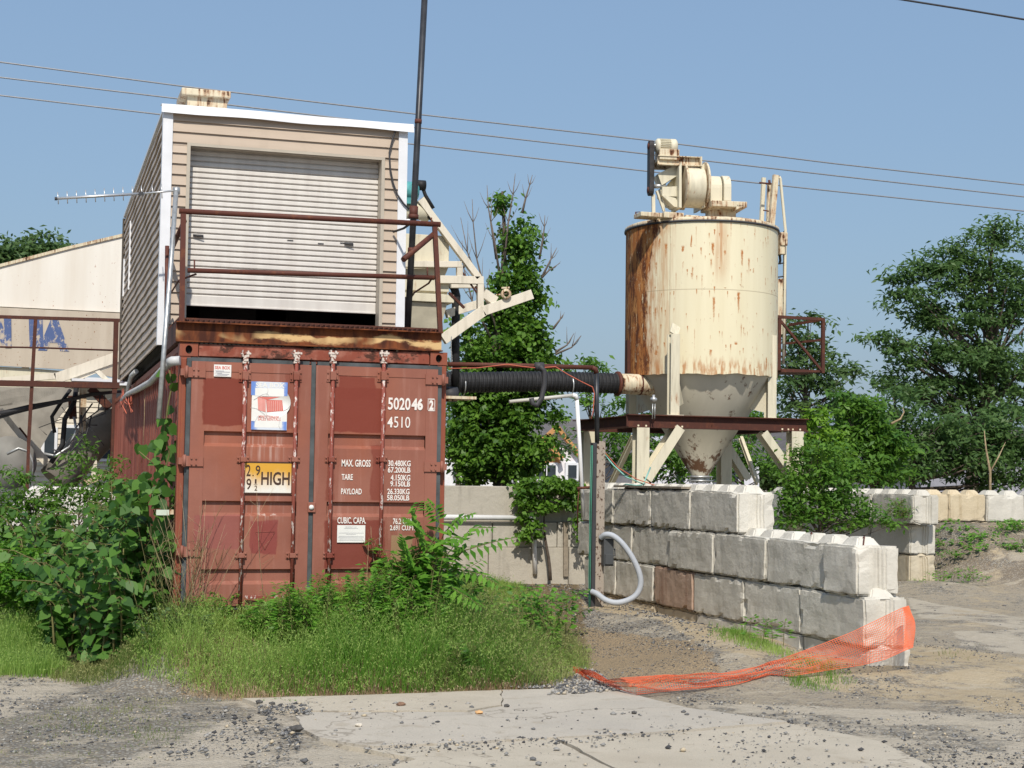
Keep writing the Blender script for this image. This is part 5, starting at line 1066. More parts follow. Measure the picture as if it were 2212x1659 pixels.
# ================================================================== SILO
YS = 22.1; XS = SC.x; R = SR; yf = YS-R
zB = PYp(1519, 803, yf).z; zT = PYp(1519, 471, yf).z
so_ = thing('silo', (XS, YS, zB), 'cream steel silo with heavy rust down its left side and a blower on top', 'silo')
def rim(n=72, seed=2):
    r = random.Random(seed); return [r.uniform(0, .012) for _ in range(n)]
mb = MB(); n = 96; rr = random.Random(5); jag = [0]*n
for j in range(n): jag[j] = .6*jag[j-1]+rr.uniform(-.012, .012)
V = []; zs = [None, zB+.05, zB+.6, zB+1.2, zT-.2, zT]
for i, z in enumerate(zs):
    for j in range(n): a = 2*math.pi*j/n; V.append((XS+R*math.cos(a), YS+R*math.sin(a), zB-.02+jag[j] if z is None else z))
mb.add(V, [(i*n+j, i*n+(j+1) % n, (i+1)*n+(j+1) % n, (i+1)*n+j) for i in range(len(zs)-1) for j in range(n)], 0, True); mb.build('shell', M['silo'], so_, fix=False)
mb = MB(); mb.lathe((XS, YS, 0), [(0, zT+.10), (R-.5, zT+.075), (R-.12, zT+.055), (R-.02, zT+.05), (R+.018, zT+.03), (R+.02, zT-.012), (R+.002, zT-.03)], 64); mb.build('lid', M['cream_rusty'], so_, fix=False)
mb = MB(); mb.lathe((XS, YS, 0), [(R+.012, zT-.035), (R+.026, zT-.03), (R+.026, zT-.006), (R+.012, zT-.002)], 64); mb.build('rim_band', M['cable'], so_, fix=False)
zc = PYp(1507, 1030, YS).z; mb = MB(); mb.lathe((XS, YS, 0), [(R-.012, zB+.06), (R-.03, zB-.01), (.62, zB-.76), (.145, zc+.03), (.145, zc)], 20, smooth=True); o = mb.build('cone', M['cone'], so_, fix=False)
mb = MB()
for z in (zc+.0, zc-.06): mb.lathe((XS, YS, 0), [(.12, z-.012), (.2, z-.012), (.2, z+.012), (.12, z+.012)], 24)
mb.lathe((XS, YS, 0), [(.15, zc-.08), (.15, zc+.02)], 20); mb.lathe((XS, YS, 0), [(.14, zc-.1), (.165, zc-.1), (.165, zc-.085), (.14, zc-.085)], 20)
mb.build('outlet_flange', M['galv'], so_, fix=False)
# inlet stub into the cone
mb = MB(); a = PYp(1340, 829, YD); b = Vector((XS-.3, YD+.1, a.z-.02)); mb.tube([a, a+Vector((.28, .0, 0)), b], [.155, .155, .155], 24); mb.build('inlet_stub', M['cream_rusty'], so_)
mb = MB(); c = a+Vector((.30, .0, 0)); mb.tube([c, c+Vector((.02, 0, 0))], .165, 24); mb.build('stub_flange', M['pipe_brown'], so_)
# legs on the beams, gussets
zF = PYp(1500, 898, 20.85).z   # top of stand beams
def leg(x, y, ztop, name='silo_leg', w_=.14):
    mb = MB(); d = Vector((XS-x, YS-y, 0)).normalized()
    mb.channel((x, y, zF), (x, y, ztop), w_, w_, .012, side=1, up=(0, 1, 0)); mb.bar((x, y, ztop), (x+d.x*.12, y+d.y*.12, ztop+.14), w_, .02, up=(0, 1, 0)); mb.box(x-.13, x+.13, y-.1, y+.1, zF, zF+.012)
    mb.build(name, M['cream'], so_)
    mb = MB(); s_ = Vector((-d.y, d.x, 0))*.006; p = Vector((x, y, 0))+d*.07
    mb.prism([p+Vector((0, 0, zB+.02)), p+d*.02+Vector((0, 0, zB-.55)), p+d*.45+Vector((0, 0, zB-.45)), p+d*.12+Vector((0, 0, zB+.02))], s_); mb.build('gusset', M['cream'], so_)
qa = PYp(1454, 895, 21.02); qb = PYp(1670, 905, 21.2)
leg(qa.x, 21.02, PYp(1454, 722, 21.02).z); leg(qb.x, 21.3, PYp(1668, 725, 21.3).z); leg(XS-.75, 23.1, zB+.6); leg(qb.x-.1, 23.1, zB+.6)
# hatch rim lug, small things on the left
mb = MB(); p = PYp(1372, 468, YS); mb.tube([p+Vector((-.03, -.1, -.03)), p+Vector((-.03, -.1, .05)), p+Vector((.03, -.1, .06)), p+Vector((.03, -.1, -.03))], .012, 6); mb.build('lifting_lug', M['pipe_brown'], so_)
mb = MB(); p = PYp(1356, 735, YS); q = PYp(1356, 806, YS); mb.bar(p, q, .05, .1, up=(0, 1, 0)); mb.build('side_strip', M['brown'], so_)
# blower group
def cA(x, y): return (1272.1+x*.3334, 248.9+y*.3334)
YBL = 21.5
def A5(x, y, Y=YBL): return PYp(*cA(x, y), Y)
cr = M['cream']; ck = (A5(600, 300)-EYE).dot(fwd)/FPX*.3334
def cyl(name, x0, x1, y, r, m, Y=YBL, n=28, par=None, a0=0, a1=2*math.pi):
    mb = MB(); c = A5(x0, y, Y); L_ = (x1-x0)*ck; r = r*ck; mb.lathe(c, [(0, 0), (r, 0), (r, L_), (0, L_)], n, axis='X', a0=a0, a1=a1); return mb.build(name, m, par or so_, .006)
_before = set(bpy.data.objects)
# motor with cooling fins
c = A5(440, 195); r = 50*ck; mb = MB(); L_ = 118*ck; mb.lathe(c, [(0, -.01), (r*.75, -.01), (r, .02), (r, .05), (r*.9, .055)], 28, axis='X'); mb.lathe(c, [(r*.9, L_*.78), (r*1.02, L_*.8), (r*1.02, L_*1.1), (r*.8, L_*1.18), (0, L_*1.2)], 28, axis='X'); mb.lathe(c, [(r*.86, .05), (r*.86, L_*.8)], 28, axis='X')
for i in range(26):
    a = 2*math.pi*i/26; mb.bar(c+Vector((.05, math.cos(a)*r*.93, math.sin(a)*r*.93)), c+Vector((L_*.8, math.cos(a)*r*.93, math.sin(a)*r*.93)), .008, r*.16, up=(0, math.cos(a), math.sin(a)))
mb.box(c.x+.03, c.x+L_*.8, c.y-.08, c.y+.08, c.z-r*1.25, c.z-r*.8); mo_ = mb.build('blower_motor', cr, so_, fix=True)
mb = MB(); a, b = A5(447, 292), A5(572, 235); mb.box(a.x, b.x, YBL-.16, YBL+.16, a.z, b.z); mb.build('motor_foot', M['cream_rusty'], so_, .006)
mb = MB(); a, b = A5(438, 328), A5(700, 288); mb.channel(((a.x), YBL-.14, (a.z+b.z)/2), ((b.x), YBL-.14, (a.z+b.z)/2), .07, abs(b.z-a.z), .012); mb.channel(((a.x), YBL+.2, (a.z+b.z)/2), ((b.x), YBL+.2, (a.z+b.z)/2), .07, abs(b.z-a.z), .012); mb.box(b.x-.01, b.x+.02, YBL-.2, YBL+.2, a.z, b.z); mb.build('motor_bed', M['cream_rusty'], so_)
# belt guard (obround) seen edge on
mb = MB(); ct_ = A5(412, 195); cb_ = A5(410, 480); rg = 38*ck; pts = []
for i in range(11): a = math.pi*i/10; pts.append((ct_.x, YBL+rg*math.cos(a), ct_.z+rg*math.sin(a)))
for i in range(11): a = math.pi+math.pi*i/10; pts.append((cb_.x, YBL+rg*math.cos(a), cb_.z+rg*math.sin(a)))
x0 = A5(392, 300).x; x1 = A5(422, 300).x; mb.prism([(x0, p[1], p[2]) for p in pts], (x1-x0, 0, 0)); gu = mb.build('belt_guard', flat('dark_guard', (.035,.032,.032), .6, var=.5, scale=12), so_, .008)
mb = MB()
for c in (ct_, cb_): mb.lathe((x0-.012, c.y, c.z), [(0, 0), (rg*.55, 0), (rg*.55, .012)], 16, axis='X')
mb.build('pulley_cover', M['pipe_brown'], gu)
mb = MB(); mb.tube([A5(420, 455), A5(500, 455)], .035, 10); mb.build('shaft', M['galv'], so_)
mb = MB(); mb.tube([A5(420, 190), A5(448, 190)], .03, 10); mb.build('shaft', M['galv'], so_)
# fan housing: wide drum with flared front plate
cyl('fan_housing', 615, 735, 468, 132, cr); cyl('fan_housing_rim', 603, 616, 462, 150, M['cream_rusty']); cyl('fan_housing_rim', 735, 748, 460, 152, M['cream_rusty'])
mb = MB(); mb.prism([A5(735, 330, YBL-.1), A5(750, 315, YBL-.1), A5(755, 600, YBL-.1), A5(735, 605, YBL-.1)], (0, .5, 0)); mb.prism([A5(600, 335, YBL-.22), A5(616, 300, YBL-.22), A5(616, 600, YBL-.22), A5(600, 595, YBL-.22)], (0, .5, 0)); mb.build('housing_plate', cr, so_)
mb = MB(); mb.prism([A5(455, 375, YBL-.05), A5(610, 300, YBL-.05), A5(610, 370, YBL-.05), A5(480, 450, YBL-.05)], (0, .3, 0)); mb.prism([A5(480, 510, YBL-.1), A5(570, 535, YBL-.1), A5(606, 600, YBL-.1), A5(560, 590, YBL-.1)], (0, .3, 0)); mb.prism([A5(485, 460, YBL-.08), A5(575, 460, YBL-.08), A5(575, 525, YBL-.08), A5(485, 520, YBL-.08)], (0, .3, 0)); mb.prism([A5(500, 590, YBL+.1), A5(480, 480, YBL+.1), A5(615, 320, YBL+.1), A5(615, 610, YBL+.1)], (0, .1, 0)); mb.build('bearing_pedestal', M['cream'], so_)
mb = MB(); mb.bar(A5(444, 485), A5(490, 620), .05, .03); mb.bar(A5(470, 480), A5(492, 620), .02, .05); mb.bar(A5(422, 510), A5(424, 640), .05, .05); mb.build('pedestal_leg', M['cream'], so_)
# second, narrower round cover with flat foot
mb = MB(); c = A5(755, 490, YBL+.05); rr_ = 92*ck; L_ = 80*ck; pts = [(c.x, c.y+rr_*math.cos(math.pi*i/14), c.z+rr_*math.sin(math.pi*i/14)) for i in range(15)]; zb_ = A5(800, 625).z
pts += [(c.x, c.y-rr_, zb_), (c.x, c.y+rr_, zb_)]; mb.prism(pts, (L_, 0, 0)); mb.build('outlet_box', cr, so_, .008)
mb = MB(); c = A5(845, 485, YBL-.02); rr_ = 85*ck; pts = [(c.x, c.y+rr_*math.cos(math.pi*i/14), c.z+rr_*math.sin(math.pi*i/14)) for i in range(15)]; zb_ = A5(800, 575).z; pts += [(c.x, c.y-rr_, zb_), (c.x, c.y+rr_, zb_)]; mb.prism(pts, (50*ck, 0, 0)); mb.build('round_cover', cr, so_, .008)
mb = MB(); a, b = A5(750, 600), A5(968, 588); mb.box(a.x, b.x, YBL-.35, YBL+.3, A5(800, 622).z, A5(800, 585).z); mb.box(a.x+.05, b.x-.1, YBL-.1, YBL+.2, zT+.04, A5(800, 622).z+.001); mb.prism([A5(965, 585, YBL-.35), A5(1020, 592, YBL-.35), A5(1015, 606, YBL-.35), A5(965, 622, YBL-.35)], (0, .5, 0)); mb.build('base_skid', M['cream_rusty'], so_, .01)
# the whole blower is skewed on the lid: turn it about its own upright axis
pv_ = Vector((A5(600, 500).x, YBL, 0)); th_ = rad(-9); o0_ = wloc(so_); seen_ = set()
for o in set(bpy.data.objects)-_before:
    if o.type != 'MESH' or o.data in seen_: continue
    seen_.add(o.data); q0 = wloc(o.parent)
    for v in o.data.vertices:
        p = v.co+q0-pv_; p.x *= .98; z_ = p.z; v.co = Vector((p.x*math.cos(th_)-p.y*math.sin(th_), p.x*math.sin(th_)+p.y*math.cos(th_), z_))+pv_-q0
mb = MB(); rr = random.Random(8)
for x0, x1 in ((330, 480), (480, 620), (620, 720), (940, 1000), (1010, 1130)):
    a, b = A5(x0, 650, 21.3), A5(x1, 640, 21.3); mb = MB(); mb.box(a.x, b.x-.03, 21.25, 21.55, zT+.03, zT+.10+rr.uniform(-.01, .02)); mb.build('lid_plate', M['cream_rusty'], so_, .01)
# ladder and pipes on the right side
YL = 22.0
mb = MB(); mb.tube([A5(1232, 398, YL), A5(1240, 410, YL), A5(1274, 750, YL), A5(1268, 1200, YL), A5(1260, 1610, YL)], .024, 8); ld = mb.build('ladder_rail', M['cream'], so_)
mb = MB(); mb.bar(A5(1270, 750, YL+.02), A5(1266, 1560, YL+.02), .03, .06); mb.build('ladder_rail', M['brown'], so_)
for y in range(960, 1600, 86): mb = MB(); mb.tube([A5(1218, y+4, YL), A5(1268, y-3, YL)], .011, 6); mb.build('rung', M['cable'], so_)
mb = MB(); mb.bar(A5(1210, 388, YL), A5(1183, 715, YL), .085, .06); mb.build('hand_bar', M['cream_rusty'], so_)
mb = MB(); mb.bar(A5(1132, 405, YL+.3), A5(1118, 690, YL+.3), .06, .05); mb.build('hand_bar', M['cream'], so_); mb = MB(); mb.bar(A5(1172, 440, YL+.1), A5(1166, 690, YL+.1), .075, .05); mb.build('hand_bar', M['cream_rusty'], so_)
mb = MB(); mb.tube([A5(1105, 437, YL), A5(1180, 445, YL)], .014, 6); mb.tube([A5(1168, 420, YL), A5(1172, 450, YL)], .02, 6); mb.tube([A5(1205, 393, YL), A5(1240, 402, YL)], .02, 6); mb.tube([A5(1130, 615, YL), A5(1165, 622, YL)], .01, 6); mb.build('bar_clamp', M['pipe_brown'], so_)
mb = MB(); mb.box(A5(1216, 770, YL).x, A5(1250, 770, YL).x, YL-.12, YL+.1, A5(1220, 905, YL).z, A5(1220, 765, YL).z); mb.box(A5(1216, 770, YL).x, A5(1262, 770, YL).x, YL-.14, YL-.1, A5(1220, 850, YL).z, A5(1220, 765, YL).z); mb.build('junction_box', M['cream_rusty'], so_, .006)
mb = MB(); mb.tube([A5(1236, 905, YL), A5(1240, 940, YL), A5(1235, 965, YL)], .02, 6); mb.build('box_cable', M['cable'], so_)
mb = MB(); mb.bar(A5(1226, 1065, YL), A5(1220, 1420, YL), .12, .09); mb.bar(A5(1240, 1060, YL+.03), A5(1236, 1420, YL+.03), .05, .09); mb.bar(A5(1210, 1098, YL), A5(1245, 1098, YL), .03, .03); mb.build('level_tube', M['cream_rusty'], so_)
# maintenance cage
YC = 21.6
cg = thing('ladder_platform', PYp(1735, 805, YC), 'small dark rust triangular braced platform cage on the right side of the silo', 'platform')
mb = MB(); Pc = lambda x, y, Y=YC: PYp(x, y, Y)
mb.bar(Pc(1675, 684), Pc(1780, 690), .045, .045); mb.bar(Pc(1705, 702, YC+.6), Pc(1780, 690), .04, .04); mb.bar(Pc(1698, 742, YC+.5), Pc(1778, 734), .035, .035); mb.build('rail', M['brown'], cg)
mb = MB(); mb.bar(Pc(1778, 690), Pc(1777, 806), .05, .05); mb.build('cage_post', M['brown'], cg)
mb = MB(); mb.bar(Pc(1686, 693), Pc(1777, 803), .035, .035); mb.build('brace', M['brown'], cg)
mb = MB(); a = Pc(1690, 797); b = Pc(1778, 800); mb.prism([Pc(1688, 796), Pc(1778, 800), Pc(1778, 804), Pc(1688, 804)], (0, .7, 0)); mb.build('deck', M['brown'], cg)
mb = MB(); mb.bar(Pc(1684, 684), Pc(1682, 800), .05, .04); mb.build('cage_post', M['brown'], cg)
# ------------------------------------------------------------------ stand
fx0, fx1, fy0, fy1 = 8.257, 10.93, 20.85, 23.2
st_ = thing('silo_stand', ((fx0+fx1)/2, (fy0+fy1)/2, 0), 'dark brown beam frame on cream legs carrying the silo', 'stand')
bh = .19; zm_ = zF-bh/2-.003
for p, q in (((fx0-.1, fy0, zm_), (fx1+.1, fy0, zm_)), ((fx0+.1, fy1-.05, zm_), (fx1-.1, fy1-.05, zm_))):
    mb = MB(); mb.ibeam(p, q, .16, bh, .014); mb.build('beam', M['brown'], st_)
for x in (fx0, fx1):
    mb = MB(); mb.ibeam((x, fy0+.09, zm_-.004), (x, fy1+.05, zm_-.004), .15, bh-.02, .014); mb.build('beam', M['brown'], st_)
zu = zF-bh-.004
def sleg(x, y, w_=.19): mb = MB(); mb.ibeam((x, y, 0), (x, y, zu), w_, w_, .014, up=(0, 1, 0)); mb.build('leg', M['cream'], st_)
p1 = PYp(1384, 980, fy0).x; p2 = PYp(1717, 980, fy0).x
for x, y in ((p1, fy0), (p2, fy0), (p1, fy1-.1), (p2-.1, fy1-.1)): sleg(x, y)
def brace(a, b, Ya, Yb, w_=.17): mb = MB(); mb.ibeam(PYp(*a, Ya), PYp(*b, Yb), w_*.6, w_, .012, up=(0, 1, 0)); mb.build('brace', M['cream'], st_)
brace((1464, 924), (1392, 1035), fy0, fy0, .24); brace((1645, 935), (1712, 1030), fy0, fy0, .2); brace((1556, 945), (1612, 1035), fy1, fy1, .2); brace((1600, 945), (1636, 1045), fy0+.9, fy0+.5, .08); brace((1368, 945), (1318, 1050), fy0+1.2, fy0+2, .1)
for x in (p1-.06, p1+.06, qa.x-.05, qa.x+.05, qb.x-.05, qb.x+.05, p2-.06, p2+.06): mb = MB(); mb.tube([(x, fy0-.05, zu-.02), (x, fy0-.05, zu+.04)], .014, 6); mb.build('bolt', M['cream_rusty'], st_)
mb = MB(); mb.lathe(PYp(1412, 868, 20.6), [(0, 0), (.03, 0), (.05, .02), (.05, .05), (.02, .07), (.02, .1), (0, .1)], 14); mb.tube([PYp(1410, 872, 20.6), PYp(1409, 905, 20.6)], .008, 6); mb.tube([PYp(1415, 872, 20.6), PYp(1414, 905, 20.6)], .008, 6)
tag(mb.build('valve', M['galv'], origin=PYp(1412, 868, 20.6)), 'small pale valve knob under the silo inlet stub', 'valve')
# ================================================================== ORANGE NET
def netmesh():
    top = [(1238,1447),(1262,1455),(1300,1471),(1340,1465),(1400,1461),(1480,1459),(1560,1455),(1640,1440),(1700,1419),(1770,1394),(1840,1366),(1900,1337),(1950,1313),(1963,1309)]
    bot = [(1240,1452),(1270,1467),(1330,1487),(1375,1500),(1430,1494),(1500,1488),(1580,1480),(1660,1470),(1730,1457),(1800,1446),(1860,1437),(1910,1425),(1950,1407),(1972,1398)]
    depth = [12.35,12.3,12.0,11.85,11.8,11.7,11.65,11.6,11.7,11.9,12.05,12.2,12.3,12.34]
    T_, B_ = [], []
    for i, (a, b) in enumerate(zip(top, bot)):
        Yb = [0,0,0,0,0,0,0,0,12.05,12.1,12.12,12.15,12.18,12.25][i]; q = PZp(*b, .035) if i < 8 else PYp(*b, Yb); Yt = q.y+.14 if i < 8 else [12.2,12.28,12.34,12.38,12.42,12.43][i-8]
        T_.append(PYp(*a, Yt)); B_.append(q)
    def samp(P, f):
        f *= len(P)-1; i = min(int(f), len(P)-2); return P[i].lerp(P[i+1], f-i)
    NU, NV = 190, 18; G = [[None]*(NV+1) for _ in range(NU+1)]
    for i in range(NU+1):
        for j in range(NV+1):
            f = i/NU; g_ = j/NV; a = samp(B_, f); b = samp(T_, f); p = a.lerp(b, g_)
            fold = .05*math.sin(g_*9+f*14)*(1-S(np.array((f-.55)/.3)).item())*math.sin(math.pi*g_)+.02*math.sin(f*40+g_*5)*math.sin(math.pi*g_)
            p = p+Vector((0, fold-.05*math.sin(math.pi*g_), abs(fold)*.9+.012*math.sin(f*55+g_*4)*math.sin(math.pi*g_))); 
            p.z = max(p.z, gz(p.x, p.y)+.012); G[i][j] = p
    return G, NU, NV
G, NU, NV = netmesh()
mb = MB()
def strand(a, b, w_, up=Vector((0, -.5, .85))):
    d = (b-a); 
    if d.length < 1e-6: return
    s_ = d.cross(up).normalized()*w_/2; t_ = up.normalized()*.002
    mb.add([a-s_, a+s_, b+s_, b-s_, a-s_+t_, a+s_+t_, b+s_+t_, b-s_+t_], [(0,1,2,3),(7,6,5,4)])
for i in range(NU):
    for j in range(NV+1): strand(G[i][j], G[i+1][j], .006 if j in (0, NV) else .0034)
for i in range(NU+1):
    for j in range(NV): strand(G[i][j], G[i][j+1], .0038)
tag(mb.build('barrier_net', M['net'], origin=PZp(1600, 1480, 0), fix=False), 'orange plastic barrier netting trailing over the ground and up the wall corner', 'net')
# ================================================================== FAR HOUSES
def hs(x, y, Y=58): return PYp(x, y, Y)
h1 = thing('house', (hs(1200, 1030).x, 58, 0), 'house under construction with white gable and bare orange trim behind the ivy tree', 'house')
mb = MB(); mb.prism([hs(1175, 955), hs(1204, 926), hs(1248, 985), hs(1250, 1080), hs(1110, 1080), hs(1110, 1000), hs(1165, 1000)], (0, .3, 0)); mb.build('gable_wall', flat('house_wrap', (.70,.68,.70), .7, var=.06), h1)
mb = MB(); mb.bar(hs(1170, 952, 57.8), hs(1204, 922, 57.8), .2, .16); mb.bar(hs(1203, 922, 57.8), hs(1252, 984, 57.8), .2, .16); mb.bar(hs(1174, 946, 57.7), hs(1212, 992, 57.7), .3, .2); mb.build('rake_trim', M['plank_orange'], h1)
mb = MB(); mb.prism([hs(1175, 965, 57.9), hs(1212, 1000, 57.9), hs(1160, 1000, 57.9)], (0, .2, 0)); mb.build('sheathing', M['plank_orange'], h1)
mb = MB(); mb.prism([hs(1110, 960, 59), hs(1185, 905, 66), hs(1330, 905, 66), hs(1330, 1000, 59), hs(1110, 1000, 59)], (0, 4, 0)); mb.build('roof', M['roof_grey'], h1)
for x in (1165, 1190, 1235):
    a, b = hs(x-9, 1032, 57.9), hs(x+9, 1005, 57.9); mb = MB(); mb.box(a.x-.1, b.x+.1, 57.85, 58, a.z-.1, b.z+.1); wf = mb.build('window', M['trim'], h1); mb = MB(); mb.box(a.x, b.x, 57.8, 57.9, a.z, b.z); mb.build('pane', M['glass'], wf)
h2 = thing('house', (hs(1000, 1040).x, 60, 0), 'white sided house partly hidden left of the ivy tree', 'house')
mb = MB(); mb.prism([hs(880, 1080, 60), hs(1090, 1080, 60), hs(1090, 960, 60), hs(880, 960, 60)], (0, 5, 0)); mb.build('wall', flat('white_siding_far', (.7,.7,.72), .7), h2)
mb = MB(); mb.prism([hs(870, 965, 59.7), hs(1100, 965, 59.7), hs(1060, 925, 63), hs(900, 925, 63)], (0, 5, 0)); mb.build('roof', M['roof_grey'], h2)
for x in (985, 1006, 940):
    a, b = hs(x-6, 1030, 59.9), hs(x+6, 1008, 59.9); mb = MB(); mb.box(a.x, b.x, 59.85, 60, a.z, b.z); mb.build('window', M['glass'], h2)
h3 = thing('house', (hs(1500, 1040, 62).x, 62, 0), 'pale house seen in fragments between the silo stand legs', 'house')
mb = MB(); mb.prism([hs(1380, 1090, 62), hs(1640, 1090, 62), hs(1640, 980, 62), hs(1500, 970, 62), hs(1470, 940, 62), hs(1440, 970, 62), hs(1380, 975, 62)], (0, 6, 0)); mb.build('wall', flat('lilac_wrap_far', (.62,.62,.68), .7), h3)
for x in (1470, 1550, 1585):
    a, b = hs(x-9, 1040, 61.9), hs(x+9, 1012, 61.9); mb = MB(); mb.box(a.x, b.x, 61.85, 62, a.z, b.z); mb.build('window', M['glass'], h3)
mb = MB(); mb.prism([hs(1375, 978, 61.7), hs(1645, 978, 61.7), hs(1620, 945, 65), hs(1400, 945, 65)], (0, 5, 0)); mb.build('roof', M['roof_grey'], h3)
h4 = thing('house', (hs(2080, 1050, 60).x, 60, 0), 'dim pale building fragments behind the trees at the right', 'house')
mb = MB(); mb.prism([hs(1990, 1100, 60), hs(2260, 1100, 60), hs(2260, 985, 60), hs(1990, 985, 60)], (0, 6, 0)); mb.build('wall', flat('grey_lilac_far', (.28,.28,.32), .8), h4)
mb = MB(); mb.prism([hs(1700, 1000, 66), hs(2260, 1000, 66), hs(2260, 930, 70), hs(1720, 920, 70)], (0, 4, 0)); mb.build('roof', M['roof_grey'], h4)
# ================================================================== OVERHEAD LINES
lines = [([(-60,131),(0,134),(400,187),(905,247),(1400,303),(1800,353),(2212,399),(2300,409)], 38, 'topmost of the three long overhead wires crossing the sky'), ([(-60,163),(0,167),(400,215),(905,276),(1400,333),(1800,379),(2212,425),(2300,435)], 38.6, 'middle one of the three long overhead wires crossing the sky'),
         ([(-60,200),(0,206),(345,247),(905,313),(1400,370),(1800,413),(2212,456),(2300,466)], 39.2, 'lowest of the three long overhead wires crossing the sky'), ([(1880,-12),(1960,1),(2080,20),(2212,42),(2300,58)], 30, 'single thicker wire cutting the top right corner of the sky')]
for pts, Y, lab in lines:
    P_ = [PYp(x, y, Y) for x, y in pts]; P_ = [P_[0]+(P_[0]-P_[1]).normalized()*25+Vector((0, 0, .3))]+P_+[P_[-1]+(P_[-1]-P_[-2]).normalized()*25+Vector((0, 0, .5))]; mb = MB(); mb.tube(P_, .019 if Y > 35 else .022, 6); tag(mb.build('power_line', M['wire'] if Y > 35 else M['cable'], origin=PYp(*pts[2], Y)), lab, 'power line', 'overhead wires')
# ================================================================== TREES AND PLANTS
bk = M['bark']
# ivy covered tree by the duct
YI = 24.6
iv = [lobe(1085,430,18,28,YI), lobe(1120,505,42,45,YI), lobe(1128,560,42,55,YI), lobe(1112,615,52,50,YI), lobe(1095,665,52,50,YI), lobe(1120,700,62,55,YI), lobe(1085,760,92,62,YI), lobe(1120,800,92,58,YI), lobe(1070,850,98,66,YI), lobe(1060,920,95,66,YI), lobe(1085,980,100,58,YI), lobe(1020,990,58,60,YI), lobe(1160,830,40,36,YI), lobe(1185,780,26,26,YI), lobe(1165,640,18,26,YI), lobe(1180,890,36,40,YI), lobe(1165,960,34,40,YI), lobe(1195,835,22,24,YI), lobe(1000,700,20,22,YI), lobe(1165,735,26,20,YI)]
tree('ivy_tree', (PYp(1080,1050,YI).x, YI, 0), iv, 'tall tree smothered in ivy behind the black duct, bare branches sticking out', 'tree', [M['leaf_ivy'], bk], clump=.2, per_vol=.55, leaves=30, leaf=(.095,.07), trunk_r=.17, flatten=.7, limbs=30, droop=.55)
it = bpy.data.objects['ivy_tree']
def bare(par, base, pts, Y, r=.022, m='deadwood'):
    mb = MB(); P = [PYp(*q, Y) for q in pts]; mb.tube(P, [r*(1-.8*i/(len(P)-1)) for i in range(len(P))], 5); rr = random.Random(int(pts[0][0]*7+pts[-1][1]))
    for i in range(1, len(P)-1):
        for s in (-1, 1):
            d = (P[i+1]-P[i]); L = d.length*rr.uniform(.5, 1.1); e = (d.normalized()+Vector((s*rr.uniform(.3, .7), rr.uniform(-.4, .4), rr.uniform(-.1, .3)))).normalized(); mb.tube([P[i], P[i]+e*L*.5, P[i]+e*L+Vector((0, 0, .06))], [r*.4, r*.3, r*.08], 4)
    mb.build('bare_branch', M[m], par, fix=False)
for pts in ([(1075,720),(1050,640),(1030,560),(1022,480),(1020,430)], [(1080,600),(1068,520),(1055,450),(1052,400)], [(1090,560),(1098,480),(1108,420),(1113,375)], [(1128,460),(1135,430),(1144,400),(1150,378)], [(1065,690),(1040,625),(1010,545),(995,470)], [(1060,730),(1020,650),(1002,580),(998,520)],
            [(1165,560),(1172,520),(1176,490),(1177,465)], [(1170,600),(1190,560),(1203,535)], [(1170,600),(1185,585),(1210,568)], [(1200,760),(1225,745),(1240,720)], [(1200,765),(1235,750),(1255,725)], [(1195,710),(1210,690),(1216,680)], [(1072,560),(1060,480),(1062,440)]): bare(it, None, pts, YI-.2)
# ivy mass over the retaining wall
tree('ivy_shrub', (PYp(1195,1100,22.4).x, 22.5, .2), [lobe(1140,1058,26,26,22.55,.25), lobe(1170,1046,26,18,22.6,.3), lobe(1205,1050,30,20,22.6,.3), lobe(1240,1052,22,22,22.6,.25), lobe(1135,1090,18,20,22.5,.14), lobe(1165,1088,22,20,22.5,.14), lobe(1200,1086,26,16,22.5,.14), lobe(1238,1090,20,22,22.5,.14), lobe(1140,1125,16,26,22.45,.1), lobe(1158,1145,12,20,22.45,.1), lobe(1252,1135,7,34,22.4,.08), lobe(1132,1155,8,14,22.45,.08)], 'ivy curtain spilling over the retaining wall beside the white drain pipe', 'ivy', [M['leaf_ivy'], bk], clump=.10, per_vol=.3, leaves=20, leaf=(.075,.06), trunk_r=.03, limbs=10, droop=.6)
# airy ailanthus tops between the duct and the silo and around the stand
def tr(name, x, yb, Y, lobes, label, mat, **k): return tree(name, (PYp(x, yb, Y).x, Y, gz(PYp(x, yb, Y).x, Y) if Y < 40 else 0), [lobe(*l, Y) for l in lobes], label, 'tree' if 'tree' in name else 'shrub', [M[mat], bk], **k)
tr('young_tree', 1300, 1040, 27, [(1260,790,26,18),(1305,810,30,20),(1285,850,40,30),(1330,890,40,40),(1290,960,45,40),(1345,960,40,45)], 'loose light green young tree between the duct and the silo', 'leaf_mid', clump=.22, per_vol=.30, leaves=22, leaf=(.15,.05), trunk_r=.05, limbs=20, fork=.3)
tr('young_tree', 1400, 1040, 28, [(1390,860,40,30),(1430,900,50,40),(1400,985,60,50),(1500,990,60,45),(1450,1010,50,40)], 'small tree behind the left legs of the silo stand', 'leaf_mid', clump=.22, per_vol=.38, leaves=22, leaf=(.13,.05), trunk_r=.05, limbs=18, fork=.3)
tr('young_tree', 1600, 1040, 29, [(1620,900,45,40),(1570,980,60,45),(1640,985,50,50),(1545,1010,50,30)], 'dark small tree behind the right legs of the silo stand', 'leaf_mid', clump=.24, per_vol=.45, leaves=22, leaf=(.13,.05), trunk_r=.05, limbs=18, fork=.3)
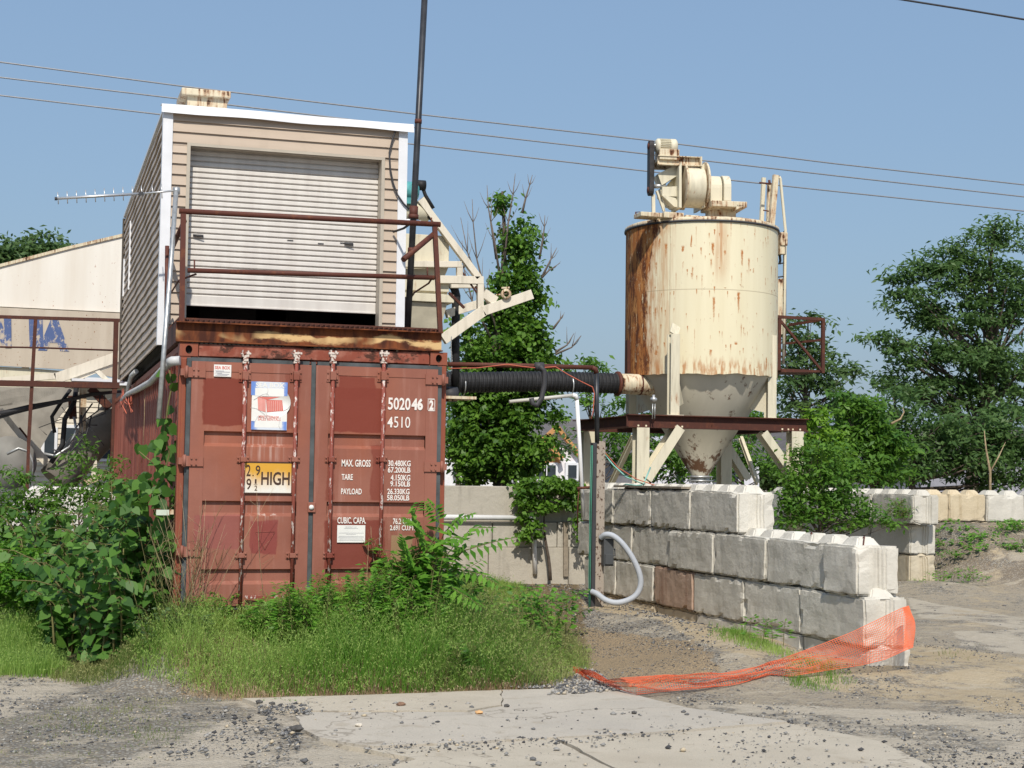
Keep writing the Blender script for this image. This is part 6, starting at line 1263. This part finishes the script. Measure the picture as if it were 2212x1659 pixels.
tr('locust_tree', 1745, 1040, 36, [(1745,700,55,22),(1720,750,60,36),(1790,740,40,45),(1760,800,70,34),(1830,800,35,16),(1830,880,50,30),(1850,930,50,30),(1720,830,60,30),(1790,850,60,40),(1720,890,50,45)], 'feathery tree behind the platform cage right of the silo', 'leaf_far', clump=.38, per_vol=.4, leaves=34, leaf=(.2,.08), trunk_r=.12, limbs=30, flatten=.4, fork=.4)
big = [(2150,500,40,30),(2105,540,70,36),(2190,520,40,40),(1990,560,34,26),(2040,600,70,40),(2150,610,80,50),(1950,600,30,24),(1960,650,60,34),(2060,680,90,46),(2190,690,60,50),(1910,735,40,26),(1990,760,80,36),(2090,780,90,46),(2200,780,60,50),(1940,820,60,30),(2030,850,90,38),(2140,860,80,44),(2230,640,40,60)]
tr('locust_tree', 2095, 1040, 44, big, 'largest tree at the right with layered feathery crown', 'leaf_locust', clump=.55, per_vol=.55, leaves=60, leaf=(.22,.085), trunk_r=.26, limbs=60, flatten=.38, fork=.3)
tr('dark_tree', 1990, 1045, 40, [(1930,880,70,40),(2010,930,80,50),(1960,985,80,50),(2090,950,90,60),(2180,930,80,60),(2120,1010,100,44),(2210,1000,60,60)], 'dark undergrowth trees below the largest tree at the right', 'leaf_locust', clump=.5, per_vol=.6, leaves=36, leaf=(.22,.09), trunk_r=.16, limbs=30, flatten=.5, fork=.2)
tr('light_shrub_tree', 1900, 1050, 31, [(1820,870,30,26),(1880,880,34,30),(1850,900,50,45),(1890,950,60,45),(1850,990,70,45),(1940,975,40,30),(1920,1020,70,26)], 'mid green sumac like shrub tree above the short far wall', 'leaf_mid', clump=.28, per_vol=.55, leaves=30, leaf=(.2,.07), trunk_r=.07, limbs=30, flatten=.45, fork=.2)
tr('sapling_tree', 1765, 1060, 24.5, [(1750,890,13,22),(1782,900,14,26),(1765,930,30,28),(1805,950,24,26),(1745,965,30,26),(1780,985,36,26),(1830,985,18,18)], 'yellow green sapling glowing right of the silo stand', 'leaf_bright', clump=.11, per_vol=.28, leaves=16, leaf=(.12,.055), trunk_r=.025, limbs=30, fork=.2)
tr('locust_shrub', 1760, 1160, 20.3, [(1800,985,36,30),(1720,985,30,26),(1745,1010,50,36),(1720,1120,40,40),(1715,1060,36,36),(1770,960,36,26),(1840,1080,40,36),(1700,1040,28,30),(1790,1050,60,44),(1850,1020,36,30),(1740,1090,50,40),(1810,1110,60,36),(1690,1100,18,30),(1870,1120,28,14),(1915,1128,26,14)], 'dense green locust shrub between the two block walls', 'leaf_mid', clump=.17, per_vol=.46, leaves=26, leaf=(.085,.042), trunk_r=.04, limbs=40, fork=.1)
tr('background_tree', 60, 900, 48, [(70,530,60,30),(25,560,40,36),(120,545,55,26),(60,590,90,40),(-30,580,50,50)], 'rounded dark green tree top showing over the off white bin', 'leaf_far', clump=.42, per_vol=.75, leaves=40, leaf=(.22,.1), trunk_r=.2, limbs=16, flatten=.55)
tr('far_tree', 985, 1040, 46, [(985,800,20,26),(990,880,30,40),(1000,930,40,50),(1230,960,30,30)], 'dim tree between the container edge and the ivy tree', 'leaf_far', clump=.4, per_vol=.35, leaves=26, leaf=(.2,.1), trunk_r=.1, limbs=16)
# distant hedge line that closes the view
hl = [lobe(x, 1000+10*math.sin(x), 60, 60, 90, 4) for x in range(960, 2300, 60)]
P, Cc, Rr = crown_points(hl, 1.2, .5, 60, .7); n = len(P); d = rv(n); nr = rv(n); nr[:, 2] = abs(nr[:, 2])+.6; L = RNG.uniform(.3, .55, n)
tag(leaf_mesh('distant_woods', P, d, nr, L, L*.5, Rr, [M['leaf_far']]), kind='stuff')
# bare forked stick
fs = thing('bare_sapling', PYp(2138, 1060, 23.5), 'leafless forked sapling standing before the trees at the right', 'sapling'); mb = MB(); mb.tube([(PYp(2138,1060,23.5).x, 23.5, .6), PYp(2139,1020,23.5), PYp(2130,970,23.5), PYp(2126,930,23.5)], [.028,.024,.016,.006], 6); mb.build('stem', M['stalk'], fs); mb = MB(); mb.tube([PYp(2139,1020,23.5), PYp(2158,985,23.5), PYp(2172,955,23.5)], [.016,.012,.004], 6); mb.build('branch', M['stalk'], fs)
mb = MB(); mb.tube([PYp(1925,915,30), PYp(1945,905,30), PYp(1953,890,30), PYp(1950,880,30)], [.03,.022,.015,.005], 5); tag(mb.build('dead_branch', M['stalk'], origin=PYp(1925,915,30)), 'pale curved dead branch poking out of the mid green shrub tree', 'branch')
# ---------------------------------------------------------------- broad leaved bush at the left
def arching(name, base_list, label, cat, leafm, nst, hgt, spread, leafL, leafW, seed, shape='heart', per=20, lean=(0, 0), stemr=.012, start=.15, group=None, drop=.35, NY=-.7):
    rr = np.random.default_rng(seed); b0 = Vector(base_list[0]); t_ = thing(name, b0, label, cat, group); mb = MB(); C_, D_, N_, L_ = [], [], [], []
    for k in range(nst):
        b = Vector(base_list[rr.integers(len(base_list))])+Vector((rr.normal()*.12, rr.normal()*.12, 0)); a = rr.uniform(0, 6.28); h = hgt*rr.uniform(.5, 1); sp = spread*rr.uniform(.2, 1); dx, dy = math.cos(a)*sp+lean[0]*h, math.sin(a)*sp*.7+lean[1]*h
        pts = [b+Vector((dx*f**1.6, dy*f**1.6, h*(f-drop*f**3)*1.15)) for f in np.linspace(0, 1, 8)]; mb.tube(pts, [stemr*(1-.75*i/7) for i in range(8)], 5)
        for q in range(per):
            f = start+(1-start)*(q+rr.random())/per; i = min(int(f*7), 6); p = pts[i].lerp(pts[i+1], f*7-i); tdir = (pts[i+1]-pts[i]).normalized(); s = 1 if q % 2 else -1
            side = tdir.cross(Vector((0, 0, 1))); side = side.normalized() if side.length > .1 else Vector((1, 0, 0)); side.rotate(Matrix.Rotation(rr.uniform(-.6, .6)+(0 if side.length else 0), 3, 'Z'))
            dd = (side*s+tdir*.4+Vector((0, 0, rr.uniform(-1.3, -.1) if leafW > .1 else rr.uniform(-.7, .1)))).normalized(); pet = p+dd*.04; mb.tube([p, pet], stemr*.25, 3, cap=False)
            C_.append(pet); D_.append(dd); N_.append((rr.normal()*.35, NY+rr.normal()*.3, 1-.25*(NY < -.5))); L_.append(leafL*rr.uniform(.55, 1.15)*(1-.3*f))
    C_, D_, N_, L_ = map(np.array, (C_, D_, N_, L_)); leaf_mesh('foliage', C_, D_, N_, L_, L_*leafW/leafL, rr.random(len(L_)), M[leafm], t_, shape)
    mb.build('stems', M['stem'], t_, fix=False); return t_
def gb(x, y, dz=0): p = PZp(x, y, .05); return (p.x, p.y, gz(p.x, p.y)+dz)
arching('knotweed_bush', [gb(250,1440), gb(290,1425), gb(200,1430), gb(330,1410), gb(320,1370), gb(230,1380), gb(160,1400)], 'big broad leaved knotweed bush left of the container door', 'bush', 'leaf_knot', 90, 1.5, .9, .145, .12, 11, per=26, lean=(-.08, -.10), start=.03)
arching('knotweed_bush', [gb(130,1380), gb(80,1370), gb(180,1360), gb(250,1345), gb(320,1330)], 'broad leaved knotweed bush behind and left of the biggest one', 'bush', 'leaf_knot', 90, 1.9, .85, .135, .11, 12, per=26, lean=(0, .05))
arching('knotweed_bush', [(1.05, 14.9, .3), (.95, 15.6, .3), (1.0, 14.4, .3)], 'broad leaved shoots rising against the container side', 'bush', 'leaf_knot', 16, 1.7, .25, .15, .13, 13, per=18)
# vine climbing the corner post
mb = MB(); tv = thing('climbing_vine', (1.13, 14.35, .3), 'heart leaved vine climbing the left corner of the container', 'vine'); pts = [PYp(*q, 14.15) for q in ((372,1250),(362,1150),(368,1080),(352,1030),(366,980),(356,930),(362,880),(372,830),(366,800))]; mb.tube(pts, .008, 5); mb.tube([pts[3], PYp(330,1000,14.1), PYp(300,975,14.1)], .006, 5)
C_ = []; rr = np.random.default_rng(5)
for (x0, y0, x1, y1, k) in ((345,1150,385,1240,26),(330,1060,385,1150,30),(345,990,385,1060,16),(345,940,380,985,8),(300,950,350,980,12),(350,880,380,930,7),(355,800,380,840,3),(290,1020,350,1090,30),(240,1040,310,1110,34)):
    for _ in range(k): C_.append(PYp(rr.uniform(x0, x1), rr.uniform(y0, y1), rr.uniform(14.0, 14.5)))
C_ = np.array(C_); n = len(C_); D_ = rr.normal(size=(n, 3))*[.8, .5, .3]; D_[:, 2] -= .7; N_ = rr.normal(size=(n, 3))*.35; N_[:, 1] -= .8; N_[:, 2] += .5; L = rr.uniform(.07, .14, n)
leaf_mesh('foliage', C_, D_, N_, L, L*.85, rr.random(n), M['leaf_knot'], tv, 'heart'); mb.build('stems', M['stem'], tv, fix=False)
# fine leaved shrubs behind at the left
def fine(name, lobes, Y, base, label, mat, **k): 
    return tree(name, base, [lobe(*l, Y) for l in lobes], label, 'shrub', [M[mat], bk], **k)
fine('willow_shrub', [(60,1130,90,60),(10,1060,60,50),(130,1080,60,46),(110,1190,90,60),(20,1200,80,60),(160,1010,30,36),(200,1060,40,40)], 18.6, (-.9, 18.6, 0), 'loose small leaved green shrub in front of the white trough', 'leaf_mid', clump=.15, per_vol=.5, leaves=22, leaf=(.075,.028), trunk_r=.03, limbs=50, fork=.15)
fine('willow_shrub', [(225,1010,34,34),(250,1040,30,30),(185,960,18,34),(215,1090,40,40)], 19.5, (.6, 19.5, 0), 'small leaved shrub sprig beside the far end of the container', 'leaf_mid', clump=.14, per_vol=.38, leaves=18, leaf=(.07,.026), trunk_r=.02, limbs=40, fork=.15)
fine('willow_shrub', [(30,1270,70,40),(90,1290,50,34),(-10,1230,50,60),(60,1230,60,40)], 16.2, (-1.0, 16.2, 0), 'pale green leafy shrub at the left edge of the photo above the grass', 'leaf_weed', clump=.14, per_vol=.55, leaves=22, leaf=(.09,.03), trunk_r=.02, limbs=30, fork=.15)
# pinnate leaved ailanthus right of the door
def ailanthus(name, base, fronds, label, leafL=.085, mat='leaf_weed'):
    t_ = thing(name, base, label, 'plant'); mb = MB(); C_, D_, N_, L_ = [], [], [], []
    for pts in fronds:
        k = 12; P = []
        for i in range(k+1):
            f = i/k*(len(pts)-1); j = min(int(f), len(pts)-2); P.append(pts[j].lerp(pts[j+1], f-j))
        mb.tube(P, [.007*(1-.7*i/k) for i in range(k+1)], 4)
        for i in range(2, k+1):
            d = (P[i]-P[i-1]).normalized(); s_ = d.cross(Vector((0, -.5, 1))).normalized(); sc = math.sin(math.pi*min(1, .25+.75*i/k))*.6+.5
            for s in (-1, 1): C_.append(P[i]); D_.append(s_*s+d*.45+Vector((0, 0, -.35))); N_.append((random.gauss(0, .2), -.5, 1)); L_.append(leafL*sc*random.uniform(.85, 1.1))
    C_, D_, N_, L_ = map(np.array, (C_, D_, N_, L_)); leaf_mesh('foliage', C_, D_, N_, L_, L_*.32, RNG.random(len(L_)), M[mat], t_, 'rhomb'); mb.build('stems', M['stem'], t_, fix=False)
def F(Y, *q): return [PYp(x, y, Y+dy) for (x, y, *dy_) in q for dy in [dy_[0] if dy_ else 0]]
fr_ = [F(13.6, (930,1270),(1000,1190,-.2),(1060,1172,-.3),(1118,1160,-.4)), F(13.6, (930,1270),(985,1230,-.1),(1040,1240,-.3),(1075,1262,-.4)), F(13.6, (925,1240),(960,1150),(990,1120,-.1),(1020,1110,-.2)), F(13.6, (925,1250),(980,1180),(1020,1140,-.2),(1062,1140,-.3)),
       F(13.6, (920,1250),(900,1160),(895,1110,-.1),(905,1085,-.2)), F(13.6, (920,1200),(950,1130),(940,1100),(925,1082)), F(13.6, (915,1260),(880,1200,-.2),(870,1160,-.3)), F(13.6, (920,1300),(960,1260,-.2),(1010,1290,-.4),(1040,1310,-.5)),
       F(13.6, (915,1290),(880,1270,-.3),(850,1300,-.4)), F(13.6, (920,1240),(940,1180),(975,1160,-.3),(1000,1165,-.4)), F(13.6, (930,1290),(990,1240,.3),(1040,1210,.4)), F(13.6, (925,1200),(905,1140,-.1),(880,1120,-.3))]
b0 = gb(925, 1400); ailanthus('ailanthus_plant', (PYp(922,1350,13.6).x, 13.6, .05), fr_, 'tall plant with long feather shaped leaves at the right corner of the container', .15)
arching('goldenrod_weed', [(PYp(920,1300,13.6).x, 13.62, .35), (PYp(890,1300,13.55).x, 13.5, .35), (PYp(950,1300,13.5).x, 13.55, .35)], 'leafy weed clump at the foot of the feather leaved plant', 'weed', 'leaf_weed', 34, .72, .42, .12, .04, 21, 'rhomb', 50, start=.1, stemr=.006)
arching('goldenrod_weed', [(PYp(905,1200,13.55).x, 13.6, .3)], 'broad leaved weed top against the right door edge', 'weed', 'leaf_weed', 18, 1.25, .34, .17, .085, 22, 'rhomb', 20, start=.3, stemr=.007)
arching('broad_weed', [(PYp(905,1300,13.6).x, 13.62, .35), (PYp(935,1300,13.6).x, 13.6, .35), (PYp(890,1300,13.6).x, 13.66, .35)], 'dense broad leaved weeds climbing the right edge of the container door', 'weed', 'leaf_weed', 26, 1.0, .34, .16, .075, 23, 'rhomb', 22, start=.1, stemr=.007)
xs_ = [(640,1330,.75),(690,1345,.8),(720,1340,.6),(800,1345,1.0),(830,1350,.85),(600,1345,.5),(760,1360,.5),(870,1345,.7),(560,1360,.45),(850,1290,.9)]
gl = ['leafy weed left of the door gap, third from the left', 'tallest leafy weed just left of the door gap', 'leafy weed right under the door gap', 'dark tall weed on the right door', 'dark weed right of the tall one', 'low weed at the centre of the left door', 'low weed right of the door gap', 'weed in front of the tan patch on the right door', 'leftmost low weed at the left door', 'slim weed near the paper notice']
for i, (x, y, h) in enumerate(xs_):
    Yw = 13.3+.15*(i % 3); arching('goldenrod_weed', [(PYp(x, y, Yw).x, Yw, .38), (PYp(x+12, y, Yw).x, Yw-.1, .36), (PYp(x-10, y, Yw).x, Yw+.05, .38)], gl[i], 'weed', 'leaf_weed', 12, h*.62, .16, .10, .026, 30+i, 'rhomb', 60, start=.15, stemr=.004, group='leafy weeds in front of the container doors', drop=.1)
arching('broad_weed', [(PYp(1080,1290,15.5).x, 15.5, .1), (PYp(1160,1290,15.5).x, 15.6, .1), (PYp(1200,1290,15.6).x, 15.4, .1), (PYp(1120,1290,15.6).x, 15.7, .1)], 'arching broad leaved sprays between the gravel heap and the spotted post', 'plant', 'leaf_knot', 14, .72, .45, .11, .06, 41, 'rhomb', 14, start=.35, stemr=.006, lean=(.1, -.1))
arching('broad_weed', [gb(1160,1435), gb(1185,1430), gb(1140,1430)], 'leafy green weed at the right end of the tall grass', 'weed', 'leaf_weed', 26, .85, .3, .09, .05, 42, 'rhomb', 26, start=.1, stemr=.005)
arching('small_weed', [gb(1675,1425), gb(1668,1425)], 'slender upright weed growing beside the orange net', 'weed', 'leaf_weed', 5, .38, .06, .09, .022, 43, 'rhomb', 24, start=.2, stemr=.004)
arching('small_weed', [gb(600,1508), gb(604,1506)], 'tiny green weed on the slab edge at the foot of the grass', 'weed', 'leaf_weed', 6, .06, .06, .04, .02, 44, 'rhomb', 6, start=.2, stemr=.002)
arching('small_weed', [(X2+.25, 20.4, .25), (X2+.6, 20.3, .3)], 'low weeds in rubble under the end of the short far wall', 'weed', 'leaf_weed', 16, .3, .25, .07, .03, 45, 'rhomb', 16, start=.1, stemr=.003)
for i, (x, y, s, n) in enumerate(((2165,1150,.28,20),(2110,1190,.2,14),(2075,1205,.18,12),(2195,1190,.22,14),(2045,1180,.15,10),(2035,1150,.12,8))):
    p = None
    for Yq in np.arange(17, 24, .05):
        q = PYp(x, y, Yq)
        if gz(q.x, q.y) >= q.z: p = q; break
    if p is None: p = PYp(x, y, 21.5)
    arching('bank_weed', [(p.x, p.y, p.z), (p.x+.3, p.y+.1, gz(p.x+.3, p.y+.1))], ['largest leafy green weed on the dirt bank under the far wall', 'low weed on the dirt bank left of the largest', 'creeping weed at the middle of the dirt bank', 'low weed on the dirt bank at the right edge', 'small weed beside the far walls corner on the bank', 'tiny weed against the tan end block'][i], 'weed', 'leaf_weed', n, s, s*1.3, .09, .04, 60+i, 'rhomb', 16, start=.05, stemr=.003, group='weeds on the dirt bank')
arching('wall_shrub', [(X2-.25, 20.9, 1.2)], 'bright locust sprig leaning over the end of the short far wall', 'shrub', 'leaf_mid', 20, .45, .45, .06, .03, 70, 'rhomb', 30, start=.1, stemr=.004)
for i, (x, y, h, m, lab) in enumerate(((470,1440,.42,'leaf_weed','light weed in the tall grass under the left door'),(760,1460,.40,'leaf_mid','dark leafy clump deep in the tall grass below the door gap'),(1000,1470,.46,'leaf_mid','drooping dark green clump at the front edge of the tall grass'),
        (1085,1420,.5,'leaf_weed','bushy weed in the tall grass right of the container corner'),(620,1450,.36,'leaf_weed','bright weed low in the tall grass left of the door gap'),(880,1420,.5,'leaf_mid','dark weed clump in the grass below the tan patch'),(360,1450,.4,'leaf_grey','grey green weed where the tall grass meets the biggest bush'))):
    arching('grass_weed', [gb(x, y), gb(x+14, y-4), gb(x-12, y+2)], lab, 'weed', m, 14, h, .2, .075, .026, 90+i, 'rhomb', 40, start=.1, stemr=.003, group='leafy weeds inside the tall grass')
# dry stalks
def stalks(pxs, n, h, label, seed, Y=None, lean=.25, mat='stalk'):
    rr = random.Random(seed); mb = MB(); p0 = None
    for k in range(n):
        x, y = rr.choice(pxs); b = Vector(gb(x+rr.uniform(-25, 25), y+rr.uniform(-12, 8)))
        if p0 is None: p0 = b
        a = rr.uniform(-1, 1)*lean; hh = h*rr.uniform(.5, 1); t1 = b+Vector((a*hh, rr.uniform(-.1, .1)*hh, hh)); m1 = b.lerp(t1, .5)+Vector((rr.uniform(-.03, .03), 0, .02)); mb.tube([b, m1, t1], [.0035, .0026, .001], 4)
        for q in range(4):
            s = b.lerp(t1, rr.uniform(.4, .95)); mb.tube([s, s+Vector((rr.uniform(-.12, .12), rr.uniform(-.05, .05), rr.uniform(.04, .16)))], [.0018, .0007], 3)
    return tag(mb.build('dry_stalks', M[mat], origin=p0, fix=False), label, 'stalks')
stalks([(430,1440),(470,1430),(400,1445)], 30, 1.25, 'dry brown stalks leaning before the left door', 81, lean=.5); stalks([(560,1430),(620,1430),(520,1430)], 20, 1.35, 'thin dead stems in front of the left door middle', 82)
stalks([(320,1440),(380,1450),(350,1450)], 22, 1.1, 'reddish bare canes at the right side of the biggest bush', 83, lean=.7, mat='stem'); stalks([(1130,1390),(1100,1380),(1160,1360)], 44, .55, 'bleached straw stalks on the gravel right of the tall grass', 84, lean=.5); stalks([(800,1430),(880,1440)], 10, .9, 'few dry stems right of the door gap in the grass', 85)
# ---------------------------------------------------------------- grasses
def grass(name, poly, n, hmin, hmax, mat, seed, wid=.006, seedheads=0, hfun=None, lean=.3, dens=None):
    r = np.random.default_rng(seed); pp = poly_px(poly, .03); lo, hi = pp.min(0), pp.max(0); P = r.uniform(lo, hi, (n, 2)); s = sdf(P, pp)
    m = s > r.uniform(-.12, .05, n)
    if dens is not None: m &= fb(P[:, 0], P[:, 1], 1.6, 3)+r.uniform(-.12, .12, n) > dens
    P = P[m]; s = s[m]; k = len(P); z = ground_z(P[:, 0], P[:, 1]); cl = .5*fb(P[:, 0], P[:, 1], 1.1, 3)+.5*vn(P[:, 0]*5.3, P[:, 1]*5.3); h = (hmin+(hmax-hmin)*np.clip((cl-.3)*2.2, 0, 1))*r.uniform(.55, 1.1, k)*np.clip(.45+np.maximum(s, 0)/.5, .3, 1)
    if hfun is not None: h = h*hfun(P)
    a = r.uniform(0, 2*np.pi, k); ln = r.uniform(.08, lean, k)*h*1.4; dx, dy = np.cos(a)*ln+.03*h, np.sin(a)*ln; b = r.uniform(0, np.pi, k); wx, wy = np.cos(b)*wid/2, np.sin(b)*wid/2
    base = np.stack([P[:, 0], P[:, 1], z-.01], 1); W_ = np.stack([wx, wy, 0*wx], 1); md = base+np.stack([dx*.3, dy*.3, h*.55], 1); m2 = base+np.stack([dx*.62, dy*.62, h*.84], 1); tp = base+np.stack([dx, dy, h], 1)
    V = np.stack([base-W_, base+W_, md+W_*.9, md-W_*.9, m2+W_*.6, m2-W_*.6, tp], 1).reshape(-1, 3); o7 = np.arange(k)[:, None]*7
    q = np.concatenate([(o7+[0, 1, 2, 3]), (o7+[3, 2, 4, 5]), (o7+[5, 4, 6, 6])], 0)
    # use triangles throughout
    T_ = np.concatenate([o7+[0, 1, 2], o7+[0, 2, 3], o7+[3, 2, 4], o7+[3, 4, 5], o7+[5, 4, 6]], 1).reshape(-1); rn = np.clip((fb(P[:, 0]+7, P[:, 1], 1.4, 3)-.5)*2.2+.42+r.uniform(-.25, .3, k), 0, 1); RN = np.repeat(rn, 5)
    if seedheads:
        sel = r.random(k) < seedheads; tpp = tp[sel]; ks = len(tpp); M_ = 8
        C_ = (m2[sel][:, None]+(tpp-m2[sel])[:, None]*r.uniform(0, 1.25, (ks, M_, 1))+r.normal(size=(ks, M_, 3))*.018).reshape(-1, 3)
        d = r.normal(size=(len(C_), 3))*.5; d[:, 2] -= .6; d /= np.linalg.norm(d, axis=1, keepdims=True); sx = np.cross(d, r.normal(size=d.shape)); sx /= np.linalg.norm(sx, axis=1, keepdims=True); L = .026
        V2 = np.stack([C_, C_+d*L*.5+sx*.0038, C_+d*L, C_+d*L*.5-sx*.0038], 1).reshape(-1, 3); o4 = np.arange(len(C_))[:, None]*4+len(V); T2 = np.concatenate([o4+[0, 1, 2], o4+[0, 2, 3]], 1).reshape(-1)
        V = np.concatenate([V, V2]); T_ = np.concatenate([T_, T2]); RN = np.concatenate([RN, np.repeat(r.uniform(.6, 1, len(C_)), 2)])
    o = raw_mesh(name, V, T_, 3, RN, M[mat], None, np.zeros(3)); return tag(o, kind='stuff')
def hf(P):
    # grass lower at the left edge, tallest towards the middle of the strip
    return (.62+.2*S((P[:, 0]-1.2)/1.5))*(.5+.5*S((5.3-P[:, 0])/2.4))*(1-.25*S((P[:, 1]-13.0)/.8))
GP = [(290,1400),(345,1360),(395,1330),(640,1300),(1000,1290),(1110,1300),(1240,1400),(1255,1440),(1180,1478),(1050,1485),(860,1492),(700,1497),(540,1500),(420,1490),(300,1475)]
grass('tall_grass', GP, 85000, .26, .78, 'grass', 101, .0048, .32, hf, .6)
grass('tall_grass_fringe', [(330,1455),(560,1470),(1190,1450),(1250,1455),(1180,1482),(1040,1489),(540,1506),(420,1497)], 11000, .05, .20, 'drygrass', 102, .0045, .1)
grass('left_grass', [(-60,1300),(90,1290),(130,1360),(150,1450),(120,1460),(-60,1452)], 24000, .14, .42, 'grass', 103, .0055, .15)
grass('drab_grass', [(900,1400),(1240,1400),(1255,1445),(1180,1482),(900,1492)], 9000, .2, .5, 'grass_low', 121, .0045, .2, None, .8)
grass('bush_foot_grass', [(110,1425),(330,1400),(330,1475),(200,1472),(110,1462)], 7000, .05, .22, 'grass_low', 120, .005, .1)
grass('left_grass_back', [(-60,1230),(200,1230),(330,1330),(120,1350),(-60,1330)], 16000, .25, .6, 'grass', 104, .006, .3)
grass('straw_litter', [(380,1480),(1180,1470),(1240,1462),(1180,1490),(540,1508),(300,1480)], 6000, .02, .08, 'drygrass', 105, .004, 0, None, 1.4)
grass('gravel_grass', [(150,1490),(520,1500),(560,1540),(300,1640),(-40,1660),(-40,1560)], 5200, .012, .05, 'grass_low', 106, .004, 0, None, .8, .42)
grass('net_weeds', [(1720,1455),(1800,1450),(1830,1475),(1760,1490),(1700,1480)], 1900, .03, .12, 'grass', 107, .005, 0, None, .6)
grass('ridge_weeds', [(1545,1400),(1600,1405),(1690,1440),(1700,1455),(1620,1445),(1560,1425)], 2600, .05, .2, 'grass', 108, .005, 0, None, .5)
grass('yard_weeds', [(1950,1380),(2050,1370),(2140,1420),(2060,1440),(1960,1430)], 1500, .02, .09, 'grass_low', 109, .004, 0, None, .6, .45)
grass('rubble_weeds', [(1960,1262),(2030,1262),(2060,1290),(1975,1300)], 1600, .04, .16, 'grass', 110, .006, 0, None, .6)
grass('bank_grass', [(2030,1165),(2212,1150),(2260,1200),(2100,1215)], 2500, .05, .18, 'grass', 111, .008, 0, None, .6, .42)
print('OBJECTS', len(bpy.data.objects), 'POLYS', sum(len(m.polygons) for m in bpy.data.meshes))
